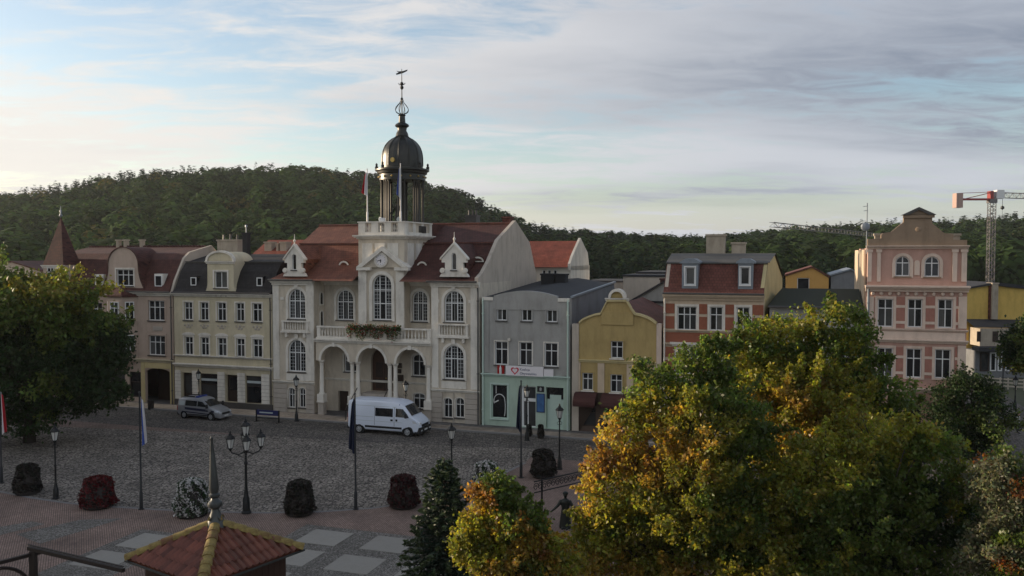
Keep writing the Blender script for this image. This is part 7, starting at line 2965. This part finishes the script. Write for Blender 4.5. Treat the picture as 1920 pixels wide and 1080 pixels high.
    fin.rotation_euler = (0, rad(-2.2), rad(-10.4))
    # lower tiled porch roof on the left
    lo = Vector((-r * .62, -r * .55, ze - .55))
    o = MB().add([(-1.1, -.9, -.55), (.8, -1.5, -.55), (.9, .2, .12), (-1.0, .7, .12), (-1.1, -.9, -.65), (.8, -1.5, -.65), (.9, .2, .02), (-1.0, .7, .02)], [(0, 1, 2, 3), (0, 1, 5, 4), (4, 5, 6, 7), (0, 3, 7, 4), (1, 2, 6, 5), (2, 3, 7, 6)]).build("porch_roof", M_KMOSS, t)
    o.location = lo
    MB().tube([(lo.x - .9, lo.y - .8, 0), (lo.x - .9, lo.y - .8, lo.z - .6)], .06, 6).build("porch_post", M_TIMBER, t)


kiosk()


def pergola():
    zt = 3.2
    a, b_, c = gr(62, 1033, zt), gr(232, 1073, zt), gr(-60, 1064, zt)
    t = empty("timber_pergola", (a.x, a.y, 0), 0, "dark timber frame with arched brace in the lower left corner", "pergola")
    L = lambda p: p - Vector((a.x, a.y, 0))

    def beam(nm, p, q, w, h):
        p, q = L(p), L(q)
        d = (q - p).normalized()
        n = Vector((-d.y, d.x, 0)) * w / 2
        up = Vector((0, 0, h))
        p = p - d * .25
        MB().add([p - n, p + n, p + n + up, p - n + up, q - n, q + n, q + n + up, q - n + up], [(0, 1, 2, 3), (4, 5, 6, 7), (0, 1, 5, 4), (1, 2, 6, 5), (2, 3, 7, 6), (3, 0, 4, 7)]).build(nm, M_TIMBER, t)
    beam("beam", a, b_, .12, .12)
    beam("beam", a + Vector((0, 0, -.17)), c + Vector((0, 0, -.17)), .11, .12)
    beam("rail", a + Vector((0, 0, .17)), b_ + Vector((0, 0, .17)), .06, .03)
    for p in (a, b_, c):
        q = L(p)
        MB().box(q.x - .10, q.x + .10, q.y - .10, q.y + .10, 0, zt - .175 if p is not a else zt - .002).build("post", M_TIMBER, t)
    d = (L(c) - L(a)).normalized()
    pts = []
    for k in range(9):
        an = math.pi / 2 * k / 8
        q = L(a) + d * (.1 + 1.1 * (1 - math.cos(an)))
        pts.append((q.x, q.y, zt - .3 - 1.1 * (1 - math.sin(an))))
    MB().tube(pts, .06, 6).build("brace", M_TIMBER, t)
    d = (L(b_) - L(a)).normalized()
    # pale canvas cover of a stall seen below the beams
    mb = MB()
    o = empty("stall_cover", (a.x - 1.9, a.y - 1.2, 0), rad(-15), "pale cloth stall roof under the timber frame at lower left", "stall")
    MB().add([(-1.3, -1.3, 2.1), (1.3, -1.3, 2.1), (1.3, 1.3, 2.1), (-1.3, 1.3, 2.1), (0, 0, 2.7), (-1.3, -1.3, 1.9), (1.3, -1.3, 1.9), (1.3, 1.3, 1.9), (-1.3, 1.3, 1.9)], [(0, 1, 4), (1, 2, 4), (2, 3, 4), (3, 0, 4), (0, 1, 6, 5), (1, 2, 7, 6), (2, 3, 8, 7), (3, 0, 5, 8)]).build("cover", M_YPALE, o)
    for x in (-1.2, 1.2):
        for y in (-1.2, 1.2):
            MB().tube([(x, y, 0), (x, y, 2.1)], .03, 6).build("leg", M_IRON, o)


pergola()


# ------------------------------------------------------------------ cranes
def lattice(mb, p0, p1, w, n, r, side=None):
    p0, p1 = Vector(p0), Vector(p1)
    d = (p1 - p0).normalized()
    a = d.cross(Vector((0, 0, 1)))
    if a.length < .1:
        a = Vector((1, 0, 0))
    a.normalize()
    b_ = d.cross(a).normalized()
    cs = [a * w / 2 + b_ * w / 2, -a * w / 2 + b_ * w / 2, -a * w / 2 - b_ * w / 2, a * w / 2 - b_ * w / 2]
    for c in cs:
        mb.tube([p0 + c, p1 + c], r, 4)
    L_ = (p1 - p0).length
    for i in range(n):
        q0, q1 = p0 + d * L_ * i / n, p0 + d * L_ * (i + 1) / n
        for k in range(4):
            c, e = cs[k], cs[(k + 1) % 4]
            mb.tube([q0 + (c if i % 2 else e), q1 + (e if i % 2 else c)], r * .6, 3)
            mb.tube([q0 + c, q0 + e], r * .6, 3)


def crane_one():
    Y = 215.0
    p = at_depth(1855, 600, Y)
    t = empty("tower_crane", (p.x, Y, 0), 0, "tower crane with red counterweight at right above the hills", "crane")
    s = Y / FOC
    Z = lambda py: CAM_H + (478 - py) * s
    X = lambda px: (px - 1855) * s
    mb = MB()
    lattice(mb, (0, 0, 0), (0, 0, Z(381)), 1.35, 30, .09)
    mb.build("mast", M_CRANEG, t)
    MB().box(-.9, .9, -.9, .9, Z(381), Z(374)).build("slewing_ring", M_CRANEG, t)
    MB().box(X(1849), X(1855), -.8, .8, Z(376), Z(359)).build("head", M_CRANER, t)
    MB().taper(X(1860), X(1875), -1.0, .9, Z(373), Z(357), .1).build("cab", M_CRANEW, t)
    mb = MB()
    lattice(mb, (X(1856), 0, Z(366)), (X(2050), 10, Z(366)), 1.3, 22, .07)
    mb.build("jib", M_CRANEG, t)
    MB().box(X(1790), X(1850), -.6, .6, Z(376), Z(372.5)).tube([(X(1790), -.5, Z(363)), (X(1850), -.5, Z(361))], .08, 4).tube([(X(1800), -.5, Z(374)), (X(1830), -.5, Z(367)), (X(1850), -.5, Z(362))], .12, 4).build("counter_jib", M_CRANER, t)
    for k in range(3):
        MB().box(X(1785) + k * .56, X(1785) + k * .56 + .52, -1.0, 1.0, Z(390), Z(363)).build("counterweight", M_CRANEC, t)
    MB().tube([(X(1880), 1.2, Z(369)), (X(1880), 1.2, Z(388))], .05, 4).tube([(X(1880), 1.2, Z(393)), (X(1880), 1.2, Z(470))], .03, 4).build("hoist_rope", M_IRON, t)
    MB().lathe([(.1, 0), (.5, .35), (.4, .8), (.1, 1.0)], (X(1880), 1.2, Z(393)), 8).build("hook_block", M_IRON, t)


crane_one()


def crane_two():
    Y = 300.0
    s = Y / FOC
    p = at_depth(1660, 500, Y)
    t = empty("tower_crane", (p.x, Y, 0), 0, "distant crane whose lattice jib reaches left from behind the pink house", "crane")
    z = CAM_H + (478 - 443) * s
    mb = MB()
    lattice(mb, (0, 0, 0), (0, 0, z), 1.3, 14, .08)
    mb.build("mast", M_CRANEG, t)
    e = at_depth(1447, 421, 205)
    mb = MB()
    lattice(mb, (0, 0, z), (e.x - p.x, e.y - Y, e.z), 1.1, 36, .07)
    mb.build("jib", M_CRANEG, t)


crane_two()


# ------------------------------------------------------------------ street at the far right
def street_bits():
    a, c = gr(1846, 727), gr(1935, 733)
    t = empty("barrier", a, math.atan2((c - a).y, (c - a).x), "pale plank barrier along the street at far right", "barrier")
    L_ = (c - a).length
    n = 7
    for k in range(n):
        x = L_ * k / (n - 1)
        MB().box(x - .07, x + .07, -.07, .07, 0, 1.15).build("post", M_PLANK, t)
    for z in (.25, .6, .95):
        MB().box(-.1, L_ + .1, -.12, -.075, z, z + .14).build("rail", M_PLANK, t)
    p = gr(1903, 768)
    lamp_post(p, CAM_H + (478 - 704) / FOC * p.y, "lamp post at the far right near the walking person")
    p = gr(1880, 735)
    t = empty("globe_lamp", p, 0, "street lamp with white globe before the corner shop", "lamp post")
    h = CAM_H + (478 - 664) / FOC * p.y
    MB().tube([(0, 0, 0), (0, 0, h - .2)], .05, 6).build("post", M_IRON, t)
    MB().sphere((0, 0, h), .28, 10, 8).build("globe", M_LANT, t, True)


street_bits()


# ------------------------------------------------------------------ air
def haze():
    mb = MB().box(-760, 760, -120, 830, -3.5, 105)
    m = bpy.data.materials.new("morning haze")
    m.use_nodes = True
    t = m.node_tree
    for n in list(t.nodes):
        if n.type == "BSDF_PRINCIPLED":
            t.nodes.remove(n)
    v = nd(t, "ShaderNodeVolumePrincipled")
    v.inputs["Color"].default_value = (0.90, 0.94, 1.0, 1)
    v.inputs["Density"].default_value = HAZE
    v.inputs["Anisotropy"].default_value = 0.2
    t.links.new(v.outputs[0], t.nodes["Material Output"].inputs["Volume"])
    o = mb.build("haze", m)
    tag(o, "thin pale morning haze over the town and hills", "haze", kind="stuff")


HAZE = 0.00008
haze()
